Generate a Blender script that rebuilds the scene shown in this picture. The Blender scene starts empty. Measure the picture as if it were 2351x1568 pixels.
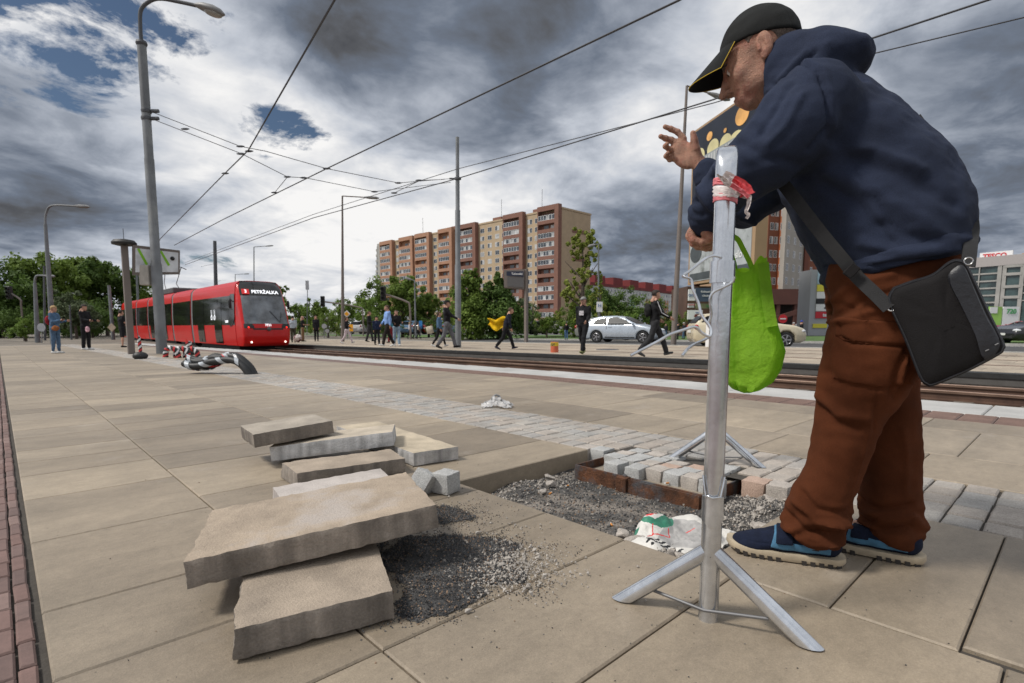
import bpy, math, random
import numpy as np
from mathutils import Vector, Matrix, noise as mn
R = math.radians
PI = math.pi
scene = bpy.context.scene
COL = scene.collection
rnd = random.Random(7)

# ---------------------------------------------------------------- camera geometry (photo measured on a 2351 px wide copy)
CX, CY, FPX, CAMH = 1175.5, 784.0, 1245.0, .66
PYC = CY + 102
PITCH = math.atan(136 / 1245.); YAW = R(43.4)
FW = Vector((math.sin(YAW)*math.cos(PITCH), math.cos(YAW)*math.cos(PITCH), -math.sin(PITCH)))
RT = Vector((math.cos(YAW), -math.sin(YAW), 0))
UP = RT.cross(FW)
def ray(x, y): return FW + RT*((x-CX)/FPX) - UP*((y-PYC)/FPX)
def gnd(x, y, z=0.0):
    d = ray(x, y); k = (z-CAMH)/d.z
    return Vector((d.x*k, d.y*k, z))
def far(x, dist, z=-.12):
    """spot on level z at horizontal depth dist (measured along the view axis) seen in column x"""
    d = ray(x, 800); h = Vector((d.x, d.y, 0)); k = dist/(h.x*math.sin(YAW)+h.y*math.cos(YAW))
    return Vector((h.x*k, h.y*k, z))
def top(p, y):
    """height at the spot p that is seen in row y"""
    q = Vector((p.x, p.y, 0)); best = None
    t = (y-PYC)/FPX
    # solve (q+z).UP / (q+z).FW = -t
    z0 = -CAMH
    num = -(q.dot(UP) + z0*UP.z) - t*(q.dot(FW) + z0*FW.z)
    return num/(UP.z + t*FW.z)

# ---------------------------------------------------------------- objects
def tag(o, label=None, cat=None, group=None, kind=None):
    if label: o['label'] = label
    if cat: o['category'] = cat
    if group: o['group'] = group
    if kind: o['kind'] = kind
    return o
def thing(name, label, cat, loc=(0, 0, 0), rotz=0, group=None, rot=None):
    o = bpy.data.objects.new(name, None); COL.objects.link(o)
    o.empty_display_size = .2
    o.location = loc; o.rotation_euler = rot or (0, 0, rotz)
    return tag(o, label, cat, group)
def copy_tree(o, parent=None):
    c = o.copy(); COL.objects.link(c); c.parent = parent
    for ch in list(o.children): copy_tree(ch, c)
    return c
class MB:
    def __init__(s): s.v = []; s.f = []; s.m = []; s.cols = None
    def add(s, vs, fs, mi=0):
        b = len(s.v); s.v += [tuple(v) for v in vs]; s.f += [tuple(b+i for i in f) for f in fs]; s.m += [mi]*len(fs); return s
    def box(s, x0, x1, y0, y1, z0, z1, mi=0, M=None):
        vs = [Vector((x, y, z)) for z in (z0, z1) for x, y in ((x0, y0), (x1, y0), (x1, y1), (x0, y1))]
        if M is not None: vs = [M @ v for v in vs]
        return s.add(vs, [(3, 2, 1, 0), (4, 5, 6, 7), (0, 1, 5, 4), (1, 2, 6, 5), (2, 3, 7, 6), (3, 0, 4, 7)], mi)
    def bbox(s, x0, x1, y0, y1, z0, z1, b=.01, mi=0, M=None):
        """box with chamfered edges"""
        vs = []; 
        for (z, i) in ((z0, b), (z0+b, 0), (z1-b, 0), (z1, b)):
            vs += [(x0+i, y0+b, z), (x0+b, y0+i, z), (x1-b, y0+i, z), (x1-i, y0+b, z), (x1-i, y1-b, z), (x1-b, y1-i, z), (x0+b, y1-i, z), (x0+i, y1-b, z)]
        vs = [Vector(v) for v in vs]
        if M is not None: vs = [M @ v for v in vs]
        fs = [tuple(range(7, -1, -1)), tuple(range(24, 32))]
        for k in range(3):
            for j in range(8):
                a = k*8+j; c = k*8+(j+1) % 8; fs.append((a, c, c+8, a+8))
        return s.add(vs, fs, mi)
    def tube(s, pts, r, n=8, mi=0, cap=True, sx=1.0, upv=None):
        """swept tube; r number or list"""
        pts = [Vector(p) for p in pts]; rs = r if isinstance(r, (list, tuple)) else [r]*len(pts)
        vs = []; prev = None
        for i, p in enumerate(pts):
            if i == 0: t = pts[1]-pts[0]
            elif i == len(pts)-1: t = pts[-1]-pts[-2]
            else: t = (pts[i+1]-p).normalized() + (p-pts[i-1]).normalized()
            t.normalize()
            if prev is None:
                u = Vector(upv) if upv else (Vector((0, 0, 1)) if abs(t.z) < .9 else Vector((1, 0, 0)))
                a = t.cross(u).normalized()
            else: a = (prev - t*prev.dot(t)).normalized()
            prev = a; b = t.cross(a)
            for k in range(n):
                w = 2*PI*(k+.5)/n; vs.append(p + a*math.cos(w)*rs[i]*sx + b*math.sin(w)*rs[i])
        fs = []
        for i in range(len(pts)-1):
            for k in range(n):
                q = i*n+k; w = i*n+(k+1) % n; fs.append((q, w, w+n, q+n))
        if cap: fs += [tuple(range(n-1, -1, -1)), tuple(range(len(vs)-n, len(vs)))]
        return s.add(vs, fs, mi)
    def lathe(s, prof, c=(0, 0, 0), n=16, mi=0, M=None):
        vs = []
        for (r, z) in prof:
            for k in range(n):
                w = 2*PI*k/n; vs.append(Vector((c[0]+r*math.cos(w), c[1]+r*math.sin(w), c[2]+z)))
        if M is not None: vs = [M @ v for v in vs]
        fs = []
        for i in range(len(prof)-1):
            for k in range(n):
                q = i*n+k; w = i*n+(k+1) % n; fs.append((q, w, w+n, q+n))
        fs += [tuple(range(n-1, -1, -1)), tuple(range(len(vs)-n, len(vs)))]
        return s.add(vs, fs, mi)
    def prism(s, outline, d, mi=0, M=None):
        """outline: 3D points (planar), thickness vector d"""
        a = [Vector(p) for p in outline]; d = Vector(d); n = len(a)
        vs = a + [p+d for p in a]
        if M is not None: vs = [M @ v for v in vs]
        return s.add(vs, [tuple(range(n-1, -1, -1)), tuple(range(n, 2*n))] + [(i, (i+1) % n, (i+1) % n+n, i+n) for i in range(n)], mi)
    def ell(s, c, r, n=10, m=7, mi=0, M=None):
        prof = [(max(1e-4, math.sin(PI*i/m)), -math.cos(PI*i/m)) for i in range(m+1)]
        vs = []
        for (q, z) in prof:
            for k in range(n):
                w = 2*PI*k/n; v = Vector((q*math.cos(w)*r[0], q*math.sin(w)*r[1], z*r[2]))
                if M is not None: v = M @ v
                vs.append(v+Vector(c))
        fs = []
        for i in range(m):
            for k in range(n):
                q = i*n+k; w = i*n+(k+1) % n; fs.append((q, w, w+n, q+n))
        return s.add(vs, fs, mi)
    def mesh(s, name, mats, smooth=False, ang=None):
        me = bpy.data.meshes.new(name); me.from_pydata(s.v, [], s.f)
        for m in (mats if isinstance(mats, (list, tuple)) else [mats]): me.materials.append(m)
        if any(s.m): me.polygons.foreach_set('material_index', s.m)
        if smooth: me.polygons.foreach_set('use_smooth', [True]*len(me.polygons))
        if ang: me.set_sharp_from_angle(angle=R(ang))
        me.update(); return me
def obj(name, mb, mats, parent=None, smooth=False, ang=35, loc=None, rot=None):
    me = mb.mesh(name, mats, smooth, ang if smooth else None) if isinstance(mb, MB) else mb
    o = bpy.data.objects.new(name, me); COL.objects.link(o)
    if parent: o.parent = parent
    if loc is not None: o.location = loc
    if rot is not None: o.rotation_euler = rot
    return o
def struct(name, mb, mats, smooth=False, kind='structure', label=None):
    o = obj(name, mb, mats, None, smooth); return tag(o, label=label, kind=kind)
def Mloc(loc=(0, 0, 0), rx=0, ry=0, rz=0, s=1):
    return Matrix.Translation(loc) @ Matrix.Rotation(rz, 4, 'Z') @ Matrix.Rotation(ry, 4, 'Y') @ Matrix.Rotation(rx, 4, 'X') @ Matrix.Scale(s, 4)
def text_mb(txt, size, M, mi=0, depth=.002, align='CENTER', bold=0.0, mb=None, spacing=1.0):
    """real lettering: text in the local XZ plane facing -Y, placed by M"""
    cu = bpy.data.curves.new('t', 'FONT'); cu.body = txt; cu.size = size; cu.align_x = align; cu.align_y = 'CENTER'
    cu.extrude = depth; cu.offset = bold; cu.space_character = spacing; cu.resolution_u = 3
    o = bpy.data.objects.new('t', cu); me = bpy.data.meshes.new_from_object(o)
    mb = mb or MB(); Q = M @ Matrix.Rotation(PI/2, 4, 'X')
    mb.add([Q @ v.co for v in me.vertices], [tuple(p.vertices) for p in me.polygons], mi)
    bpy.data.objects.remove(o); bpy.data.curves.remove(cu); bpy.data.meshes.remove(me)
    return mb

# ---------------------------------------------------------------- materials
_mc = {}
def mat(name, col, rough=.6, metal=0., var=.12, vs=6., bump=.0, bs=60., col2=None, mix=None, spec=.5, detail=6, stretch=None, fine=0., fs=200., emis=0., coat=0., alpha=None, trans=0.):
    """general surface: base colour broken up by two octaves of noise, optional second colour in patches, bump"""
    if name in _mc: return _mc[name]
    m = bpy.data.materials.new(name); m.use_nodes = True; nt = m.node_tree; N = nt.nodes; L = nt.links
    b = N['Principled BSDF']; b.inputs['Roughness'].default_value = rough; b.inputs['Metallic'].default_value = metal
    b.inputs['Specular IOR Level'].default_value = spec; b.inputs['Coat Weight'].default_value = coat
    if trans: b.inputs['Transmission Weight'].default_value = trans
    tc = N.new('ShaderNodeTexCoord'); src = tc.outputs['Object']
    if stretch:
        mp = N.new('ShaderNodeMapping'); mp.inputs['Scale'].default_value = stretch; L.new(src, mp.inputs['Vector']); src = mp.outputs[0]
    def nz(sc, det=6, ro=.6):
        n = N.new('ShaderNodeTexNoise'); n.inputs['Scale'].default_value = sc; n.inputs['Detail'].default_value = det; n.inputs['Roughness'].default_value = ro
        L.new(src, n.inputs['Vector']); return n.outputs['Fac']
    c = tuple(col)+(1,)
    if var or col2 or fine:
        n1 = nz(vs, detail)
        rp = N.new('ShaderNodeValToRGB'); L.new(n1, rp.inputs[0])
        lo = tuple(max(0, v*(1-var*1.6)) for v in col)+(1,); hi = tuple(min(1, v*(1+var*1.6)) for v in col)+(1,)
        rp.color_ramp.elements[0].position = .3; rp.color_ramp.elements[1].position = .7
        rp.color_ramp.elements[0].color = lo; rp.color_ramp.elements[1].color = hi
        out = rp.outputs[0]
        if col2:
            n2 = nz(vs*.45+.3, 8, .65); r2 = N.new('ShaderNodeValToRGB'); L.new(n2, r2.inputs[0])
            t = mix if mix else .55; r2.color_ramp.elements[0].position = t-.06; r2.color_ramp.elements[1].position = t+.06
            mx = N.new('ShaderNodeMix'); mx.data_type = 'RGBA'; L.new(r2.outputs[0], mx.inputs[0]); L.new(out, mx.inputs[6]); mx.inputs[7].default_value = tuple(col2)+(1,)
            out = mx.outputs[2]
        if fine:
            n3 = nz(fs, 3, .7); mr = N.new('ShaderNodeMapRange'); L.new(n3, mr.inputs[0]); mr.inputs[1].default_value = .3; mr.inputs[2].default_value = .7
            mr.inputs[3].default_value = 1-fine; mr.inputs[4].default_value = 1+fine
            mx = N.new('ShaderNodeMix'); mx.data_type = 'RGBA'; mx.blend_type = 'MULTIPLY'; mx.inputs[0].default_value = 1
            L.new(out, mx.inputs[6]); L.new(mr.outputs[0], mx.inputs[7]); out = mx.outputs[2]
        L.new(out, b.inputs['Base Color'])
        rr = N.new('ShaderNodeMapRange'); L.new(n1, rr.inputs[0]); rr.inputs[3].default_value = max(0, rough-.08); rr.inputs[4].default_value = min(1, rough+.08); L.new(rr.outputs[0], b.inputs['Roughness'])
    else: b.inputs['Base Color'].default_value = c
    if bump:
        bp = N.new('ShaderNodeBump'); bp.inputs['Strength'].default_value = bump; bp.inputs['Distance'].default_value = .01
        L.new(nz(bs, 5, .65), bp.inputs['Height']); L.new(bp.outputs[0], b.inputs['Normal'])
    if emis: b.inputs['Emission Color'].default_value = c; b.inputs['Emission Strength'].default_value = emis
    _mc[name] = m; return m

# ---------------------------------------------------------------- implicit surfaces (bodies, cloth, rocks)
F4 = np.float32
def smin(a, b, k):
    h = np.clip(.5+.5*(b-a)/k, 0, 1); return b*(1-h)+a*h - k*h*(1-h)
def smax(a, b, k): return -smin(-a, -b, k)
def cone(P, a, b, ra, rb, wa=None, wb=None):
    """tapered capsule; wa, wb: half widths along x when not round"""
    X, Y, Z = P; a = np.array(a, F4); b = np.array(b, F4); d = b-a; dd = float(d.dot(d))+1e-9
    t = np.clip(((X-a[0])*d[0]+(Y-a[1])*d[1]+(Z-a[2])*d[2])/dd, 0, 1)
    r = ra+(rb-ra)*t
    dx = X-a[0]-t*d[0]; dy = Y-a[1]-t*d[1]; dz = Z-a[2]-t*d[2]
    if wa is not None:
        w = wa+((wb if wb is not None else wa)-wa)*t; dx = dx*(r/w)
    return np.sqrt(dx*dx+dy*dy+dz*dz)-r
def chain(P, pts, k=.02):
    """pts: (x,y,z,r[,w])"""
    d = None
    for p, q in zip(pts, pts[1:]):
        e = cone(P, p[:3], q[:3], p[3], q[3], p[4] if len(p) > 4 else None, q[4] if len(q) > 4 else None)
        d = e if d is None else smin(d, e, k)
    return d
def ellip(P, c, r, M=None):
    X, Y, Z = (P[0]-c[0], P[1]-c[1], P[2]-c[2])
    if M is not None:
        M = np.array(M.inverted() if hasattr(M, 'inverted') else M, F4)
        X, Y, Z = (M[0][0]*X+M[0][1]*Y+M[0][2]*Z, M[1][0]*X+M[1][1]*Y+M[1][2]*Z, M[2][0]*X+M[2][1]*Y+M[2][2]*Z)
    k0 = np.sqrt((X/r[0])**2+(Y/r[1])**2+(Z/r[2])**2); k1 = np.sqrt((X/r[0]**2)**2+(Y/r[1]**2)**2+(Z/r[2]**2)**2)+1e-6
    return k0*(k0-1)/k1
def plane(P, p, n):
    n = Vector(n).normalized(); return (P[0]-p[0])*n[0]+(P[1]-p[1])*n[1]+(P[2]-p[2])*n[2]
def nets(f, lo, hi, h):
    """surface nets of f on a grid -> verts (N,3), quads"""
    ax = [np.arange(lo[i], hi[i]+h, h, dtype=F4) for i in range(3)]
    X, Y, Z = ax[0][:, None, None], ax[1][None, :, None], ax[2][None, None, :]
    v = np.ascontiguousarray(np.broadcast_to(f((X, Y, Z)), (len(ax[0]), len(ax[1]), len(ax[2])))).astype(F4)
    n = [s-1 for s in v.shape]; acc = np.zeros(tuple(n)+(3,), F4); cnt = np.zeros(n, F4)
    def cor(i, j, k): return v[i:i+n[0], j:j+n[1], k:k+n[2]]
    cs = [(i, j, k) for i in (0, 1) for j in (0, 1) for k in (0, 1)]
    for a in cs:
        for axx in range(3):
            if a[axx] == 0:
                b = list(a); b[axx] = 1
                va = cor(*a); vb = cor(*b); cr = (va < 0) != (vb < 0)
                t = np.where(cr, va/np.where(cr, va-vb, 1), 0)
                for q in range(3): acc[..., q] += np.where(cr, a[q]+(t if q == axx else 0), 0)
                cnt += cr
    act = cnt > 0; idx = -np.ones(n, np.int64); idx[act] = np.arange(act.sum())
    ii = np.argwhere(act); verts = (ii + acc[act]/cnt[act][:, None])*h + np.array([ax[0][0], ax[1][0], ax[2][0]])
    quads = []
    s = v < 0
    for axx in range(3):
        b, c = [(1, 2), (2, 0), (0, 1)][axx]
        s0 = np.take(s, range(0, s.shape[axx]-1), axx); s1 = np.take(s, range(1, s.shape[axx]), axx)
        e = np.argwhere(s0 != s1)
        e = e[(e[:, b] > 0) & (e[:, c] > 0) & (e[:, b] < n[b]) & (e[:, c] < n[c])]
        sg = s0[tuple(e.T)]
        def I(db, dc):
            q = e.copy(); q[:, b] -= db; q[:, c] -= dc; return idx[tuple(q.T)]
        q = np.stack([I(1, 1), I(0, 1), I(0, 0), I(1, 0)], 1)
        q[~sg] = q[~sg][:, ::-1]; quads.append(q)
    return verts, np.concatenate(quads)
def sdf_mb(f, lo, hi, h, mb=None, mi=0, disp=None, M=None):
    v, q = nets(f, lo, hi, h)
    if disp is not None: v = disp(v)
    if M is not None:
        A = np.array(M); v = v @ A[:3, :3].T + A[:3, 3]
    mb = mb or MB(); b = len(mb.v); mb.v += [tuple(x) for x in v.tolist()]; mb.f += [tuple(b+i for i in t) for t in q.tolist()]; mb.m += [mi]*len(q)
    return mb
def polysd(Y, Z, pts):
    d = np.full(np.broadcast(Y, Z).shape, 1e9, F4); s = np.ones_like(d); n = len(pts)
    for i in range(n):
        a = pts[i]; b = pts[i-1]; ex, ey = b[0]-a[0], b[1]-a[1]; wx = Y-a[0]; wy = Z-a[1]
        t = np.clip((wx*ex+wy*ey)/(ex*ex+ey*ey), 0, 1); bx = wx-ex*t; by = wy-ey*t; d = np.minimum(d, bx*bx+by*by)
        c1 = Z >= a[1]; c2 = Z < b[1]; c3 = ex*wy > ey*wx
        fl_ = (c1 & c2 & c3) | (~c1 & ~c2 & ~c3); s = np.where(fl_, -s, s)
    return s*np.sqrt(d)
def npnoise(v, sc, seed=0):
    return np.array([mn.noise(Vector((a*sc+seed, b*sc, c*sc))) for a, b, c in v])
# ================================================================ terrain levels
def zn(y, base=0.): return base - .009*max(0., y-5.)
def spot(x, y, base=-.12):
    """where the sight line of photo point x,y meets the (gently falling) plaza"""
    z = base
    for _ in range(30):
        p = gnd(x, y, z); z = .5*z + .5*max(base-1.2, zn(min(p.y, 60), base))
    return gnd(x, y, z)
# ---------------------------------------------------------------- paving material (per-slab tint comes from the slab mesh attribute: slabs differ in colour)
def paving_mat(name, cols, bump=.25, fine=.12, spots=True, rough=.75, sx=1., sy=3.):
    m = bpy.data.materials.new(name); m.use_nodes = True; nt = m.node_tree; N = nt.nodes; L = nt.links; b = N['Principled BSDF']
    b.inputs['Roughness'].default_value = rough; b.inputs['Specular IOR Level'].default_value = .55
    at = N.new('ShaderNodeAttribute'); at.attribute_name = 'tint'
    rp = N.new('ShaderNodeValToRGB'); L.new(at.outputs['Fac'], rp.inputs[0])
    rp.color_ramp.elements[0].color = tuple(cols[0])+(1,); rp.color_ramp.elements[1].color = tuple(cols[-1])+(1,)
    for i, c in enumerate(cols[1:-1]):
        e = rp.color_ramp.elements.new((i+1)/(len(cols)-1)); e.color = tuple(c)+(1,)
    tc = N.new('ShaderNodeTexCoord')
    def nz(sc, det, ro, st=(1, 1, 1), off=0):
        mp = N.new('ShaderNodeMapping'); mp.inputs['Scale'].default_value = st; mp.inputs['Location'].default_value = (off, off, 0); L.new(tc.outputs['Object'], mp.inputs[0])
        n = N.new('ShaderNodeTexNoise'); n.inputs['Scale'].default_value = sc; n.inputs['Detail'].default_value = det; n.inputs['Roughness'].default_value = ro
        L.new(mp.outputs[0], n.inputs['Vector']); return n.outputs['Fac']
    out = rp.outputs[0]
    def mul(fac, a, bb, lo, hi, out):
        mr = N.new('ShaderNodeMapRange'); L.new(fac, mr.inputs[0]); mr.inputs[1].default_value = a; mr.inputs[2].default_value = bb; mr.inputs[3].default_value = lo; mr.inputs[4].default_value = hi
        mx = N.new('ShaderNodeMix'); mx.data_type = 'RGBA'; mx.blend_type = 'MULTIPLY'; mx.inputs[0].default_value = 1; L.new(out, mx.inputs[6]); L.new(mr.outputs[0], mx.inputs[7]); return mx.outputs[2]
    out = mul(nz(1.1, 9, .62, (sx, sy, 1)), .3, .7, .80, 1.15, out); out = mul(nz(.45, 8, .7, (1, 1, 1), 4), .35, .65, .78, 1.08, out)
    out = mul(nz(9, 10, .78, (1, 1.5, 1), 7), .3, .72, .80, 1.16, out); out = mul(nz(60, 6, .8), .3, .7, .88, 1.12, out)
    out = mul(nz(230, 4, .8), .3, .7, 1-fine, 1+fine, out)
    if spots:
        out = mul(nz(2.3, 10, .75, (1, 1, 1), 3), .26, .36, .55, 1., out)
        out = mul(nz(48, 2, .5, (1, 1, 1), 5), .24, .27, .45, 1., out)
        # pale mineral bloom
        fac = nz(1.7, 10, .7, (1, 1.4, 1), 21); mr = N.new('ShaderNodeMapRange'); L.new(fac, mr.inputs[0]); mr.inputs[1].default_value = .58; mr.inputs[2].default_value = .8; mr.inputs[4].default_value = .5
        mx = N.new('ShaderNodeMix'); mx.data_type = 'RGBA'; L.new(mr.outputs[0], mx.inputs[0]); L.new(out, mx.inputs[6]); mx.inputs[7].default_value = (.45, .4, .35, 1); out = mx.outputs[2]
    L.new(out, b.inputs['Base Color'])
    bp = N.new('ShaderNodeBump'); bp.inputs['Strength'].default_value = bump; bp.inputs['Distance'].default_value = .004
    L.new(nz(170, 5, .75), bp.inputs['Height']); L.new(bp.outputs[0], b.inputs['Normal'])
    return m
class Slabs:
    """paving laid slab by slab in one sheet: real joints, softened arrises, one tint number per slab"""
    def __init__(s): s.v = []; s.f = []; s.t = []
    def slab(s, x0, x1, y0, y1, base=0., g=.0022, b=.004, t=None, th=.035, dz=0., jit=0.):
        t = rnd.random() if t is None else t
        x0 += g; x1 -= g; y0 += g; y1 -= g; k = len(s.v)
        zf = lambda y: zn(y, base)+dz
        J = [(rnd.uniform(-jit, jit), rnd.uniform(-jit, jit)) for _ in range(4)]
        cs = [(x0, y0), (x1, y0), (x1, y1), (x0, y1)]
        for (d, zz) in ((0, -th), (0, -b), (b, 0)):
            for (cx, cy), (sx, sy), (jx, jy) in zip(cs, ((1, 1), (-1, 1), (-1, -1), (1, -1)), J):
                s.v.append((cx+sx*d+jx, cy+sy*d+jy, zf(cy)+zz))
        for r in (0, 4):
            for j in range(4):
                a = k+r+j; c = k+r+(j+1) % 4; s.f.append((a, c, c+4, a+4))
        s.f.append((k+8, k+9, k+10, k+11)); s.t += [t]*9
    def build(s, name, m):
        me = bpy.data.meshes.new(name); me.from_pydata(s.v, [], s.f); me.materials.append(m)
        a = me.attributes.new('tint', 'FLOAT', 'FACE'); a.data.foreach_set('value', s.t)
        o = bpy.data.objects.new(name, me); COL.objects.link(o); return tag(o, kind='structure')
M_pave = paving_mat('plaza slabs', [(.212, .172, .126), (.315, .256, .186), (.25, .204, .15), (.355, .29, .21), (.278, .228, .17)], rough=.52, fine=.18, bump=.4)
M_pave2 = paving_mat('far slabs', [(.33, .275, .21), (.42, .35, .265), (.36, .30, .23)], spots=False)
M_sett = paving_mat('granite setts', [(.33, .32, .30), (.37, .325, .28), (.385, .34, .295), (.33, .32, .305), (.38, .35, .31)], fine=.38, spots=False, bump=.6, sx=2, sy=2)
M_brick = paving_mat('red blocks', [(.155, .090, .075), (.19, .115, .098), (.135, .085, .074), (.22, .145, .125)], spots=True, sx=2, sy=2)
M_joint = mat('joint sand', (.055, .048, .04), .95, vs=40, bump=.5)
M_gran = mat('grey granite', (.40, .39, .37), .7, vs=4, fine=.35, fs=260, bump=.4, bs=200)
M_kerb = mat('pale platform edge stone', (.39, .385, .37), .7, vs=2, fine=.15, fs=120, bump=.3, bs=100)
M_conc = mat('cast concrete', (.27, .25, .22), .85, var=.18, vs=5, fine=.12, fs=90, bump=.4, bs=80)

rr = random.Random(11)
PIT = (1.385, 2.30, .70, 1.81)
def in_pit(x0, x1, y0, y1): return x0 < PIT[1]-.02 and x1 > PIT[0]+.02 and y0 < PIT[3]-.02 and y1 > PIT[2]+.02
near = Slabs()
ends = 37.
def ylines(start, seed, first=()):
    r = random.Random(seed); ys = [-2.4]; 
    while ys[-1] < start-.3: ys.append(ys[-1]+r.choice((.335, .45, .335)))
    ys[-1] = start
    for f in first: ys.append(f)
    while ys[-1] < ends: ys.append(ys[-1]+r.choice((.335, .335, .56, .45)))
    return ys
for (x0, x1, seed, first) in ((.025, .527, 1, (.945, 1.28, 1.615, 2.175, 2.735)), (.527, 1.382, 2, (.945, 1.281, 1.66, 2.0, 2.34, 2.9, 3.24))):
    ys = ylines(.60, seed, first)
    for y0, y1 in zip(ys, ys[1:]): near.slab(x0, x1, y0, y1)
# column that holds the pit
ys = [-2.4, -1.85, -1.3, -.85, -.4, .13, .37, .70]
for y0, y1 in zip(ys, ys[1:]): near.slab(1.385 if y0 > .1 else 1.41, 2.28, y0, y1)
ys = [1.81, 2.15, 2.71, 3.05]
while ys[-1] < ends: ys.append(ys[-1]+rr.choice((.335, .56, .45)))
for y0, y1 in zip(ys, ys[1:]): near.slab(1.385, 2.28, y0, y1, th=.11)
# beyond the sett band, to the tactile strip
x = 2.93; cols = [2.93, 3.52, 4.42, 4.9]
for i, (x0, x1) in enumerate(zip(cols, cols[1:])):
    ys = [-2.4+.31*i]
    while ys[-1] < ends: ys.append(ys[-1]+rr.choice((.9, .56, .7)))
    for y0, y1 in zip(ys, ys[1:]): near.slab(x0, x1, y0, y1)
near.build('platform_paving', M_pave)
# bedding under the slabs (a sheet with an opening for the pit)
mb = MB()
def strip(mb, x0, x1, y0, y1, base, mi=0, th=None, n=None):
    ys = [y0]+[y for y in (5., ends) if y0 < y < y1]+[y1]
    for a, c in zip(ys, ys[1:]):
        za, zc = zn(a, base), zn(c, base)
        if th is None: mb.add([(x0, a, za), (x1, a, za), (x1, c, zc), (x0, c, zc)], [(0, 1, 2, 3)], mi)
        else:
            mb.add([(x0, a, za-th), (x1, a, za-th), (x1, c, zc-th), (x0, c, zc-th), (x0, a, za), (x1, a, za), (x1, c, zc), (x0, c, zc)],
                   [(3, 2, 1, 0), (4, 5, 6, 7), (0, 1, 5, 4), (1, 2, 6, 5), (2, 3, 7, 6), (3, 0, 4, 7)], mi)
strip(mb, -.8, 1.386, -3, 37.2, -.012); strip(mb, 2.34, 5.9, -3, 37.2, -.012); strip(mb, 1.386, 2.34, -3, .69, -.012); strip(mb, 1.386, 2.34, 1.815, 37.2, -.012)
mb.box(1.386, 2.34, .66, .69, -.14, -.0125); mb.box(1.386, 2.34, 1.83, 1.86, -.14, -.0125); mb.box(1.33, 1.383, .69, 1.83, -.14, -.036); 
struct('bedding_layer', mb, M_joint)
# red block edging on the left
br = Slabs(); y = -2.4
while y < ends:
    yy = y
    br.slab(-.062, -.02, y, y+.115, t=rr.random(), jit=.002); br.slab(-.02, .012, y+.03, y+.145, t=rr.random(), jit=.002)
    br.slab(-.17, -.064, y+.01, y+.115, t=rr.random(), jit=.002); y += .117
for k in range(9):
    y = -2.4+.05*k
    while y < ends: br.slab(-.172-.105*(k+1), -.172-.105*k, y, y+.2, t=rr.random(), jit=.002); y += .203
br.build('red_block_edging', M_brick)
# granite sett band
sb = Slabs(); y = -2.4
rows = [(2.285, 2.415), (2.415, 2.545), (2.545, 2.675), (2.675, 2.805), (2.805, 2.93)]
y = -2.4; 
while y < ends:
    w = .108 if y < 12 else .216
    for i, (a, c) in enumerate(rows):
        yo = y+.0
        if 1.03 < yo+w/2 < 1.72 and i < 2: continue          # the chamber frame stands here
        if .70 < yo+w/2 < 1.81 and i < 1: continue
        sb.slab(a, c, yo, yo+w, g=.0035, b=.006, t=rr.random(), th=.1, dz=rr.uniform(-.004, .003), jit=.002)
    y += w
sb.build('granite_sett_band', M_sett)
# tactile strip and pale edge stones of the near platform
tb = Slabs(); y = -2.4
while y < 30:
    q = .2 if y < 8 else .6
    tb.slab(4.9, 5.32, y, y+q, t=rr.uniform(.2, .8), g=.002); y += q
M_tact = paving_mat('tactile red brown', [(.15, .095, .08), (.18, .12, .10), (.165, .105, .088)], spots=False)
tb.build('tactile_strip', M_tact)
mb = MB(); y = -2.4
while y < 9:   # raised ribs of the tactile blocks
    for k in range(7): mb.bbox(4.92+.057*k, 4.945+.057*k, y+.01, y+.19, zn(y)-.004, zn(y)+.005, .002)
    y += .2
struct('tactile_ribs', mb, mat('rib red', (.17, .11, .09), .8))
mb = MB(); y = -2.5
while y < ends:
    z0 = zn(y+.5); mb.bbox(5.325, 6.05, y, y+.994, z0-.42, z0+.002, .008); y += 1.
struct('platform_edge_stone', mb, M_kerb)
# trackway between the platforms
mb = MB(); ys = [-40, 5, 60, 110]
for a, c in zip(ys, ys[1:]):
    mb.add([(6.0, a, zn(a, -.40)), (12.15, a, zn(a, -.40)), (12.15, c, zn(c, -.40)), (6.0, c, zn(c, -.40))], [(0, 1, 2, 3)])
M_ball = mat('track bed gravel', (.12, .10, .08), .95, var=.4, vs=14, col2=(.10, .055, .03), mix=.5, fine=.5, fs=60, bump=1., bs=40)
struct('track_bed', mb, M_ball)
M_rust = mat('brown rail steel', (.11, .062, .042), .6, metal=.3, vs=3, col2=(.07, .04, .03), mix=.55, bump=.2, bs=60)
M_railtop = mat('worn rail head', (.24, .16, .12), .4, metal=.7, vs=3)
for X in (6.75, 7.85, 9.85, 10.95):
    for a, c in zip(ys, ys[1:]):
        pass
    mb = MB()
    prof = [(-.07, -.40), (.07, -.40), (.07, -.385), (.012, -.37), (.012, -.305), (.036, -.295), (.036, -.262), (.03, -.255), (-.03, -.255), (-.036, -.262), (-.036, -.295), (-.012, -.305), (-.012, -.37), (-.07, -.385)]
    vs = []; 
    for yy in (-40, 5, 110): vs += [(X+px, yy, pz-.009*max(0, yy-5)+.004) for px, pz in prof]
    n = len(prof)
    for i in range(2):
        for j in range(n):
            q = i*n+j; w = i*n+(j+1) % n
            mb.add([vs[q], vs[w], vs[w+n], vs[q+n]], [(0, 1, 2, 3)], 1 if 5 <= j <= 9 else 0)
    struct('tram_rail', mb, [M_rust, M_railtop])
mb = MB(); y = -6.
while y < 60:
    for xc in (7.3, 10.4): mb.bbox(xc-1.05, xc+1.05, y, y+.24, zn(y, -.46), zn(y, -.386), .015)
    y += .7
struct('track_sleepers', mb, mat('sleeper concrete', (.13, .11, .09), .9, vs=6, bump=.4))
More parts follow.
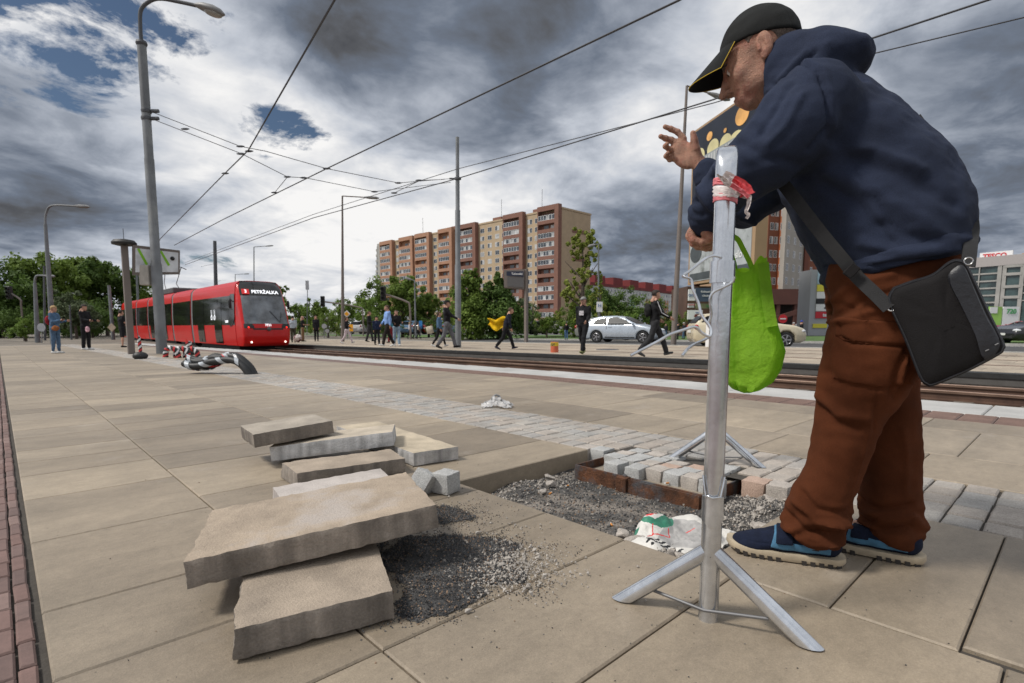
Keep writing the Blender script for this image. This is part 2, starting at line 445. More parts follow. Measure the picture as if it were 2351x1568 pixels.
# far platform: slabs, dark nosing, concrete face
fs = Slabs(); x = 12.42
for i, w in enumerate((.45, .9, .9, .55, .9, .9, .55, .9, .9, .9, .9, 1.1)):
    y = -9-.3*i; 
    red = i in (3, 7, 11)
    while y < 62:
        q = rr.choice((1.1, .56, .9)); fs.slab(x, x+w, y, y+q, base=-.12, t=rr.random(), g=.004, th=.03); y += q
    x += w
XR = x
fs.build('far_platform_paving', M_pave2)
mb = MB()
for X in (14.6, 17.0, 19.6): strip(mb, X, X+.14, -9, 62, -.114)
for (x, y) in ((950, 783), (1430, 800), (1700, 800)):
    p = spot(x, y); q = spot(x+150, y-6)
struct('red_paving_bands', mb, mat('band red', (.21, .115, .09), .8, vs=8))
mb = MB()
strip(mb, 12.2, XR+.2, -9, 62.5, -.125, 0)
strip(mb, 12.10, 12.4, -9, 62.5, -.32, 0, .3)
struct('far_platform_face', mb, mat('stained face concrete', (.24, .22, .19), .85, var=.35, vs=4, fine=.25, fs=20, col2=(.12, .10, .08), mix=.58, bump=.6, bs=30))
mb = MB(); strip(mb, 12.06, 12.42, -9, 62.5, -.116, 0, .085)
struct('far_platform_nosing', mb, mat('black rubber nosing', (.018, .018, .018), .65, vs=10, var=.3))
mb = MB(); strip(mb, 12.08, 12.4, -9, 62.5, -.2, 0, .12)
struct('nosing_support', mb, mat('dark support steel', (.08, .075, .07), .8))  # dark steel strip set back under the nosing
# road beyond, kerbs, markings
GZ = -.23
mb = MB(); strip(mb, XR+.2, XR+.42, -30, 62.5, -.1, 0, .3)
struct('road_kerb', mb, mat('kerb granite', (.34, .33, .31), .8, vs=5, fine=.2, fs=50))
mb = MB(); strip(mb, XR+.42, 33.4, -80, 140, -.22)
M_asph = mat('asphalt', (.055, .055, .056), .9, var=.2, vs=1.2, fine=.3, fs=60, bump=.4, bs=80)
struct('road', mb, M_asph)
mb = MB(); y = -60
while y < 60: strip(mb, XR+3.6, XR+3.74, y, y+3, -.214); y += 6
strip(mb, XR+.8, XR+.92, -60, 100, -.214); strip(mb, 32.7, 32.82, -60, 100, -.214)
struct('road_markings', mb, mat('road paint', (.62, .61, .58), .7, vs=9, var=.2))
mb = MB(); strip(mb, 33.4, 33.62, -80, 140, -.1, 0, .3); struct('lawn_kerb', mb, _mc['kerb granite'])
# wide land
M_land = mat('distant ground', (.085, .10, .05), .95, var=.35, vs=.05, col2=(.16, .14, .11), mix=.55)
mb = MB(); mb.add([(-3000, -3000, -1.6), (3000, -3000, -1.6), (3000, 3000, -1.6), (-3000, 3000, -1.6)], [(0, 1, 2, 3)])
struct('ground', mb, M_land)
M_lawn = mat('lawn grass', (.055, .115, .02), .95, var=.35, vs=.6, col2=(.09, .13, .03), mix=.55, fine=.35, fs=14, bump=1, bs=20)
mb = MB(); strip(mb, 33.6, 60, -80, 260, -.14); struct('lawn', mb, M_lawn)
mb = MB(); strip(mb, 60, 400, -300, 400, -.16); struct('car_park', mb, mat('car park asphalt', (.085, .083, .08), .9, var=.2, vs=.3))
# end of the near platform, crossing road and verge far left
mb = MB(); mb.box(-60, 6.0, 37.3, 37.55, -1.4, -.29); struct('platform_end_kerb', mb, _mc['kerb granite'])
mb = MB(); mb.add([(-80, 37.5, -.5), (33, 37.5, -.5), (33, 120, -.62), (-80, 120, -.62)], [(0, 1, 2, 3)])
struct('crossing_road', mb, mat('dusty gravel', (.15, .13, .105), .95, var=.3, vs=.5, fine=.3, fs=8))
mb = MB(); mb.add([(-60, -6, -.03), (-1.1, -6, -.03), (-1.1, 5, -.03), (-60, 5, -.03), (-1.1, 37.3, -.32), (-60, 37.3, -.32)], [(0, 1, 2, 3), (3, 2, 4, 5)])
struct('side_pavement', mb, M_brick)
# ================================================================ broken-out paving and loose stones
def rough_block(corners, th, r=.002, amp=.0015, chip=.004, n=(14, 9, 4), seed=0, broken=(), bottom=None, zaxis=None):
    """block from four top corners (3D, counterclockwise from above); broken: list of side numbers (0: c0-c1, 1: c1-c2 ...) with a torn face"""
    c = [Vector(p) for p in corners]; up = (c[1]-c[0]).cross(c[3]-c[0]).normalized(); rd = random.Random(seed)
    nu, nv, nw = n; lu = (c[1]-c[0]).length; lv = (c[3]-c[0]).length
    idx = {}; mb = MB(); vs = []
    def P(i, j, k):
        key = (i, j, k)
        if key in idx: return idx[key]
        u, v, w_ = i/nu, j/nv, k/nw
        # rounded arris
        du = min(u, 1-u)*lu; dv = min(v, 1-v)*lv; dw = min(w_, 1-w_)*th
        p = c[0]*(1-u)*(1-v)+c[1]*u*(1-v)+c[2]*u*v+c[3]*(1-u)*v - up*th*(1-w_)
        ed = sum(1 for d in (du, dv, dw) if d < 1e-6)
        cen = (c[0]+c[1]+c[2]+c[3])/4 - up*th/2
        q = p*22+Vector((seed*3.1, 0, 0))
        nv_ = Vector((mn.noise(q), mn.noise(q+Vector((31, 0, 0))), mn.noise(q+Vector((0, 57, 0)))))
        p2 = p + nv_*amp
        q2 = p*70+Vector((seed*7.7, 0, 0)); p2 += Vector((mn.noise(q2), mn.noise(q2+Vector((9, 0, 0))), mn.noise(q2+Vector((0, 5, 0)))))*amp*.8
        if ed >= 2:
            inn = Vector((0, 0, 0))
            if du < 1e-6: inn += (c[1]-c[0]).normalized()*(1 if u < .5 else -1)
            if dv < 1e-6: inn += (c[3]-c[0]).normalized()*(1 if v < .5 else -1)
            if dw < 1e-6: inn += up*(1 if w_ < .5 else -1)
            ch = max(0, mn.noise(p*22+Vector((seed, 3, 3)))-.25)*chip*2 + max(0, mn.noise(p*75+Vector((seed, 8, 3))))*chip*.9
            p2 += inn*(r+ch)*.6
        for b in broken:
            dist = (v*lv, (1-u)*lu, (1-v)*lv, u*lu)[b]
            if dist < .03:
                inw = ((c[3]-c[0]), (c[0]-c[1]), (c[0]-c[3]), (c[1]-c[0]))[b].normalized()
                f = 1-dist/.03
                p2 += inw*f*(abs(mn.noise(p*9+Vector((seed, 1, 1))))*.008+mn.noise(p*34)*.003+abs(mn.noise(p*80))*.003+ (1-w_)*-.004)
        idx[key] = len(vs); vs.append(p2); return idx[key]
    top_ = []; side = []
    for i in range(nu):
        for j in range(nv):
            top_.append((P(i, j, nw), P(i+1, j, nw), P(i+1, j+1, nw), P(i, j+1, nw))); side.append((P(i, j+1, 0), P(i+1, j+1, 0), P(i+1, j, 0), P(i, j, 0)))
    for k in range(nw):
        for i in range(nu): side.append((P(i, 0, k), P(i+1, 0, k), P(i+1, 0, k+1), P(i, 0, k+1))); side.append((P(i+1, nv, k), P(i, nv, k), P(i, nv, k+1), P(i+1, nv, k+1)))
        for j in range(nv): side.append((P(0, j+1, k), P(0, j, k), P(0, j, k+1), P(0, j+1, k+1))); side.append((P(nu, j, k), P(nu, j+1, k), P(nu, j+1, k+1), P(nu, j, k+1)))
    mb.v = [tuple(p) for p in vs]; mb.f = top_+side; mb.m = [0]*len(top_)+[1]*len(side)
    return mb
def slab_mats(n, top_c, side_c, top2=None):
    a = mat('slab face '+n, top_c, .88, var=.16, vs=7, bump=.55, bs=150, col2=top2, mix=.56, fine=.2, fs=330)
    m = mat('slab edge '+n, side_c, .9, var=.2, vs=9, bump=.5, bs=120, fine=.18, fs=200)
    if 'streak' not in m:
        m['streak'] = 1; nt = m.node_tree; N = nt.nodes; L = nt.links; b = N['Principled BSDF']
        src = b.inputs['Base Color'].links[0].from_socket
        tc = N.new('ShaderNodeTexCoord'); mp = N.new('ShaderNodeMapping'); mp.inputs['Scale'].default_value = (26, 26, 1.5); L.new(tc.outputs['Object'], mp.inputs[0])
        nz = N.new('ShaderNodeTexNoise'); nz.inputs['Scale'].default_value = 1; nz.inputs['Detail'].default_value = 3; L.new(mp.outputs[0], nz.inputs[0])
        r = N.new('ShaderNodeMapRange'); L.new(nz.outputs[0], r.inputs[0]); r.inputs[1].default_value = .3; r.inputs[2].default_value = .72; r.inputs[3].default_value = .78; r.inputs[4].default_value = 1.5
        x = N.new('ShaderNodeMix'); x.data_type = 'RGBA'; x.blend_type = 'MULTIPLY'; x.inputs[0].default_value = 1; L.new(src, x.inputs[6]); L.new(r.outputs[0], x.inputs[7]); L.new(x.outputs[2], b.inputs['Base Color'])
    return [a, m]
S_br = slab_mats('brown', (.36, .29, .22), (.21, .18, .15), (.40, .35, .31))
S_lt = slab_mats('light', (.46, .39, .29), (.36, .35, .34))
S_dk = slab_mats('dark', (.33, .27, .21), (.19, .165, .14))
def quadc(p0, p1, depth, z0, z1, zb0=None, zb1=None):
    """top corners from the front edge p0->p1 (xy) with heights, going back by depth perpendicular"""
    a = Vector((p0[0], p0[1], z0)); b = Vector((p1[0], p1[1], z1)); d = (b-a); n = Vector((-d.y, d.x, 0)).normalized()
    return [a, b, b+n*depth+Vector((0, 0, (zb1 if zb1 is not None else z1)-z1)), a+n*depth+Vector((0, 0, (zb0 if zb0 is not None else z0)-z0))]
G_SL = 'loose paving slabs piled by the pit'
def slab(label, corners, th, mats, **k):
    o = obj('paving_slab', rough_block(corners, th, **k), mats, smooth=True, ang=40); tag(o, label, 'paving slab', G_SL); return o
slab('largest lifted slab, lying tilted across the front of the pile with its long brown edge to the camera', [(.264, 1.352, .137), (.839, 1.184, .178), (.972, 1.552, .172), (.412, 1.70, .135)], .068, S_br, n=(40, 26, 8), seed=3, amp=.0022, chip=.006, broken=(3,))
slab('short slab lying flat in front, under the largest slab, with a pale worn patch on top', [(.287, 1.101, .073), (.602, 1.022, .074), (.765, 1.42, .07), (.44, 1.50, .07)], .068, S_dk, n=(24, 30, 8), seed=9, amp=.002, chip=.005, broken=(3,))
slab('whitish slab lying flat behind the largest slab, only its far strip showing', [(.62, 1.62, .07), (1.02, 1.60, .07), (1.13, 2.0, .07), (.70, 2.04, .07)], .066, slab_mats('grey', (.42, .38, .35), (.30, .27, .25)), n=(20, 14, 5), seed=14, broken=(2,))
slab('brown slab with a broken left end, flat on the ground under the grey edge of the next one', [(.84, 2.16, .07), (1.30, 2.075, .07), (1.35, 2.29, .07), (.86, 2.38, .07)], .068, S_dk, n=(26, 12, 7), seed=21, broken=(3,), amp=.002)
slab('long slab with a pale beige streaked top, flat at the right of the pile', [(1.385, 2.14, .069), (1.625, 2.105, .069), (1.70, 3.03, .069), (1.44, 3.06, .069)], .066, S_lt, n=(12, 30, 6), seed=27, amp=.0012)
slab('light grey slab leaning over the beige one, its clean ribbed edge to the camera', [(.900, 2.635, .09), (1.373, 2.305, .15), (1.53, 2.54, .138), (1.055, 2.86, .088)], .072, slab_mats('clean', (.44, .38, .30), (.40, .40, .40)), n=(26, 14, 7), seed=31, amp=.001, chip=.003)
slab('dark stained slab lying on top of the light grey one at the back left of the pile', [(.820, 2.60, .168), (1.185, 2.555, .196), (1.22, 2.86, .19), (.855, 2.90, .165)], .066, slab_mats('stained', (.33, .29, .24), (.155, .135, .115)), n=(22, 14, 7), seed=36, amp=.0016)
def sett_obj(label, c, size, rz, rx=0, ry=0, seed=0, group='loose granite setts', tint=0):
    sx, sy, sz = size; t = [M_grn1, M_grn2, M_grn3][tint]
    M = Mloc(c, rx, ry, rz)
    cs = [M @ Vector(v) for v in ((-sx/2, -sy/2, sz/2), (sx/2, -sy/2, sz/2), (sx/2, sy/2, sz/2), (-sx/2, sy/2, sz/2))]
    o = obj('granite_sett', rough_block(cs, sz, r=.004, amp=.0028, chip=.004, n=(6, 6, 6), seed=seed), [t, t], smooth=True, ang=35); return tag(o, label, 'granite sett', group)
M_grn1 = mat('granite grey speckle', (.38, .38, .37), .75, vs=12, fine=.5, fs=300, bump=.5, bs=180, var=.08)
M_grn2 = mat('granite warm speckle', (.40, .36, .32), .78, vs=12, fine=.45, fs=300, bump=.5, bs=180, var=.1)
M_grn3 = mat('granite pink speckle', (.42, .30, .235), .78, vs=12, fine=.45, fs=300, bump=.5, bs=180, var=.1)
sett_obj('grey granite sett standing upright beside the slab pile', (1.262, 1.72, .043), (.085, .085, .085), .25, seed=41)
sett_obj('grey granite sett tipped on its corner between the pile and the upright sett', (1.195, 1.772, .047), (.085, .08, .085), .5, .45, .35, seed=42)
# ---------------------------------------------------------------- pit: bed, gravel, chamber frame, setts on it
def hf(x, y):
    e = -.088+.012*mn.noise(Vector((x*4, y*4, 1)))+.006*mn.noise(Vector((x*17, y*17, 2)))
    e += .03*math.exp(-((x-1.45)**2+(y-.85)**2)/.02)+.035*math.exp(-((x-2.2)**2+(y-.80)**2)/.05)+.03*math.exp(-((x-1.7)**2+(y-1.75)**2)/.01)
    return e
mb = MB(); nx, ny = 110, 120; x0, x1, y0, y1 = 1.36, 2.62, .66, 1.84
vs = [(x0+(x1-x0)*i/nx, y0+(y1-y0)*j/ny, 0) for j in range(ny+1) for i in range(nx+1)]
vs = [(x, y, hf(x, y)+.003*mn.noise(Vector((x*60, y*60, 5)))) for x, y, _ in vs]
mb.add(vs, [(j*(nx+1)+i, j*(nx+1)+i+1, (j+1)*(nx+1)+i+1, (j+1)*(nx+1)+i) for j in range(ny) for i in range(nx)])
M_grav = mat('dark fine gravel', (.078, .074, .070), .95, var=.3, vs=9, fine=.6, fs=190, bump=1, bs=140, col2=(.24, .21, .18), mix=.56)
struct('pit_bed', mb, M_grav, smooth=True)
def pebble(mb, p, s, rd, mi=0, flat=.7):
    M = Mloc(p, rd.random()*6, rd.random()*6, rd.random()*6)
    vs = [M @ (Vector(v)*s*rd.uniform(.6, 1.2)) for v in ((1, 0, 0), (-1, 0, 0), (0, 1, 0), (0, -1, 0), (0, 0, flat), (0, 0, -flat))]
    mb.add(vs, [(0, 2, 4), (2, 1, 4), (1, 3, 4), (3, 0, 4), (2, 0, 5), (1, 2, 5), (3, 1, 5), (0, 3, 5)], mi)
rd = random.Random(5)
M_st = [mat('grit dark', (.05, .05, .052), .9, var=.4, vs=30), mat('grit grey', (.13, .125, .12), .9, var=.3, vs=30), mat('crumb pale', (.36, .33, .295), .95, var=.2, vs=30), mat('grit brown', (.22, .15, .10), .95, var=.3, vs=30)]
mb = MB()
for i in range(9000):
    x = rd.uniform(1.39, 2.45); y = rd.uniform(.7, 1.80)
    s = rd.choice((.0022, .003, .004, .005)) if rd.random() < .97 else .009
    pebble(mb, (x, y, hf(x, y)+s*.4), s, rd, rd.choice((0, 0, 0, 1, 1, 1, 3, 2)))
tag(obj('gravel', mb, M_st), 'dark fine gravel filling the opened pit', kind='stuff')
# spilled grit on the slabs in front of the pit (dense dark spill) and pale crumbs
mb = MB(); k = 0
def spill(x, y):
    d = min(((x-.90)/.25)**2+((y-1.21)/.27)**2, ((x-.74)/.16)**2+((y-1.04)/.13)**2); d2 = ((x-1.12)/.20)**2+((y-1.50)/.16)**2
    return max(math.exp(-d*1.2), .75*math.exp(-d2*1.6))+.30*mn.noise(Vector((x*7, y*7, 3)))+.16*mn.noise(Vector((x*25, y*25, 3)))
nx, ny = 130, 150; x0, x1, y0, y1 = .58, 1.36, .84, 1.72
hg = {}
for j in range(ny+1):
    for i in range(nx+1):
        x = x0+(x1-x0)*i/nx; y = y0+(y1-y0)*j/ny; hg[i, j] = (x, y, spill(x, y))
mb2 = MB(); vi = {}
for j in range(ny):
    for i in range(nx):
        q = [(i, j), (i+1, j), (i+1, j+1), (i, j+1)]
        if sum(hg[a][2] for a in q)/4 > .50:
            f = []
            for a in q:
                if a not in vi:
                    x, y, s = hg[a]; vi[a] = len(mb2.v); mb2.v.append((x+.002*mn.noise(Vector((x*90, y*90, 0))), y+.002*mn.noise(Vector((x*90, y*90, 9))), max(.0015, .0015+min(.006, (s-.5)*.02)+.002*mn.noise(Vector((x*80, y*80, 1))))))
                f.append(vi[a])
            mb2.f.append(tuple(f)); mb2.m.append(0)
M_spill = mat('black grit spill', (.080, .079, .078), .95, var=.35, vs=14, fine=.7, fs=260, bump=1, bs=200)
tag(obj('spilled_grit', mb2, M_spill, smooth=True), 'black grit spilled in a patch beside the largest slab', kind='stuff')
n = 0
while n < 12000:
    x = rd.uniform(.5, 1.38); y = rd.uniform(.75, 1.78); s = spill(x, y)
    if rd.random() < max(0, min(1, (s-.12)*1.8))**1.7:
        r_ = rd.choice((.0012, .0016, .002, .0028)); pebble(mb, (x, y, r_*.5+(.004 if s > .52 else 0)), r_, rd, rd.choice((0, 0, 0, 0, 1, 1, 3))); n += 1
for i in range(700):                                        # stray grit over the plaza
    x = rd.gauss(1.0, .55); y = rd.gauss(1.1, .6)
    if x < .05 or (1.38 < x < 2.3 and .7 < y < 1.81): continue
    r_ = rd.choice((.0012, .0016, .0025)); pebble(mb, (x, y, r_*.4), r_, rd, rd.choice((0, 0, 1, 3)))
n = 0
while n < 7000:
    x = rd.uniform(.55, 1.25); y = rd.uniform(.88, 1.6); s = spill(x, y)
    if s > .47: r_ = rd.choice((.0012, .0018, .0026, .0034)); pebble(mb, (x, y, .0045+max(0, (s-.5)*.02)), r_, rd, rd.choice((0, 0, 0, 0, 1, 3))); n += 1
tag(obj('scattered_grit', mb, M_st), 'loose grit scattered over the slabs', kind='stuff')
mb = MB()
for i in range(3600):
    a = rd.random(); x = rd.gauss(.96, .08); y = rd.gauss(1.06, .08)
    r_ = min(.009, rd.expovariate(1/.0014)+.0008); pebble(mb, (x, y, r_*.5+.004), r_, rd, 0)
for i in range(350):
    x = rd.gauss(1.15, .12); y = rd.gauss(1.25, .2)
    if x > 1.37: continue
    r_ = min(.006, rd.expovariate(1/.0016)+.001); pebble(mb, (x, y, r_*.5), r_, rd, 0)
for i in range(3000):
    if rd.random() < .5: x = rd.gauss(1.47, .05); y = rd.gauss(.88, .12)
    else: x = rd.uniform(1.9, 2.45); y = rd.gauss(.86, .07)
    if not (1.39 < x < 2.45 and .71 < y < 1.2): continue
    r_ = min(.014, rd.expovariate(1/.0026)+.001); pebble(mb, (x, y, hf(x, y)+r_*.5), r_, rd, 0)
for i in range(500):
    x = rd.uniform(1.5, 2.0); y = rd.uniform(1.62, 1.8); r_ = min(.01, rd.expovariate(1/.003)+.001); pebble(mb, (x, y, hf(x, y)+r_*.5), r_, rd, 0)
tag(obj('mortar_crumbs', mb, M_st[2]), 'pale crumbs of crushed mortar', kind='stuff')
# concrete chunks
M_chunk = mat('broken concrete', (.42, .38, .34), .95, var=.2, vs=20, fine=.25, fs=250, bump=.8, bs=150)
def chunk(label, c, s, seed, m=None, g='broken concrete chunks in the pit'):
    r3 = random.Random(seed); pl = [(Vector((r3.gauss(0, 1), r3.gauss(0, 1), r3.gauss(0, 1))).normalized(), r3.uniform(.55, 1.)) for _ in range(11)]
    def f(P):
        d = np.sqrt((P[0]/s[0])**2+(P[1]/s[1])**2+(P[2]/s[2])**2)-1
        for nrm, o in pl: d = np.maximum(d, P[0]/s[0]*nrm[0]+P[1]/s[1]*nrm[1]+P[2]/s[2]*nrm[2]-o*.85)
        return d*min(s)
    def dsp(v):
        k = np.array([[mn.noise(Vector(p)*60+Vector((seed, 0, 0))), mn.noise(Vector(p)*60+Vector((seed, 9, 0))), mn.noise(Vector(p)*60+Vector((seed, 0, 9)))] for p in v]); return v+k*.004*min(1, min(s)/.02)
    mb = sdf_mb(f, [-q*1.15 for q in s], [q*1.15 for q in s], min(s)/7, disp=dsp)
    o = obj('concrete_chunk', mb, m or M_chunk, smooth=True, ang=30, loc=c, rot=(r3.uniform(-.3, .3), r3.uniform(-.3, .3), r3.random()*6)); return tag(o, label, 'rubble', g)
chunk('wedge-shaped concrete chunk at the left of the cement bag against the pit edge', (1.50, 1.00, -.065), (.055, .035, .022), 1)
chunk('rounded pale chunk behind the wedge-shaped one', (1.515, 1.045, -.055), (.03, .028, .022), 2)
chunk('square grey chunk leaning in front of the bag lettering', (1.445, .825, -.04), (.028, .020, .026), 3)
chunk('rough pale chunk lying lowest before the cement bag', (1.43, .775, -.045), (.036, .028, .02), 4)
chunk('broad flat chunk under the near edge of the cement bag', (1.475, .80, -.045), (.045, .035, .022), 5)
chunk('largest pale stone right of the chamber frame', (2.28, .86, -.055), (.045, .03, .024), 6)
chunk('small pointed stone between the frame corner and the trouser leg', (2.12, .83, -.055), (.022, .016, .018), 7)
chunk('flat pale chunk behind the shoe toe', (1.95, .76, -.055), (.05, .025, .018), 8)
chunk('pale chunk beside the far sett wall', (2.33, .80, -.05), (.03, .03, .02), 9)
chunk('small flat chunk in the gravel near the long cut slab edge', (1.72, 1.62, -.075), (.028, .02, .012), 10)
chunk('tilted plate of concrete in the gravel left of the frame', (1.82, 1.66, -.065), (.035, .022, .014), 11)
chunk('pale lump between the plate of concrete and the cut slab edge', (1.88, 1.73, -.06), (.035, .02, .015), 12)
chunk('bright splinter on the black grit, largest of the spill', (.965, 1.06, .008), (.018, .010, .006), 13, M_st[2], 'pale splinters on the slabs')
chunk('bright splinter nearest the middle of the black grit', (.93, 1.13, .009), (.014, .008, .006), 14, M_st[2], 'pale splinters on the slabs')
chunk('small bright splinter at the far side of the black grit', (1.07, 1.29, .006), (.010, .008, .006), 15, M_st[2], 'pale splinters on the slabs')
chunk('pale crumb in the slab joint below the short slab', (.745, .935, .006), (.010, .008, .006), 16, M_st[2], 'pale splinters on the slabs')
# cigarette butts
def butt(label, x, y, z, a):
    t = thing('cigarette_butt', label, 'cigarette butt', (x, y, z+.004), a, 'cigarette ends')
    m = MB(); m.tube([(-.010, 0, 0), (0, 0, .0), (.009, 0, .0005)], .0036, 8); obj('filter', m, mat('cork paper', (.62, .25, .05), .8, var=.2, vs=80), t, True)
    m = MB(); m.tube([(.009, 0, .0005), (.013, 0, .001)], [.0035, .003], 8); obj('paper', m, mat('white paper', (.7, .68, .64), .9), t, True)
for l, x, y, z, a in (('orange cigarette end lying in the middle of the gravel', 1.62, 1.17, hf(1.62, 1.17), .9), ('cigarette end on the near pit edge slab', 1.40, 1.12, -.06, 2.6), ('cigarette end on the concrete inside the rusty frame', 2.075, 1.21, -.022, 2.9),
    ('cigarette end by the left edge of the gravel', 1.47, 1.55, hf(1.47, 1.55), 2.8), ('pale cigarette end at the far side of the gravel', 1.75, 1.60, hf(1.75, 1.6), .3), ('cigarette end close to the rusty frame corner', 1.90, 1.63, hf(1.9, 1.63), 3.3)):
    butt(l, x, y, z, a)
# rusty chamber frame
t = thing('chamber_frame', 'rusty rectangular steel chamber frame standing in the pit', 'chamber frame', (0, 0, 0))
M_fr = mat('rusted steel frame', (.10, .040, .018), .85, metal=.15, vs=16, var=.4, col2=(.075, .078, .085), mix=.53, bump=.8, bs=90, fine=.3, fs=150)
M_fi = mat('frame infill mortar', (.27, .23, .18), .95, vs=14, fine=.2, fs=150, bump=.5, bs=90)
fx0, fx1, fy0, fy1, fz = 2.03, 2.53, 1.03, 1.69, -.018
def wall(a, b, thick, z0, z1, m=None):
    a = Vector((a[0], a[1], 0)); b = Vector((b[0], b[1], 0)); d = (b-a).normalized(); n = Vector((-d.y, d.x, 0))*thick; mb = MB()
    seg = max(3, int((b-a).length/.03)); vs = []
    for i in range(seg+1):
        p = a.lerp(b, i/seg); w = .0015*mn.noise(p*20)
        vs += [(p.x-n.x/2+w, p.y-n.y/2, z0), (p.x+n.x/2+w, p.y+n.y/2, z0), (p.x+n.x/2+w, p.y+n.y/2, z1+w), (p.x-n.x/2+w, p.y-n.y/2, z1+w)]
    fs = [(0, 1, 2, 3), (seg*4+3, seg*4+2, seg*4+1, seg*4)]
    for i in range(seg):
        for k in range(4): fs.append((i*4+(k+1) % 4, i*4+k, i*4+4+k, i*4+4+(k+1) % 4))
    mb.add(vs, fs); return obj('side_plate', mb, m or M_fr, t)
wall((fx0, fy1), (fx0, 1.395), .007, -.108, fz); wall((fx0-.010, 1.395), (fx0-.010, fy0), .007, -.108, fz-.006)
wall((fx0-.006, fy0), (fx1, fy0), .007, -.108, fz-.005); wall((fx1, fy0+.007), (fx1, fy1-.007), .007, -.108, fz); wall((fx1, fy1), (fx0+.007, fy1), .007, -.108, fz)
mb = MB(); mb.bbox(fx0-.028, fx0+.055, 1.375, 1.43, -.1, fz-.001, .003); ob = obj('corner_bracket', mb, M_fr, t); 
mb = MB(); mb.lathe([(.009, 0), (.009, .006), (.004, .007), (.004, .011), (.0035, .011)], (fx0+.005, 1.402, fz), 6); obj('bolt', mb, mat('bolt steel', (.35, .35, .36), .4, metal=.9), ob)
mb = MB(); mb.bbox(fx0+.005, fx1-.004, fy0+.006, 1.37, -.1, -.030, .002); mb.bbox(fx0+.06, fx1-.004, 1.435, fy1-.006, -.1, -.058, .002); obj('infill', mb, M_fi, t)
mb = MB()
for a, b in (((fx0+.004, fy1), (fx0+.004, 1.43)), ((fx0+.0, 1.37), (fx0+.0, fy0))):
    mb.box(a[0]-.004, a[0]+.012, b[1], a[1], fz-.006, fz-.0025)
obj('top_flange', mb, M_fr, t)
# setts standing on the frame: front row, then the rows behind
gi = 0; R_ = random.Random(3)
names = ['first', 'second', 'third', 'fourth', 'fifth', 'sixth']
rows_ = [(2.14, [1.49, 1.375, 1.29, 1.205, 1.118, 1.035]), (2.245, [1.60, 1.505, 1.40, 1.30, 1.205, 1.11]), (2.35, [1.62, 1.52, 1.42, 1.32, 1.215, 1.12]), (2.455, [1.60, 1.50, 1.40, 1.12])]
rn = ['front row', 'second row', 'third row', 'back row']
for ri, (x, ysx) in enumerate(rows_):
    for i, y in enumerate(ysx):
        xo = x-(.045 if (ri == 0 and i < 2) else 0); w = .082 if ri == 0 else .092
        top_z = .024 if ri == 0 else (.012 if ri == 1 else .004)
        sett_obj('granite sett in the %s on the rusty frame, %s from the left' % (rn[ri], names[i]), (xo, y, top_z-.042), (.1, w, .085), R_.uniform(-.05, .05), R_.uniform(-.03, .03), R_.uniform(-.04, .04), 60+gi, 'granite setts laid on the rusty chamber frame', (0, 0, 1, 0, 2, 1)[(gi*5+ri) % 6] if ri else (0, 0, 1, 0, 1, 0)[i]); gi += 1
for i, (x, y, w) in enumerate(((2.345, .935, .10), (2.355, .84, .088), (2.33, 1.86, .10), (2.35, 1.77, .095))):
    sett_obj(('large sett at the right end of the pit, standing clear of the bed', 'sett beside the trouser leg at the right end of the pit', 'sett at the far left corner of the pit under the pavement edge', 'light grey sett behind the far corner of the rusty frame')[i], (x, y, -.047), (.105, w, .1), R_.uniform(-.05, .05), 0, 0, 90+i, 'granite setts edging the pit', (2, 1, 1, 0)[i])

# ---------------------------------------------------------------- steel barrier
M_gal = mat('galvanised steel', (.60, .62, .65), .21, metal=.9, var=.14, vs=9, bump=.05, bs=40, fine=.06, fs=90, detail=3)
M_gal.node_tree.nodes['Principled BSDF'].inputs['Specular IOR Level'].default_value = .5
def scuff(m, col, amt, sc):
    nt = m.node_tree; N = nt.nodes; L = nt.links; b = N['Principled BSDF']; src = b.inputs['Base Color'].links[0].from_socket
    tc = N.new('ShaderNodeTexCoord'); nz = N.new('ShaderNodeTexNoise'); nz.inputs['Scale'].default_value = sc; nz.inputs['Detail'].default_value = 8; nz.inputs['Roughness'].default_value = .75; L.new(tc.outputs['Object'], nz.inputs[0])
    r = N.new('ShaderNodeMapRange'); L.new(nz.outputs[0], r.inputs[0]); r.inputs[1].default_value = amt; r.inputs[2].default_value = amt+.03
    x = N.new('ShaderNodeMix'); x.data_type = 'RGBA'; L.new(r.outputs[0], x.inputs[0]); L.new(src, x.inputs[6]); x.inputs[7].default_value = tuple(col)+(1,); L.new(x.outputs[2], b.inputs['Base Color'])
scuff(M_gal, (.10, .10, .11), .66, 38)
bar = thing('crowd_barrier', 'galvanised steel crowd barrier with torn out wires, the man leaning on it', 'barrier', (1.127, .543, 0))
RD = Vector((.905, .434, 0)).normalized(); BL = 1.545
mb = MB(); pts = [(0, 0, .0), (0, 0, .06), (.0, 0, .3), (0, 0, .6), (0, 0, .9), (0, 0, .96)]
pts = [Vector(p) for p in pts]
for k in range(1, 9):
    a = k/8*PI/2; pts.append(Vector((0, 0, .969))+RD*(.055*(1-math.cos(a)))+Vector((0, 0, .055*math.sin(a))))
pts.append(RD*(BL/2)+Vector((0, 0, 1.024)))
for k in range(0, 9):
    a = PI/2*(1-k/8); pts.append(RD*(BL-.055*(1-math.cos(a)))+Vector((0, 0, .969+.055*math.sin(a))))
pts += [RD*BL+Vector((0, 0, .5)), RD*BL]
mb.tube(pts, .0215, 28, upv=(RD.y, -RD.x, 0))
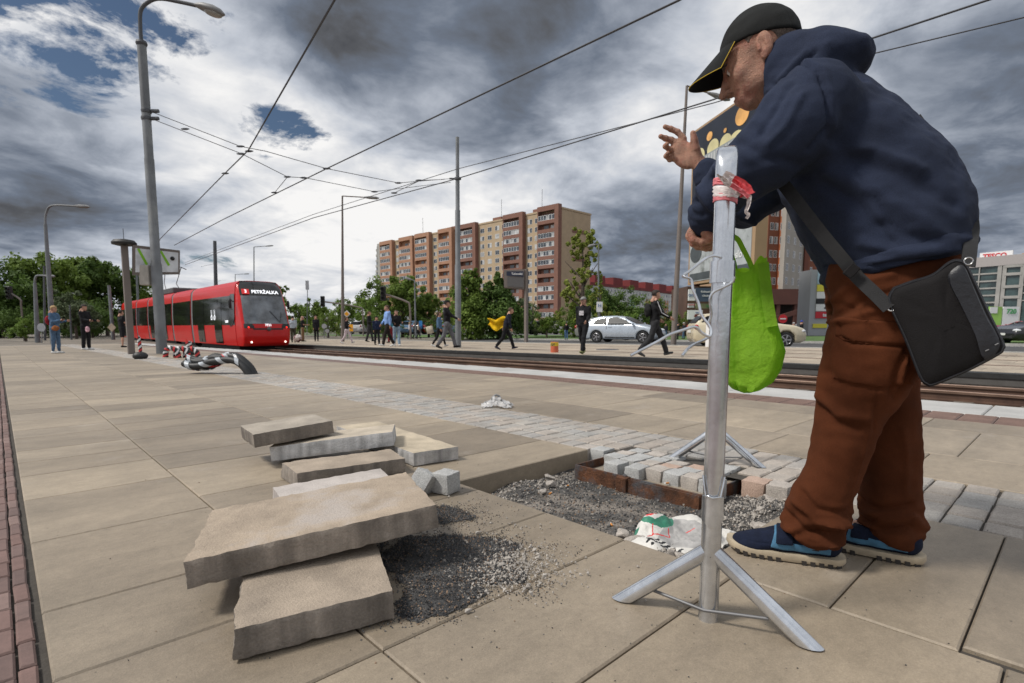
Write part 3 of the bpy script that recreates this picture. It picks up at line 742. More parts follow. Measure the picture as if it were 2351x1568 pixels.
for i in range(6, len(pts)-10):          # the top bar is drawn to a rounded square section
    q = [Vector(v) for v in mb.v[i*28:i*28+28]]; c_ = sum(q, Vector())/28
    for k in range(28):
        a = 2*PI*(k+.5)/28; s_ = 1/(abs(math.cos(a))**5+abs(math.sin(a))**5)**.2; mb.v[i*28+k] = tuple(c_+(q[k]-c_)*(1+(s_-1)*min(1, (i-5)/3)))
obj('frame_tube', mb, M_gal, bar, True, 60)
def cut_leg(a, b, r, n=20):
    """tube from a down to b, its foot cut level with the ground"""
    a = Vector(a); b = Vector(b); t_ = (b-a).normalized(); u = t_.cross(Vector((0, 0, 1))).normalized(); v = u.cross(t_)
    vs = []; 
    for c in (a, a.lerp(b, .5), b):
        for k in range(n):
            w_ = 2*PI*k/n; vs.append(c+u*math.cos(w_)*r+v*math.sin(w_)*r)
    for k in range(n):
        p = vs[2*n+k]; s = (b.z-p.z)/t_.z; vs[2*n+k] = p+t_*s
    mb = MB(); fs = [tuple(range(n-1, -1, -1)), tuple(range(2*n, 3*n))]
    for i in range(2):
        for k in range(n):
            q = i*n+k; w_ = i*n+(k+1) % n; fs.append((q, w_, w_+n, q+n))
    return mb.add(vs, fs)
f1, f2 = Vector((-.070, .180, .004)), Vector((.047, -.195, .004))
for off in (Vector((0, 0, 0)), RD*BL):
    for f in (f1, f2):
        d = f.normalized(); obj('leg', cut_leg(off+Vector((0, 0, .165)), off+f, .0185), M_gal, bar, True, 50)
    mb = MB(); mb.tube([off+f1*.84+Vector((.012, -.02, .038)), off+Vector((-.022, 0, .028)), off+f2*.62+Vector((0, 0, .035))], .0038, 8); obj('brace_rod', mb, mat('dull rod steel', (.16, .16, .165), .5, metal=.6), bar, True)
# hook cup and sleeve on the near post
def half_sleeve(z0, z1, r, a0, a1, th=.003, n=16, cut=.0):
    mb = MB(); vs = []
    for j, z in enumerate((z0, z0+(z1-z0)*.5, z1)):
        for k in range(n+1):
            a = a0+(a1-a0)*k/n; zz = z + (cut*math.sin(PI*k/n)*-1 if j == 0 else 0)
            for rr_ in (r, r+th): vs.append((rr_*math.cos(a), rr_*math.sin(a), zz))
    w_ = 2*(n+1); fs = []
    for j in range(2):
        for k in range(n):
            q = j*w_+2*k; fs += [(q+1, q+3, q+3+w_, q+1+w_), (q+2, q, q+w_, q+2+w_)]
    for k in range(n): fs += [(2*k, 2*k+2, 2*k+3, 2*k+1), (2*w_+2*k+1, 2*w_+2*k+3, 2*w_+2*k+2, 2*w_+2*k)]
    for j in range(2):
        q = j*w_; fs += [(q, q+1, q+1+w_, q+w_)]; q = j*w_+2*n; fs += [(q+1, q, q+w_, q+1+w_)]
    return mb.add(vs, fs)
ca = math.atan2(-.543, -1.127)
obj('clamp_sleeve', half_sleeve(.752, .797, .0225, ca-1.5, ca+1.5), M_gal, bar, True, 40)
mb = half_sleeve(.236, .290, .0225, ca-1.1, ca+1.1, cut=.012); mb.tube([(.025*math.cos(ca-1.1), .025*math.sin(ca-1.1), .335), (.0255*math.cos(ca-.9), .0255*math.sin(ca-.9), .318), (.0275*math.cos(ca-.6), .0275*math.sin(ca-.6), .293), (.0275*math.cos(ca), .0275*math.sin(ca), .290), (.0275*math.cos(ca+.6), .0275*math.sin(ca+.6), .293), (.0255*math.cos(ca+.9), .0255*math.sin(ca+.9), .318), (.025*math.cos(ca+1.1), .025*math.sin(ca+1.1), .335)], .002, 8)
obj('hook_cup', mb, M_gal, bar, True, 40)
def wpath(pts, dep):
    out = []
    for i, (x, y) in enumerate(pts):
        dd = dep[0]+(dep[1]-dep[0])*i/(len(pts)-1); out.append(Vector((0, 0, CAMH))+ray(x, y)*dd-Vector((1.127, .543, 0)))
    return out
def smooth_path(p, n=5):
    out = []
    for i in range(len(p)-1):
        a = p[max(0, i-1)]; b = p[i]; c = p[i+1]; d = p[min(len(p)-1, i+2)]
        for k in range(n):
            t_ = k/n; out.append(.5*((2*b)+(c-a)*t_+(2*a-5*b+4*c-d)*t_*t_+(3*b-a-3*c+d)*t_**3))
    return out+[p[-1]]
cw = lambda l: [(1488.6+.4288*x, 172.9+.4288*y) for x, y in l]
for path, dep in ((cw([(385, 972), (345, 966), (300, 985), (225, 1045), (185, 1075), (228, 1092), (240, 1150), (270, 1225), (285, 1285), (325, 1340), (337, 1375), (325, 1398), (285, 1378), (262, 1352), (235, 1348), (190, 1362), (110, 1390), (50, 1425), (-95, 1500)]), (1.12, 1.05)),
                  (cw([(462, 1078), (445, 1110), (400, 1135), (350, 1160), (330, 1195), (335, 1250), (335, 1290), (322, 1325), (325, 1345)]), (1.10, 1.13)),
                  (cw([(335, 1395), (300, 1415), (255, 1435), (215, 1460), (190, 1490), (182, 1504)]), (1.12, 1.08))):
    mb = MB(); mb.tube(smooth_path(wpath(path, dep)), .0029, 10); obj('bent_wire', mb, M_gal, bar, True)
# barrier tape knotted round the near post
tp = thing('barrier_tape', 'red and white barrier tape knotted round the near barrier post', 'barrier tape', (1.127, .543, 0))
M_tr = mat('tape red', (.62, .06, .07), .5, var=.15, vs=30, bump=.4, bs=60); M_tp = mat('tape faded pink', (.60, .17, .19), .55, var=.2, vs=30, bump=.4, bs=60); M_tw = mat('tape white', (.68, .62, .60), .5, var=.12, vs=30, bump=.4, bs=60)
def band(z0, z1, r, tilt=0., ph=0., m=None, amp=.0012):
    mb = MB(); n = 40; vs = []
    for j in range(7):
        for k in range(n):
            a = 2*PI*k/n; q = r+amp*mn.noise(Vector((math.cos(a)*4+ph, math.sin(a)*4, j*1.7)))+amp*(j % 2)
            vs.append((q*math.cos(a), q*math.sin(a), z0+(z1-z0)*j/6+tilt*math.cos(a-ca+ph)))
    mb.add(vs, [(j*n+k, j*n+(k+1) % n, (j+1)*n+(k+1) % n, (j+1)*n+k) for j in range(6) for k in range(n)]); return obj('tape_wrap', mb, m, tp, True, 80)
band(.916, .931, .0232, .004, 1., M_tp); band(.928, .950, .0238, .005, 2.4, M_tw, .002); band(.947, .962, .0240, .006, 1.5, M_tp, .002)
def flap(pts, w0, m, seed):
    """crumpled ribbon along photo-plane points at the post's depth"""
    mb = MB(); P = smooth_path(pts, 6); n = len(P); vs = []
    for i, p in enumerate(P):
        t_ = (P[min(n-1, i+1)]-P[max(0, i-1)]).normalized(); s = t_.cross(FW).normalized(); w_ = w0[0]+(w0[1]-w0[0])*i/(n-1)
        for j in range(7):
            u = (j/6-.5); vs.append(p+s*u*w_+FW*(.004*mn.noise(Vector((i*.35+seed, j*1.1, 0)))+.0025*math.sin(j*2.4+seed)))
    mb.add(vs, [(i*7+j, i*7+j+1, i*7+8+j, i*7+7+j) for i in range(n-1) for j in range(6)]); return obj('tape_end', mb, m, tp, True, 80)
cz = lambda l, d: [Vector((0, 0, CAMH))+ray((1600+x/5.228)*.9604, (180+y/5.228)*.9604)*d-Vector((1.127, .543, 0)) for x, y in l]
flap(cz([(595, 1240), (650, 1280), (700, 1330), (780, 1380)], 1.075), (.002, .012), M_tw, 1); flap(cz([(680, 1235), (760, 1290), (830, 1340), (900, 1400)], 1.07), (.014, .030), M_tw, 2)
flap(cz([(800, 1290), (880, 1340), (940, 1410), (975, 1500)], 1.065), (.010, .030), M_tr, 3); flap(cz([(770, 1370), (850, 1420), (930, 1470), (990, 1530)], 1.06), (.012, .008), M_tp, 4); flap(cz([(840, 1460), (900, 1490), (960, 1520), (1000, 1520), (985, 1620), (960, 1700), (990, 1740), (960, 1790)], 1.065), (.012, .006), M_tw, 5)
# ---------------------------------------------------------------- cement bag
bagt = thing('cement_bag', 'crumpled white and green cement bag lying in the pit', 'cement bag', (0, 0, 0))
B0, B1, B2, B3 = Vector((1.455, 1.005, 0)), Vector((1.50, .755, 0)), Vector((1.86, .80, 0)), Vector((1.80, 1.08, 0))
def bagp(u, v, off=0.):
    p = B0*(1-u)*(1-v)+B1*u*(1-v)+B2*u*v+B3*(1-u)*v
    a = p.x*9; b = p.y*9
    fold = .016*abs(math.sin(5.2*u+2.2*v+1.3*mn.noise(Vector((a*.5, b*.5, 3)))))+.012*abs(mn.noise(Vector((a, b, 0))))+.007*abs(mn.noise(Vector((a*2.6, b*2.6, 4))))+.003*abs(mn.noise(Vector((a*6, b*6, 4))))
    hump = .055*math.exp(-((u-.15)/.22)**2-((v-.58)/.25)**2)+.03*math.exp(-((u-.55)/.3)**2-((v-.9)/.2)**2)+.022*math.exp(-((u-.3)/.25)**2-((v-.1)/.12)**2)
    edge = min(u, 1-u, v, 1-v); z = -.086+fold+hump+(.010 if edge > .05 else .010*edge/.05)
    return Vector((p.x+.012*mn.noise(Vector((a, b, 7))), p.y+.012*mn.noise(Vector((a, b, 9))), z+off))
def glyphs(segs, u0, v0, sc, ang, th, mi):
    c_, s_ = math.cos(ang), math.sin(ang)
    return [((u0+(a[0]*c_-a[1]*s_)*sc, v0+(a[0]*s_+a[1]*c_)*sc), (u0+(b[0]*c_-b[1]*s_)*sc, v0+(b[0]*s_+b[1]*c_)*sc), th, mi) for a, b in segs]
INK = glyphs([((0, 0), (0, .7)), ((0, .5), (.28, .68)), ((.5, 0), (.5, .7)), ((.5, .6), (.85, .6)), ((.87, 0), (.87, .58)), ((1.2, 0), (1.2, .68)), ((1.2, .93), (1.2, .95)), ((1.55, .05), (1.55, .95)), ((1.38, .7), (1.75, .7))], .66, .235, .22, R(172), .019, 4)
INK += glyphs([((0, 0), (0, .8)), ((.50, 0), (.50, .8)), ((.22, .8), (.78, .8))], .13, .655, .10, R(185), .011, 4)
INK += [(a, b, .006, 2) for a, b in (((.24, .30), (.40, .42)), ((.24, .30), (.20, .42)), ((.40, .42), (.34, .52)), ((.20, .22), (.24, .30)), ((.52, .62), (.6, .7)))]
def ink(u, v):
    for a, b, th, mi in INK:
        dx, dy = b[0]-a[0], b[1]-a[1]; t = max(0, min(1, ((u-a[0])*dx+(v-a[1])*dy)/(dx*dx+dy*dy+1e-9)))
        if (u-a[0]-t*dx)**2+(v-a[1]-t*dy)**2 < th*th: return mi
mb = MB(); nu, nv = 150, 170
gp = [[bagp(i/nu, j/nv) for i in range(nu+1)] for j in range(nv+1)]
mb.v = [tuple(p) for r_ in gp for p in r_]+[tuple(Vector(p)-Vector((0, 0, .006))) for r_ in gp for p in r_]
NN = (nu+1)*(nv+1)
for j in range(nv):
    for i in range(nu):
        u, v = i/nu, j/nv; q = j*(nu+1)+i
        g_ = ((u-.14)/.20)**2+((v-.60)/.20)**2 < 1 or (u < .05 and v < .35)
        red = .0 < u-.0 < .13 and .50 < v < .66
        plate = .0 < u < .2 and .48 < v < .69
        band_ = .30 < u < .95 and .28 < v < .8
        mi = ink(u, v) or (2 if red else (0 if plate and g_ else (1 if g_ else (3 if band_ else 0))))
        mb.f.append((q, q+1, q+nu+2, q+nu+1)); mb.m.append(mi); mb.f.append((q+NN, q+nu+1+NN, q+nu+2+NN, q+1+NN)); mb.m.append(0)
M_bw = mat('bag white film', (.62, .60, .56), .55, var=.1, vs=14, bump=.3, bs=40)
obj('bag_film', mb, [M_bw, mat('bag green print', (.035, .19, .12), .55, vs=20), mat('bag red print', (.62, .03, .03), .55, vs=20), mat('bag grey film', (.36, .35, .34), .5, var=.15, vs=18, bump=.3, bs=40), mat('black print', (.012, .012, .012), .6, var=0)], bagt, True, 80)
# ---------------------------------------------------------------- clear crumpled plastic, taped hoses
pl = thing('plastic_wrap', 'crumpled clear plastic wrap with a short grey hose lying on the slabs', 'plastic wrap', (2.95, 3.30, 0))
mb = MB(); nu, nv = 26, 20; vs = []
for j in range(nv+1):
    for i in range(nu+1):
        u, v = i/nu-.5, j/nv-.5; q = Vector((u*5, v*5, 0)); r_ = max(0, 1-math.hypot(u, v)*1.7)
        vs.append((u*.25+.03*mn.noise(q*1.4), v*.16+.03*mn.noise(q*1.4+Vector((5, 0, 0))), .004+r_*.07+.045*abs(mn.noise(q*2))*(.3+r_)+.02*abs(mn.noise(q*5))))
mb.add([Mloc(rz=-.8) @ Vector(v) for v in vs], [(j*(nu+1)+i, j*(nu+1)+i+1, (j+1)*(nu+1)+i+1, (j+1)*(nu+1)+i) for j in range(nv) for i in range(nu)])
M_film = mat('clear film', (.62, .62, .62), .25, vs=12, var=.1); M_film.node_tree.nodes['Principled BSDF'].inputs['Alpha'].default_value = .62
obj('film', mb, M_film, pl, True, 80)
mb = MB(); mb.tube(smooth_path([Vector(p) for p in ((-.03, .03, .0), (-.035, .03, .06), (-.01, .01, .10), (.02, -.01, .09))]), .009, 10); mb.lathe([(.012, 0), (.012, .03), (.008, .034)], (.085, -.07, 0), 10); obj('hose_stub', mb, mat('grey hose', (.20, .20, .20), .6), pl, True)
M_hose = mat('black corrugated hose', (.016, .017, .018), .55, var=.2, vs=20)
M_htr = mat('hose tape red', (.50, .03, .03), .45, vs=15); M_htw = mat('hose tape white', (.62, .62, .62), .45, vs=15, var=.15); M_htg = mat('hose tape silver', (.38, .41, .44), .4, vs=15)
def hose(parent, P, r, n=14, part='hose', rib=True):
    mb = MB(); P = smooth_path(P, 10); rs = [r*(1+(.09 if i % 2 else -.03)) if rib else r for i in range(len(P))]; mb.tube(P, rs, n); return obj(part, mb, M_hose, parent, True, 60), P
def spiral_tape(parent, P, r, pitch, w, mats, ph=0., a=0, b=None, seed=0):
    """helical bands of tape round a path"""
    b = b or len(P)-1; L_ = 0; acc = []
    for i in range(a, b+1):
        if i > a: L_ += (P[i]-P[i-1]).length
        acc.append(L_)
    for mi, m in enumerate(mats):
        mb = MB(); vs = []; N_ = int(L_/pitch*18)
        prev = None
        for q in range(N_+1):
            s = L_*q/N_; i = max(k for k in range(len(acc)) if acc[k] <= s+1e-9); i = min(i, len(acc)-2); f = (s-acc[i])/max(1e-6, acc[i+1]-acc[i]); p = P[a+i].lerp(P[a+i+1], f); t_ = (P[a+i+1]-P[a+i]).normalized()
            u = t_.cross(Vector((.3, .8, .2))).normalized(); v = t_.cross(u); ang = 2*PI*s/pitch+ph+mi*2*PI/len(mats)
            rr_ = r*(1.12+.05*mn.noise(Vector((q*.3, seed, mi)))); c = p+(u*math.cos(ang)+v*math.sin(ang))*rr_; tang = (t_)*1.
            vs += [c-tang*w/2, c+tang*w/2]
        mb.add(vs, [(2*k, 2*k+1, 2*k+3, 2*k+2) for k in range(N_)]); obj('tape', mb, m, parent, True, 80)
h1 = thing('taped_hose', 'arched bundle of black hoses wrapped in red and white tape, nearest on the plaza', 'cable hose', (0, 0, zn(8.6)), 0, 'black hose ends wrapped in barrier tape')
g0 = gnd(432, 851); g1 = gnd(580, 854); Z = Vector((0, 0, 1)); d = (g1-g0)
side = Vector((-d.y, d.x, 0)).normalized()
def arc(off, hh, lift): return [g0+d*q+side*off*k_+Z*(z_*k2+(lift if q < .45 else 0)) for q, z_, k_, k2 in ((0, .13, 1.3, 1), (.12, .09, 1.4, 1), (.28, .10, 1.3, 1), (.40, .15, 1.2, 1), (.52, hh*.9, 1, 1), (.66, hh, .9, 1), (.80, hh*.88, .9, 1), (.92, hh*.45, 1, 1), (1.0, -.05, 1, 1))]
for off, hh, lift in ((0, .25, 0), (.07, .23, .0), (.03, .27, .10), (-.06, .21, .02), (.0, .26, .08)):
    o_, P_ = hose(h1, arc(off, hh, lift), .046)
    spiral_tape(h1, P_, .050, .34+off, .06+abs(off)*.3, (M_htr, M_htw) if lift == 0 else (M_htg,), off*20, 0, int(len(P_)*.8), seed=off*9)
def hose2(label, c, hh, fat, hr=.05):
    t_ = thing('taped_hose', label, 'cable hose', c, 0, 'black hose ends wrapped in barrier tape')
    o_, P_ = hose(t_, [Vector((0, 0, 0)), Vector((.01, 0, hh*.5)), Vector((-.01, .01, hh))], hr); spiral_tape(t_, P_, hr*1.1, .16, .05, (M_htr, M_htw), 0, seed=fat)
    mb = MB(); mb.ell((0, 0, .07), (.16, .13, .10), 12, 8); obj('wrapped_base', mb, M_hose, t_, True)
p = gnd(322, 815); hose2('short taped hose stub beside the info pillar', Vector((p.x, p.y, zn(p.y))), .52, 1, .03)
p = gnd(435, 806); hose2('upright taped hose stub right of the tall lamp pole', Vector((p.x, p.y, zn(p.y))), .36, 2, .06)
h3 = thing('taped_hose', 'low coil of taped hoses at the foot of the tall lamp pole', 'cable hose', (0, 0, 0), 0, 'black hose ends wrapped in barrier tape')
p = gnd(395, 813); p.z = zn(p.y); sx_ = RT
for k in range(3):
    c = p+sx_*(.18*k-.16)+FW*(.1*k); P0 = [c+Vector((0, 0, .02)), c+sx_*.03+Z*.18, c+sx_*.14+Z*.24, c+sx_*.28+Z*.16, c+sx_*.32+Z*.0]
    o_, P_ = hose(h3, P0, .05); spiral_tape(h3, P_, .055, .18, .05, (M_htr, M_htw), k, seed=k)
# ================================================================ the man on the barrier
MO = Vector((1.76, .44, 0)); MA = math.atan2(.36, .933)
MF = Vector((-math.sin(MA), math.cos(MA), 0)); MR = Vector((math.cos(MA), math.sin(MA), 0))
def loc(x, y, s):
    d = ray(x, y); o = MO+MR*s; k = o.dot(MR)/d.dot(MR); p = d*k-MO; return Vector((s, p.dot(MF), d.z*k+CAMH))
def normals(v, q):
    n = np.zeros_like(v); a, b, c, d = (v[q[:, i]] for i in range(4)); fn = np.cross(c-a, d-b)
    for i in range(4): np.add.at(n, q[:, i], fn)
    return n/(np.linalg.norm(n, axis=1)[:, None]+1e-12)
def sdf_cloth(f, lo, hi, h, dispf=None, M=None, mb=None, smooth=1):
    v, q = nets(f, lo, hi, h)
    for _ in range(smooth):
        acc = np.zeros_like(v); cnt = np.zeros(len(v))
        for i in range(4):
            a, b = q[:, i], q[:, (i+1) % 4]; np.add.at(acc, a, v[b]); np.add.at(cnt, a, 1); np.add.at(acc, b, v[a]); np.add.at(cnt, b, 1)
        v = .5*v+.5*acc/np.maximum(cnt, 1)[:, None]
    if dispf is not None:
        n = normals(v, q); v = v+n*dispf(v, n)[:, None]
    if M is not None: A = np.array(M); v = v @ A[:3, :3].T+A[:3, 3]
    mb = mb or MB(); b = len(mb.v); mb.v += [tuple(x) for x in v.tolist()]; mb.f += [tuple(b+i for i in t) for t in q.tolist()]; mb.m += [0]*len(q); return mb
def seg_d(v, a, b, k=(1, 2)):
    p = v[:, k]; a = np.array(a); b = np.array(b); d = b-a; t = np.clip(((p-a)@d)/(d@d+1e-12), 0, 1); return np.linalg.norm(p-(a+t[:, None]*d), axis=1)
def foldlines(lines, s, xmax=0.0, side=-1):
    """lines: [(pts px, amp, width)] seen on the near side"""
    L_ = [([(loc(x, y, s).y, loc(x, y, s).z) for x, y in pts], amp, wd) for pts, amp, wd in lines]
    def f(v, n):
        d = np.zeros(len(v)); msk = np.clip((-n[:, 0]+.1)*2.5, 0, 1) if side < 0 else 1.
        for pts, amp, wd in L_:
            m = None
            for a, b in zip(pts, pts[1:]):
                e = seg_d(v, a, b); m = e if m is None else np.minimum(m, e)
            d += amp*np.exp(-(m/wd)**2)
        return d*msk
    return f
def vnoise(v, sc, off=0.):
    sc = np.array(sc); return np.array([mn.noise(Vector(p)) for p in (v*sc+off).tolist()])
man = thing('person', 'grey-haired man in dark blue hoodie, brown corduroy trousers and black cap leaning on the barrier', 'person', MO, MA)
M_skin = mat('tanned skin', (.37, .195, .13), .55, var=.16, vs=38, bump=.6, bs=260, col2=(.33, .135, .09), mix=.55, fine=.14, fs=340)
M_skin.node_tree.nodes['Principled BSDF'].inputs['Subsurface Weight'].default_value = .12; M_skin.node_tree.nodes['Principled BSDF'].inputs['Subsurface Scale'].default_value = .008
M_navy = mat('navy fleece', (.021, .028, .052), .93, var=.18, vs=5, fine=.25, fs=420, bump=.35, bs=420, spec=.2)
# ---- head
HC = Vector((0, .293, 1.423)); TILT = -R(21.5); HM = Matrix.Translation(HC) @ Matrix.Rotation(TILT, 4, 'X')
def head_sdf(P, detail=True, neck=True):
    X, Y, Z = P; A = np.abs(X)
    Q = (A, Y, Z)
    d = ellip(P, (0, -.014, .034), (.079, .101, .088))
    d = smin(d, ellip(P, (0, .030, -.035), (.060, .064, .078)), .03)
    d = smin(d, ellip(Q, (.034, -.004, -.062), (.030, .034, .034)), .03)      # jaw corner
    d = smin(d, ellip(P, (0, .060, -.101), (.024, .020, .017)), .022)          # chin
    d = smin(d, ellip(Q, (.040, .056, -.022), (.020, .022, .020)), .02)        # cheekbone
    d = smin(d, cone(Q, (0, .082, .020), (.036, .072, .022), .012, .010), .014)  # brow
    d = smin(d, cone(P, (0, .086, .010), (0, .116, -.041), .0085, .0125), .010)  # nose
    d = smin(d, ellip(Q, (.0115, .099, -.046), (.010, .012, .009)), .005)
    d = smin(d, ellip(P, (0, .074, -.080), (.030, .020, .020)), .012)
    if detail:
        d = smax(d, -ellip(Q, (.032, .094, -.001), (.016, .014, .011)), .010)   # eye socket
        d = smin(d, ellip(Q, (.031, .076, -.002), (.0145, .0125, .0125)), .003)  # lid
        d = smax(d, -cone(Q, (.017, .098, -.003), (.048, .080, -.008), .0016, .001), .003)
        d = smin(d, cone(Q, (0, .0935, -.0735), (.021, .083, -.0765), .0045, .002), .003)
        d = smin(d, cone(Q, (0, .0915, -.0835), (.018, .083, -.0815), .0055, .002), .003)
        d = smax(d, -cone(Q, (0, .099, -.0785), (.024, .085, -.0790), .0016, .001), .002)
        d = smax(d, -cone(Q, (.017, .104, -.050), (.033, .082, -.078), .0018, .001), .005)  # fold beside the mouth
        d = smax(d, -ellip(Q, (.006, .106, -.0545), (.003, .004, .003)), .002)
        d = smax(d, -cone(Q, (.040, .078, -.016), (.052, .062, -.012), .0015, .0008), .004)
    # ear
    Ye = Y+.012; e1 = ellip((A, Ye*math.cos(.2)+Z*math.sin(.2), -Ye*math.sin(.2)+Z*math.cos(.2)), (.083, -.004, .000), (.010, .021, .035))
    e1 = smax(e1, -ellip((A, Ye, Z), (.094, .003, .004), (.009, .012, .021)), .004)
    e1 = smin(e1, cone((A, Ye, Z), (.086, .010, .002), (.088, .012, -.010), .004, .0045), .003)
    e1 = smin(e1, ellip((A, Ye, Z), (.082, .008, -.029), (.006, .008, .010)), .005)
    e1 = smin(e1, cone((A, Ye, Z), (.088, -.006, .018), (.088, -.008, -.006), .003, .003), .003)
    d = smin(d, e1, .006)
    if neck:
        d = smin(d, cone(P, (0, -.030, -.045), (0, -.075, -.170), .056, .064), .03)
        d = smin(d, cone(P, (0, .03, -.095), (0, -.03, -.15), .018, .03), .03)
    return d
def hd(v):
    n = vnoise(v, 90)*.0005+vnoise(v, (35, 35, 60), 3)*.0007
    fr = np.clip((v[:, 1]-.03)/.03, 0, 1)
    n += fr*(-.0010*np.exp(-((v[:, 2]-.045-.004*np.sin(v[:, 0]*60))/.0018)**2)-.0010*np.exp(-((v[:, 2]-.055)/.0018)**2))
    return n
body = sdf_cloth(lambda P: head_sdf(P), (-.105, -.16, -.2), (.105, .13, .13), .0026, lambda v, n: hd(v), HM, None, 0)
# ---- hands
def hand_mesh(palm, fingers, thumb, wrist, mb, k=.006):
    allp = [Vector(p[:3]) for ch in ([wrist]+[thumb]+fingers) for p in ch]
    lo = [min(p[i] for p in allp)-.03 for i in range(3)]; hi = [max(p[i] for p in allp)+.03 for i in range(3)]
    def f(P):
        d = None
        for c, rr_ in palm:
            e = ellip(P, c, rr_[:3], rr_[3] if len(rr_) > 3 else None); d = e if d is None else smin(d, e, .012)
        d = smin(d, chain(P, wrist, .01), .014)
        fd = None
        for ch in fingers:
            e = chain(P, ch, .003)
            for q in ch[1:-1]: e = smin(e, ellip(P, q[:3], (q[3]*1.1,)*3), .002)
            fd = e if fd is None else np.minimum(fd, e)
        d = smin(d, fd, k); d = smin(d, chain(P, thumb, .004), .009)
        return d
    return sdf_cloth(f, lo, hi, .0019, lambda v, n: vnoise(v, 120)*.0004+vnoise(v, 45)*.0008, None, mb, 0)
def px3(x, y, s, r): p = loc(x, y, s); return (p.x, p.y, p.z, r)
s0 = .19
pc = loc(1572, 352, s0)
wr = [px3(1650, 412, s0+.005, .030), px3(1616, 386, s0+.002, .026), px3(1594, 366, s0, .024)]
axis = (loc(1544, 338, s0)-loc(1612, 384, s0)).normalized(); nn = Vector((1, 0, 0)); b_ = axis.cross(nn).normalized()
PM = Matrix((nn, axis, b_)).transposed()
palm = [(loc(1572, 354, s0), (.015, .046, .037, PM)), (loc(1556, 340, s0), (.013, .026, .036, PM)), (loc(1592, 345, s0-.010), (.014, .030, .017, Matrix((nn, (loc(1590, 318, s0)-loc(1596, 372, s0)).normalized(), (loc(1590, 318, s0)-loc(1596, 372, s0)).normalized().cross(nn))).transposed())), (loc(1566, 374, s0-.006), (.013, .034, .014, PM))]
fin = [[px3(1570, 318, s0, .0105), px3(1556, 303, s0-.004, .0098), px3(1540, 296, s0-.012, .0090), px3(1527, 291, s0-.022, .0078)],
       [px3(1555, 328, s0, .0105), px3(1541, 322, s0-.006, .0100), px3(1528, 318, s0-.018, .0092), px3(1517, 313, s0-.030, .0080)],
       [px3(1549, 346, s0, .0100), px3(1538, 344, s0-.012, .0096), px3(1528, 336, s0-.028, .0088), px3(1531, 331, s0-.042, .0078)],
       [px3(1548, 364, s0, .0092), px3(1538, 366, s0-.012, .0086), px3(1529, 358, s0-.026, .0078), px3(1533, 352, s0-.036, .0070)]]
thb = [px3(1602, 366, s0-.008, .016), px3(1598, 342, s0-.020, .0135), px3(1594, 322, s0-.026, .0115), px3(1591, 306, s0-.030, .0092)]
hand_mesh(palm, fin, thb, wr, body)
s1 = -.10
wr = [px3(1645, 492, s1, .030), px3(1618, 512, s1, .026), px3(1606, 526, s1, .024)]
ax2 = (loc(1590, 545, s1)-loc(1625, 512, s1)).normalized(); PM2 = Matrix((nn, ax2, ax2.cross(nn))).transposed()
palm = [(loc(1606, 530, s1), (.024, .036, .026, PM2)), (loc(1592, 540, s1+.006), (.026, .022, .020, PM2))]
fin = [[px3(1585, 534, s1-.026, .0105), px3(1592, 551, s1-.030, .0102), px3(1612, 556, s1-.030, .0095), px3(1630, 553, s1-.026, .0080)],
       [px3(1582, 542, s1-.008, .0108), px3(1593, 559, s1-.010, .0104), px3(1614, 564, s1-.008, .0096), px3(1631, 560, s1-.004, .0080)],
       [px3(1588, 548, s1+.012, .0105), px3(1602, 566, s1+.012, .0100), px3(1622, 570, s1+.014, .0092), px3(1637, 563, s1+.016, .0078)],
       [px3(1598, 550, s1+.030, .0098), px3(1612, 568, s1+.030, .0090), px3(1630, 570, s1+.030, .0082), px3(1641, 563, s1+.03, .0072)]]
thb = [px3(1612, 524, s1-.024, .0145), px3(1620, 535, s1-.034, .0125), px3(1632, 544, s1-.036, .0108), px3(1642, 548, s1-.034, .0088)]
hand_mesh(palm, fin, thb, wr, body)
# ---- inner figure joining head, arms and legs under the clothes
def inner(P):
    d = chain(P, [(0, -.07, .84, .12, .14), (0, -.02, .98, .14, .16), (0, .08, 1.16, .12, .17), (0, .15, 1.27, .08, .14), (0, .215, 1.33, .05, .05)], .04)
    for sg, A in ((-1, [(-.17, .16, 1.23, .055), (-.235, .275, 1.075, .042), (-.12, .405, .975, .03), (-.10, .42, .955, .026)]), (1, [(.17, .16, 1.22, .055), (.19, .31, 1.06, .042), (.19, .44, 1.18, .03)])):
        d = smin(d, chain(P, A, .02), .03)
    d = smin(d, chain(P, [(-.09, -.05, .80, .095), (-.10, .01, .49, .06), (-.10, .055, .26, .045), (-.10, .07, .09, .036), (-.10, .15, .055, .03), (-.10, .24, .045, .022)], .02), .03)
    d = smin(d, chain(P, [(.09, -.05, .80, .095), (.08, -.08, .49, .06), (.05, -.10, .26, .045), (.02, -.12, .09, .036), (.045, -.04, .055, .03), (.07, .03, .045, .022)], .02), .03)
    return d
sdf_cloth(inner, (-.36, -.3, .0), (.34, .5, 1.4), .014, None, None, body, 0)
obj('body', body, M_skin, man, True, 80)
ey = MB()
for sg in (-1, 1): ey.ell(HM @ Vector((sg*.031, .0785, -.002)), (.0115, .0115, .0115), 16, 12)
obj('eye', ey, mat('eye white', (.55, .50, .46), .25, var=.05), man, True)
ir = MB()
for sg in (-1, 1): ir.ell(HM @ Vector((sg*.031, .0865, -.006)), (.005, .0042, .005), 12, 8)
obj('iris', ir, mat('iris brown', (.05, .025, .012), .2, var=0), man, True)
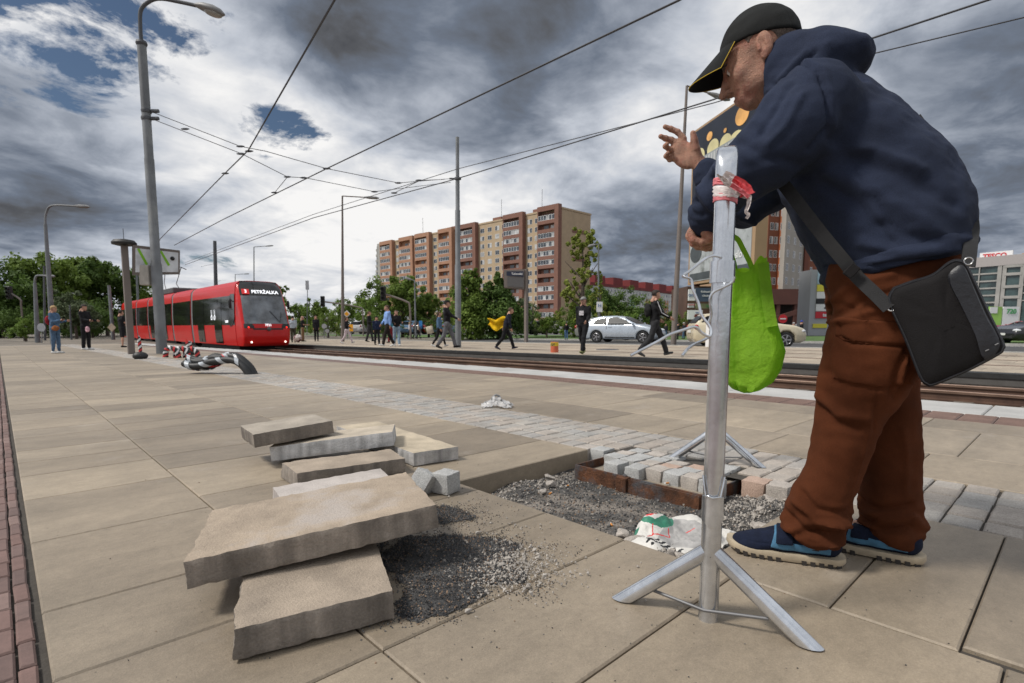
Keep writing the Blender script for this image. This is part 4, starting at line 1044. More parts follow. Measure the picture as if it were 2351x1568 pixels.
# ---- hair under the cap: cropped, grey
def hair(P):
    d = head_sdf(P, False, False)-.0022; X, Y, Z = P
    reg = np.maximum(Z-.075, -(Z+.052+.5*(Y+.04))); reg = np.maximum(reg, Y-.012-.25*(Z-.0))
    reg = np.maximum(reg, -(np.sqrt((Y+.012)**2*1.1+(Z-.0)**2)-.040)*np.where(np.abs(X) > .05, 1, -1e3*0-0)+np.where(np.abs(X) > .05, 0, -1.))
    reg = np.maximum(reg, np.where(Y > -.012, -(Z-.012+.0*Y), -1.))
    return smax(d, reg, .003)
M_hair = mat('cropped grey hair', (.17, .13, .105), .9, var=.35, vs=120, bump=1, bs=500, fine=.45, fs=500)
obj('hair', sdf_cloth(hair, (-.1, -.14, -.1), (.1, .09, .09), .003, lambda v, n: vnoise(v, 200)*.0008, HM, None, 0), M_hair, man, True, 80)
eb = MB()
for sg in (-1, 1): eb.tube([HM @ Vector((sg*q[0], q[1], q[2])) for q in ((.014, .0935, .016), (.028, .0925, .021), (.044, .083, .018))], [.003, .0042, .002], 6)
obj('eyebrow', eb, M_hair, man, True)
# ---- cap
cap = obj('cap', sdf_cloth(lambda P: smax(ellip(P, (0, -.014, .036), (.0865, .1085, .106)), -(P[2]-(.038+.27*P[1])), .004), (-.1, -.14, .0), (.1, .11, .15), .004,
    lambda v, n: vnoise(v, (22, 22, 40))*.0022-.0012*np.exp(-((np.abs(v[:, 0])-.0)/.0015)**2)-.0012*np.exp(-((np.abs(v[:, 0])-.75*np.abs(v[:, 1]+.016))/.0018)**2), HM, None, 1), mat('black cotton cap', (.013, .014, .014), .9, var=.25, vs=12, fine=.25, fs=400, bump=.3, bs=400, spec=.25), man, True, 60)
mb = MB(); nu, nv = 24, 14
def brim(u, v, up): 
    a = u*1.15; x = .080*math.sin(a)*(1-.06*v); root = -.016+.112*math.cos(math.asin(min(1, abs(.080*math.sin(a))/.09)))
    y = root-.004+v*(.105*math.cos(u*1.25)**.6 if abs(u) < 1 else .03)*1.0; z = .038+.27*root+.006-v*.044-.005*(u*u)+up; return HM @ Vector((x, y, z))
for s_, zz in ((0, .0015), (1, -.0015)):
    base = len(mb.v); mb.v += [tuple(brim((i/nu*2-1)*.99, j/nv, zz)) for j in range(nv+1) for i in range(nu+1)]
    fs = [(base+j*(nu+1)+i, base+j*(nu+1)+i+1, base+(j+1)*(nu+1)+i+1, base+(j+1)*(nu+1)+i) for j in range(nv) for i in range(nu)]
    mb.f += fs if s_ == 0 else [f[::-1] for f in fs]; mb.m += [0]*len(fs)
obj('brim', mb, mat('black cotton cap', (.013,)*3), cap, True, 60)
mb = MB(); mb.tube([brim((i/40*2-1)*.99, 1, 0) for i in range(41)], .0013, 6); mb.tube([brim(-.99, j/8, 0) for j in range(9)], .0013, 6)
obj('brim_piping', mb, mat('yellow piping', (.52, .36, .02), .7, var=.1), cap, True)
mb = MB(); mb.lathe([(.006, 0), (.005, .003), (.0, .0045)], (0, 0, 0), 10, M=HM @ Mloc((0, -.014, .141))); obj('cap_button', mb, mat('black cotton cap', (.013,)*3), cap, True)
# ---- hoodie
def armL(P, g=0): return chain(P, [(-.185, .155, 1.225, .092+g), (-.222, .205, 1.15, .088+g), (-.245, .262, 1.085, .079+g), (-.215, .315, 1.055, .068+g), (-.165, .370, 1.015, .058+g), (-.125, .408, .972, .047+g), (-.112, .414, .957, .040+g)], .03)
def armR(P, g=0): return chain(P, [(.175, .15, 1.215, .092+g), (.20, .25, 1.11, .072+g), (.205, .325, 1.052, .060+g), (.20, .38, 1.095, .052+g), (.195, .442, 1.172, .043+g), (.192, .452, 1.184, .036+g)], .03)
def hoodie(P):
    X, Y, Z = P
    d = chain(P, [(0, -.066, .835, .168, .212), (0, -.045, .925, .187, .216), (0, .0, 1.01, .192, .215), (0, .060, 1.105, .172, .21), (0, .112, 1.19, .146, .20), (0, .158, 1.275, .110, .155)], .012)
    pl_ = (Z-.808)*.965+(Y+.066)*.26*1.0                      # hem plane
    d = smax(d, -(pl_), .012)
    d = smin(d, ellip(P, (0, -.066, .834), (.220, .178, .034), Matrix.Rotation(-.26, 3, 'X')), .006)  # ribbed hem
    d = smin(d, armL(P), .035); d = smin(d, armR(P), .035)
    # sleeve cuffs
    # hood lying on the back and collar round the neck
    h = chain(P, [(0, .185, 1.385, .086, .104), (0, .13, 1.375, .078, .125), (0, .055, 1.378, .042, .11)], .03)
    h = smin(h, chain(P, [(0, .19, 1.33, .10, .115), (0, .232, 1.375, .082, .09)], .02), .03)
    h = smax(h, -(-(P[1]-.255)*.93+(P[2]-1.37)*.37*-1+.0)*-1, .01) if False else h
    d = smin(d, h, .022)
    # opening for neck and face
    Hi = HM.inverted(); A = np.array(Hi, F4); q = tuple(A[i][0]*X+A[i][1]*Y+A[i][2]*Z+A[i][3] for i in range(3))
    d = smax(d, -(ellip(q, (0, .030, .0), (.080, .100, .135))), .010)
    rg_ = np.maximum(-((q[2]-.004)*.80+(q[1]+.02)*.60), np.sqrt(q[0]**2+q[1]**2+q[2]**2)-.155); d = smax(d, -rg_, .008)
    # neckline runs down the front
    return d
fl = foldlines([
    ([(1905, 330), (1960, 372), (2080, 420), (2190, 470)], -.007, .018), ([(1900, 400), (1990, 440), (2100, 505), (2180, 560)], .006, .016), ([(1890, 420), (1960, 470), (2040, 560)], -.006, .012),
    ([(1900, 350), (2000, 352), (2110, 392)], .006, .014), ([(2020, 520), (2120, 560), (2220, 560)], -.004, .012), ([(1980, 560), (2090, 588), (2200, 575)], .005, .012),
    ([(1779, 163), (1832, 160), (1870, 197), (1889, 258), (1897, 319), (1852, 368)], -.007, .0045), ([(1765, 170), (1835, 148), (1884, 195), (1903, 262), (1908, 325)], .003, .008),
    ([(1795, 205), (1755, 270), (1735, 320)], .006, .010), ([(1812, 232), (1775, 300), (1752, 345)], -.006, .009), ([(1835, 262), (1800, 330), (1765, 370)], .005, .009), ([(1780, 190), (1740, 245)], -.005, .007),
    ([(1700, 360), (1760, 400), (1850, 400)], -.005, .011), ([(1640, 425), (1660, 470), (1720, 490)], -.010, .009), ([(1655, 405), (1690, 450), (1745, 465)], .009, .009), ([(1612, 440), (1640, 485), (1690, 500)], .010, .009), ([(1596, 462), (1615, 495), (1660, 508)], -.008, .007),
    ([(2225, 572), (2120, 598), (2004, 612), (1900, 604)], -.0045, .0035), ([(1955, 395), (2000, 450), (2040, 520)], -.003, .004), ([(2050, 240), (2120, 330), (2180, 420)], .003, .02), ([(1870, 140), (1950, 135), (1990, 165)], -.006, .010), ([(1850, 95), (1800, 150), (1760, 215)], .005, .010), ([(1872, 100), (1820, 140), (1775, 190)], -.007, .007)], -.18)
def hdisp(v, n):
    d = fl(v, n)*1.5+vnoise(v, (8, 8, 8))*.006+vnoise(v, (20, 14, 24), 5)*.004+vnoise(v, (46, 30, 50), 9)*.002
    # crush rings on both sleeves
    for c, dirv, per in ((( -.14, .39, 1.0), Vector((.35, .45, -.75)), .030), ((.197, .40, 1.12), Vector((0, .62, .78)), .026)):
        t = (v-np.array(c))@np.array(dirv.normalized()); r = np.linalg.norm(v-np.array(c), axis=1)
        d += .0055*np.sin(t*2*PI/per+vnoise(v, 18)*3)*np.exp(-(r/.06)**2)
    rib = (v[:, 2]-.808)*.965+(v[:, 1]+.066)*.26
    return d
hoodie_o = obj('hoodie', sdf_cloth(hoodie, (-.36, -.28, .74), (.30, .50, 1.50), .0062, hdisp, None, None, 1), M_navy, man, True, 80)
M_rib = mat('navy rib knit', (.010, .012, .022), .95, var=.2, vs=20, bump=.6, bs=300, spec=.2)
def cuff(a, b, ra, rb):
    f = lambda P: smax(cone(P, a, b, ra, rb), -cone(P, Vector(a)-(Vector(b)-Vector(a)), Vector(b)+(Vector(b)-Vector(a))*2, ra-.008, rb-.006), .003)
    lo = [min(a[i], b[i])-.06 for i in range(3)]; hi = [max(a[i], b[i])+.06 for i in range(3)]
    return obj('cuff', sdf_cloth(f, lo, hi, .003, lambda v, n: vnoise(v, 60)*.001, None, None, 0), M_rib, hoodie_o, True, 80)
a = loc(1668, 412, s0); b = loc(1628, 392, s0); cuff(a, b, .037, .033)
a = loc(1632, 490, s1); b = loc(1612, 508, s1); cuff(a, b, .036, .033)
mb = MB(); p = loc(1776, 420, -.10); mb.tube([p+Vector((-.09, 0, .012)), p+Vector((-.09, 0, -.012))], .003, 8); obj('drawstring_tip', mb, mat('metal tip', (.6, .6, .6), .3, metal=.9), hoodie_o, True)
# ---- trousers
def legL(P): return chain(P, [(-.080, -.050, .79, .146, .106), (-.098, -.055, .71, .130, .112), (-.105, -.028, .61, .120, .10), (-.108, .006, .505, .103, .092), (-.108, .021, .44, .084, .084), (-.108, .038, .345, .073, .078), (-.107, .054, .25, .067, .074), (-.105, .078, .17, .076, .080), (-.103, .094, .11, .078, .076), (-.102, .092, .075, .070, .072)], .006)
def legR(P): return chain(P, [(.075, -.05, .79, .142, .105), (.092, -.06, .61, .120, .10), (.082, -.068, .50, .098, .092), (.075, -.085, .42, .088, .086), (.065, -.100, .31, .078, .078), (.050, -.106, .18, .075, .075), (.038, -.112, .10, .080, .076), (.034, -.116, .075, .074, .072)], .006)
def hemcut(P, y0): return (P[2]-(.060-.20*(P[1]-y0)))
def trousers(P):
    d1 = smax(legL(P), -(P[2]-(.052+.15*(P[1]-.09))), .010); d2 = smax(legR(P), -(P[2]-(.046+.25*(P[1]+.11))), .010)
    d = smin(d1, d2, .012)
    d = smin(d, ellip(P, (0, -.070, .79), (.165, .148, .09)), .03)
    return smax(d, P[2]-.865, .01)
fl2 = foldlines([
    ([(1900, 700), (1945, 660), (2030, 640)], .006, .010), ([(1915, 725), (1975, 690), (2060, 668)], -.007, .008), ([(1905, 742), (1990, 716), (2075, 706)], .006, .009), ([(1925, 700), (1960, 720), (1990, 770)], -.004, .007),
    ([(1917, 738), (2060, 734), (2110, 742)], .003, .004), ([(1920, 772), (1945, 786), (2060, 792), (2108, 795)], -.0045, .004), ([(1920, 745), (1921, 772), (1948, 790)], -.003, .003),
    ([(2062, 800), (2040, 850), (2032, 895)], -.007, .007), ([(2068, 800), (2078, 840), (2060, 880), (2040, 905)], -.006, .006), ([(2056, 830), (2050, 870)], .007, .008),
    ([(1905, 870), (2000, 884), (2120, 880)], -.003, .003), ([(1990, 884), (1985, 980), (1965, 1060), (1945, 1150), (1925, 1210)], .0022, .0035), ([(2000, 884), (1996, 980)], -.002, .003),
    ([(1880, 930), (1910, 960), (1960, 975)], -.008, .010), ([(1876, 905), (1915, 940), (1975, 950)], .007, .011), ([(1895, 850), (1930, 880)], -.005, .012), ([(1900, 800), (1930, 850), (1980, 870)], .004, .014),
    ([(1840, 1120), (1870, 1150), (1940, 1160), (1975, 1140)], -.009, .009), ([(1830, 1140), (1870, 1175), (1935, 1185)], .010, .009), ([(1800, 1165), (1850, 1200), (1930, 1212)], -.010, .009), ([(1795, 1185), (1840, 1225), (1920, 1235)], .009, .009), ([(1800, 1215), (1850, 1248), (1915, 1252)], -.007, .007),
    ([(1970, 1165), (2030, 1190), (2105, 1180)], -.009, .009), ([(1965, 1185), (2030, 1212), (2108, 1205)], .008, .009), ([(1975, 1215), (2040, 1240), (2108, 1228)], -.008, .008), ([(2090, 1000), (2100, 1080), (2095, 1150)], .004, .010)], -.10)
def tdisp(v, n):
    d = fl2(v, n)*1.35+vnoise(v, (14, 14, 7))*.007+vnoise(v, (30, 24, 40), 5)*.0025
    low = np.exp(-((v[:, 2]-.11)/.055)**2)
    return d+low*(.0045*np.sin(v[:, 2]*2*PI/.040+v[:, 1]*30+v[:, 0]*18+vnoise(v, 14)*7)+.010*vnoise(v, (18, 18, 34), 2))
M_cord = mat('brown corduroy', (.082, .0255, .0110), .95, var=.2, vs=6, spec=.08, fine=.12, fs=300, bump=.0)
nt = M_cord.node_tree; N_ = nt.nodes; L_ = nt.links; tc_ = N_.new('ShaderNodeTexCoord'); wv = N_.new('ShaderNodeTexWave'); wv.inputs['Scale'].default_value = 190; wv.inputs['Distortion'].default_value = 1.2; wv.bands_direction = 'Y'; L_.new(tc_.outputs['Object'], wv.inputs[0])
bp_ = N_.new('ShaderNodeBump'); bp_.inputs['Strength'].default_value = .4; bp_.inputs['Distance'].default_value = .003; L_.new(wv.outputs['Fac'], bp_.inputs['Height']); L_.new(bp_.outputs[0], N_['Principled BSDF'].inputs['Normal'])
N_['Principled BSDF'].inputs['Sheen Weight'].default_value = .04; N_['Principled BSDF'].inputs['Sheen Tint'].default_value = (.5, .22, .12, 1)
tro = obj('trousers', sdf_cloth(trousers, (-.27, -.27, .0), (.25, .22, .95), .0062, tdisp, None, None, 1), M_cord, man, True, 80)
Y_Z = lambda pts, s=-.18: [(loc(x, y, s).y, loc(x, y, s).z) for x, y in pts]
for nm, off, pg_ in (('cargo_pocket', .0045, [(1922, 760), (2112, 775), (2122, 884), (2000, 888), (1908, 872), (1912, 800)]), ('pocket_flap', .0085, [(1917, 733), (2108, 742), (2112, 797), (1965, 790), (1936, 784), (1920, 770)])):
    pp_ = Y_Z(pg_)
    obj(nm, sdf_cloth(lambda P: smax(smax(legL(P)-off, polysd(P[1]+0*P[2], P[2]+0*P[1], pp_), .003), P[0]+.12, .002), (-.26, -.27, .40), (-.05, .22, .80), .0045, tdisp, None, None, 0), M_cord, tro, True, 80)
hb_ = [(-.30, .86), (.15, .745), (.15, .80), (-.30, .915)]
obj('hem_band', sdf_cloth(lambda P: smax(hoodie(P)-.003, polysd(P[1]+0*P[2], P[2]+0*P[1], hb_), .003), (-.30, -.30, .72), (.30, .2, .95), .0062, hdisp, None, None, 0), M_navy, hoodie_o, True, 80)
# ---- shoes
M_sh = mat('navy suede', (.008, .012, .028), .9, var=.25, vs=25, bump=.3, bs=300, spec=.2); M_shb = mat('blue suede panel', (.055, .16, .27), .85, var=.15, vs=30, bump=.3, bs=250)
M_sole = mat('cream rubber sole', (.42, .35, .25), .7, var=.12, vs=20); M_tread = mat('dark rubber tread', (.03, .025, .022), .8); M_thread = mat('white thread', (.6, .6, .58), .8)
def shoe(loc_, rz):
    t = thing('shoe', None, None, loc_, rz); t.parent = man
    Lh, W = .150, .050
    def outl(y):   # half width along the foot, y from heel (-.15) to toe (.15)
        u = (y+.15)/.30; return W*(.62+.38*math.sin(min(1, u*1.15)*PI*.62))*(1-max(0, (u-.72)/.28)**2.6)**.5*(1-max(0, (.10-u)/.10)**2)**.5 if 0 < u < 1 else 0
    ys = [-.15+.30*(.5-.5*math.cos(PI*i/36)) for i in range(37)]; ring = []
    for y in ys: ring.append((outl(y), y))
    for y in ys[-2:0:-1]: ring.append((-outl(y), y))
    def sole(z0, z1, g0, g1, name, m):
        mb = MB(); n = len(ring); vs = []
        toe = lambda y: .012*max(0, (y-.06)/.09)**2
        for z, g in ((z0, g0), ((z0+z1)/2, max(g0, g1)+.0012), (z1, g1)):
            for x, y in ring:
                r_ = 1+g/max(.02, abs(x)+.02); vs.append((x+(g if x > 0 else -g if x < 0 else 0), y*(1+g/.15), z+toe(y)))
        fs = [tuple(range(n-1, -1, -1)), tuple(range(2*n, 3*n))]
        for i in range(2):
            for k in range(n): q = i*n+k; w_ = i*n+(k+1) % n; fs.append((q, w_, w_+n, q+n))
        return mb.add(vs, fs)
    mb = sole(.004, .026, .0, .004, 'sole', M_sole)
    for sg in (-1, 1):
        for i in range(13):
            y = -.138+i*.0215
            if 5 <= i <= 6: continue
            w_ = outl(y); sl = .0085
            p0 = Vector((sg*(w_+.0028), y, .009)); dy = .0062; o2 = outl(y+dy)+.0028; o1 = outl(y-dy)+.0028; tz = .012*max(0, (y-.06)/.09)**2
            mb.add([(sg*(o1-.012), y-dy, .0+tz), (sg*(o1+.0015), y-dy, .0+tz), (sg*(o2+.0015), y+dy, .0+tz), (sg*(o2-.012), y+dy, .0+tz), (sg*(o1-.012), y-dy, .014+tz), (sg*(o1+.0022), y-dy+.002, .014+tz), (sg*(o2+.0022), y+dy+.002, .014+tz), (sg*(o2-.012), y+dy, .014+tz)], [(3, 2, 1, 0), (4, 5, 6, 7), (0, 1, 5, 4), (1, 2, 6, 5), (2, 3, 7, 6), (3, 0, 4, 7)], 1)
    obj('sole', mb, [M_sole, M_tread], t, True, 50)
    def up(P):
        d = chain(P, [(0, -.105, .055, .040, .036), (0, -.05, .058, .040, .040), (0, .01, .052, .036, .044), (0, .07, .034, .027, .044), (0, .112, .028, .018, .034)], .02)
        d = smin(d, ellip(P, (0, .085, .026), (.046, .058, .024)), .02)
        d = smax(d, -(P[2]-.024-.012*np.clip((P[1]-.06)/.09, 0, 1)**2), .004)
        return smax(d, P[2]-.078-.0*P[1], .006)
    up_mb = (sdf_cloth(up, (-.06, -.16, .01), (.06, .16, .10), .003, lambda v, n: vnoise(v, 40)*.0012-.0025*np.exp(-((v[:, 2]-.047+.06*(v[:, 1]-.09)**2*4)/.0025)**2)*np.clip((v[:, 1]-.03)/.02, 0, 1), None, None, 1))
    # lighter panel at the side, over the instep
    def panel(P):
        d = up(P)-.0022; X, Y, Z = P; reg = np.maximum(np.maximum(Y-(.035-.2*(Z-.04)), -(Y+.115)), np.maximum(-(Z-.034-.10*np.maximum(0, Y)*1.0), np.where(Y < -.02, Z-.058, -1.)))
        return smax(d, reg, .002)
    pn = obj('side_panel', sdf_cloth(panel, (-.06, -.14, .02), (.06, .06, .10), .003, None, None, None, 0), M_shb, t, True, 80)
    def strap(P):
        d = up(P)-.0062; X, Y, Z = P; return smax(d, np.maximum(np.maximum(Y-.022, -(Y+.022)), -(Z-.052)), .003)
    st = obj('instep_strap', sdf_cloth(strap, (-.06, -.05, .03), (.06, .05, .10), .003, None, None, None, 0), M_sh, t, True, 80)
    mb = up_mb
    for i in range(40):
        a = -1.9+3.8*i/39; x = .036*math.sin(a); y = .058+.056*math.cos(a) if abs(a) < 1.57 else .058-.05*(abs(a)-1.57)*1.6
        z = .0495-(abs(x)/.036)**2*.006+(.058-y)*.18*(1 if y < .058 else .28)
        mb.tube([(x, y-.0016, z), (x+.0009, y+.0016, z+.0003)], .0008, 5, mi=1)
    obj('upper', mb, [M_sh, M_thread], t, True, 80)
    mb = MB()
    for sg in (-1, 1): mb.tube([(sg*.0405, -.035, .047), (sg*.0425, -.055, .047), (sg*.0400, -.085, .046)], .0022, 6)
    obj('side_lace', mb, M_tread, t)
shoe((-.101, .163, 0), R(0)); shoe((.040, -.045, 0), R(-15))
# ---------------------------------------------------------------- shoulder bag and green bag
sbg = thing('shoulder_bag', 'black shoulder bag hanging behind the man on a long strap', 'shoulder bag', MO, MA)
M_lea = mat('black bag cloth', (.009, .008, .0085), .8, var=.2, vs=8, bump=.3, bs=350, fine=.2, fs=400, spec=.25); M_lea2 = mat('black bag leatherette', (.014, .015, .019), .45, var=.2, vs=6, bump=.25, bs=60)
sB = -.235
def bagface(pts, s, n=6): return [loc(x, y, s) for x, y in pts]
OUT = [(2052, 660), (2090, 646), (2140, 630), (2175, 604), (2196, 596), (2216, 604), (2236, 640), (2270, 715), (2304, 786), (2304, 802), (2290, 816), (2215, 855), (2145, 884), (2128, 884), (2112, 866), (2078, 780), (2044, 706), (2040, 680)]
def spl(pts, n=5):
    P_ = [Vector((x, y, 0)) for x, y in pts]; out = []
    for i in range(len(P_)):
        a, b, c, d = P_[i-1], P_[i], P_[(i+1) % len(P_)], P_[(i+2) % len(P_)]
        for k in range(n):
            t = k/n; q = .5*((2*b)+(c-a)*t+(2*a-5*b+4*c-d)*t*t+(3*b-a-3*c+d)*t**3); out.append((q.x, q.y))
    return out
O2 = spl(OUT, 4); cx_ = sum(p[0] for p in O2)/len(O2); cy_ = sum(p[1] for p in O2)/len(O2)
mb = MB(); layers = [(sB+.070, .90), (sB+.066, .97), (sB+.055, 1.0), (sB+.010, 1.0), (sB, .985), (sB-.006, .95), (sB-.010, .80), (sB-.011, .5), (sB-.011, .2)]
vs = []
for s, k in layers: vs += [loc(cx_+(x-cx_)*k, cy_+(y-cy_)*k, s)+Vector((.003*mn.noise(Vector((x*.02, y*.02, s*20))), 0, 0)) for x, y in O2]
n = len(O2); fs = [tuple(range(n)), tuple(range(len(vs)-1, len(vs)-n-1, -1))]
for i in range(len(layers)-1):
    for k in range(n): q = i*n+k; w_ = i*n+(k+1) % n; fs.append((w_, q, q+n, w_+n))
mb.add(vs, fs); bag_o = obj('bag_body', mb, M_lea, sbg, True, 60)
def tubepx(pts, s, r, name, m, par, n=6):
    mb = MB(); mb.tube(smooth_path([loc(x, y, s) if not isinstance(s, list) else loc(x, y, s[i]) for i, (x, y) in enumerate(pts)], 6), r, n); return obj(name, mb, m, par, True)
tubepx([(cx_+(x-cx_)*.975, cy_+(y-cy_)*.975) for x, y in OUT+OUT[:1]], sB-.004, .0019, 'piping', M_lea2, sbg)
tubepx([(cx_+(x-cx_)*1.0, cy_+(y-cy_)*1.0) for x, y in OUT+OUT[:1]], sB+.02, .0016, 'zip', M_lea2, sbg)
mb = MB(); fl_ = [(2176, 640), (2196, 612), (2214, 612), (2232, 650), (2264, 722), (2296, 790), (2262, 828), (2240, 770), (2205, 700)]
F2 = spl(fl_, 4); vs = [loc(x, y, sB-.0115) for x, y in F2]+[loc(2225+(x-2225)*.9, 715+(y-715)*.94, sB-.0165) for x, y in F2]; n = len(F2)
mb.add(vs, [tuple(range(2*n-1, n-1, -1))]+[((k+1) % n, k, k+n, (k+1) % n+n) for k in range(n)]); obj('side_pocket', mb, M_lea2, sbg, True, 50)
mb = MB()
for q in range(2):
    p = loc(2262+q*22, 806-q*14, sB-.018); mb.tube([p, p+Vector((0, -.006, .004))], .0012, 5)
tag(obj('stud_mark', mb, mat('silver mark', (.4, .4, .4), .3, metal=.8), sbg), kind='stuff')
def ribbon(pts, ss, w0, th, name, m, par, nseg=6):
    P_ = smooth_path([loc(x, y, s) for (x, y), s in zip(pts, ss)], nseg); mb = MB(); vs = []
    for i, p in enumerate(P_):
        t = (P_[min(len(P_)-1, i+1)]-P_[max(0, i-1)]).normalized(); nx_ = Vector((-1, 0, 0)); nx_ = (nx_-t*nx_.dot(t)).normalized(); b = t.cross(nx_)
        vs += [p+b*w0/2, p-b*w0/2, p-b*w0/2+nx_*th, p+b*w0/2+nx_*th]
    n = len(P_); fs = [(0, 1, 2, 3), (4*n-1, 4*n-2, 4*n-3, 4*n-4)]
    for i in range(n-1):
        for k in range(4): fs.append((4*i+k, 4*i+4+k, 4*i+4+(k+1) % 4, 4*i+(k+1) % 4))
    mb.add(vs, fs); return obj(name, mb, m, par, True, 40)
M_web = mat('black webbing', (.016, .016, .017), .8, bump=.4, bs=500, var=.2, vs=60)
ribbon([(1800, 425), (1850, 490), (1895, 548), (1935, 596), (1968, 636), (2010, 676), (2042, 708)], [-.17, -.212, -.222, -.222, -.215, -.228, -.24], .030, .0025, 'front_strap', M_web, sbg)
ribbon([(2222, 612), (2228, 560), (2232, 520), (2222, 470), (2195, 410), (2150, 340), (2100, 270)], [-.20, -.165, -.11, -.06, -.02, .03, .08], .028, .0025, 'back_strap', M_web, sbg)
mb = MB(); p = loc(1955, 622, -.232); mb.bbox(-.004, .004, -.012, .012, -.016, .016, .002, M=Matrix.Translation(p) @ Matrix.Rotation(R(40), 4, 'X')); obj('strap_buckle', mb, M_lea, sbg, True)
for x, y in ((2046, 706), (2222, 600)):
    mb = MB(); p = loc(x, y, sB); k = 14
    mb.tube([p+Vector((-.004, .008*math.cos(2*PI*i/k), .008*math.sin(2*PI*i/k))) for i in range(k+1)], .0016, 6, cap=False); obj('strap_ring', mb, mat('bright ring steel', (.6, .6, .6), .25, metal=1), sbg, True)
# green shopping bag
gb = thing('shopping_bag', 'bright green fabric shopping bag hanging from the man\'s hand over the barrier', 'shopping bag', MO, MA)
M_gb = mat('green nonwoven fabric', (.27, .50, .025), .8, var=.12, vs=8, bump=1., bs=34, fine=.08, fs=300)
b_ = M_gb.node_tree.nodes['Principled BSDF']; nt = M_gb.node_tree; tr = nt.nodes.new('ShaderNodeBsdfTranslucent'); tr.inputs[0].default_value = (.36, .66, .03, 1); ms = nt.nodes.new('ShaderNodeMixShader'); ms.inputs[0].default_value = .5
nt.links.new(b_.outputs[0], ms.inputs[1]); nt.links.new(tr.outputs[0], ms.inputs[2]); nt.links.new(ms.outputs[0], nt.nodes['Material Output'].inputs[0])
sG = -.02
rowsG = [(606, 1672, 1758), (650, 1668, 1764), (700, 1660, 1774), (760, 1654, 1790), (805, 1652, 1804), (845, 1656, 1796), (872, 1664, 1778), (890, 1680, 1752), (897, 1700, 1730)]
mb = MB(); vs = []; n = 44; RW = []
for i in range(len(rowsG)-1):
    for k in range(5):
        t = k/5; a = rowsG[i]; b = rowsG[i+1]; RW.append(tuple(a[j]*(1-t)+b[j]*t for j in range(3)))
RW.append(rowsG[-1])
for i, (y, xl, xr) in enumerate(RW):
    cl = loc(xl, y, sG); cr_ = loc(xr, y, sG); c = (cl+cr_)/2; ha = (cl-cr_).length/2; v_ = i/(len(RW)-1); hs = .045+.06*min(1, v_*1.8)*(1 if v_ < .8 else max(.1, (1-v_)/.2)**.5)
    for k in range(n):
        w_ = 2*PI*k/n; cw_, sw_ = math.cos(w_), math.sin(w_)
        q = abs(cw_)**.75*(1 if cw_ > 0 else -1); e = abs(sw_)**.75*(1 if sw_ > 0 else -1)
        fold = .010*math.sin(w_*3+v_*5+1)*(.4+.8*(1-v_))+.006*mn.noise(Vector((cw_*2, sw_*2, v_*5)))+.004*mn.noise(Vector((cw_*6, sw_*6, v_*12)))
        crease = -.012*math.exp(-((w_-3.9-v_*.9)/.13)**2)-.010*math.exp(-((w_-4.6+v_*.4)/.11)**2)+.008*math.exp(-((w_-4.25-v_*.3)/.2)**2)
        fold += .009*(abs(mn.noise(Vector((cw_*2.2+v_*2, sw_*2.2, v_*4+7))))-.2)+.006*(abs(mn.noise(Vector((cw_*5, sw_*5+v_*3, v_*8+3))))-.2)
        rr_ = 1+(fold+crease)/max(.03, ha)*(.9 if v_ < .9 else .3)
        vs.append(c+Vector((e*hs*rr_, -q*ha*(1+(rr_-1)*.25), (.022*math.cos(w_*2+.6)+.010*math.sin(w_*5))*max(0, 1-v_*5))))
m_ = len(RW); fs = []
for i in range(m_-1):
    for k in range(n): q = i*n+k; w_ = i*n+(k+1) % n; fs.append((q, w_, w_+n, q+n))
fs.append(tuple(range((m_-1)*n, m_*n)))
mb.add(vs, fs); obj('bag_body', mb, M_gb, gb, True, 70)
mb = MB(); a = loc(1737, 605, -.045); b = loc(1764, 605, -.0); 
ribbon([(1752, 604), (1756, 640), (1762, 690), (1772, 750)], [-.055, -.07, -.088, -.10], .030, .002, 'side_seam', M_gb, gb)
ribbon([(1640, 545), (1668, 540), (1692, 548), (1706, 572), (1722, 604), (1730, 630)], [-.10, -.10, -.09, -.075, -.06, -.055], .014, .0015, 'handle', M_gb, gb)
ribbon([(1640, 550), (1665, 560), (1684, 600), (1690, 640)], [-.08, -.06, -.04, -.02], .014, .0015, 'handle', M_gb, gb)
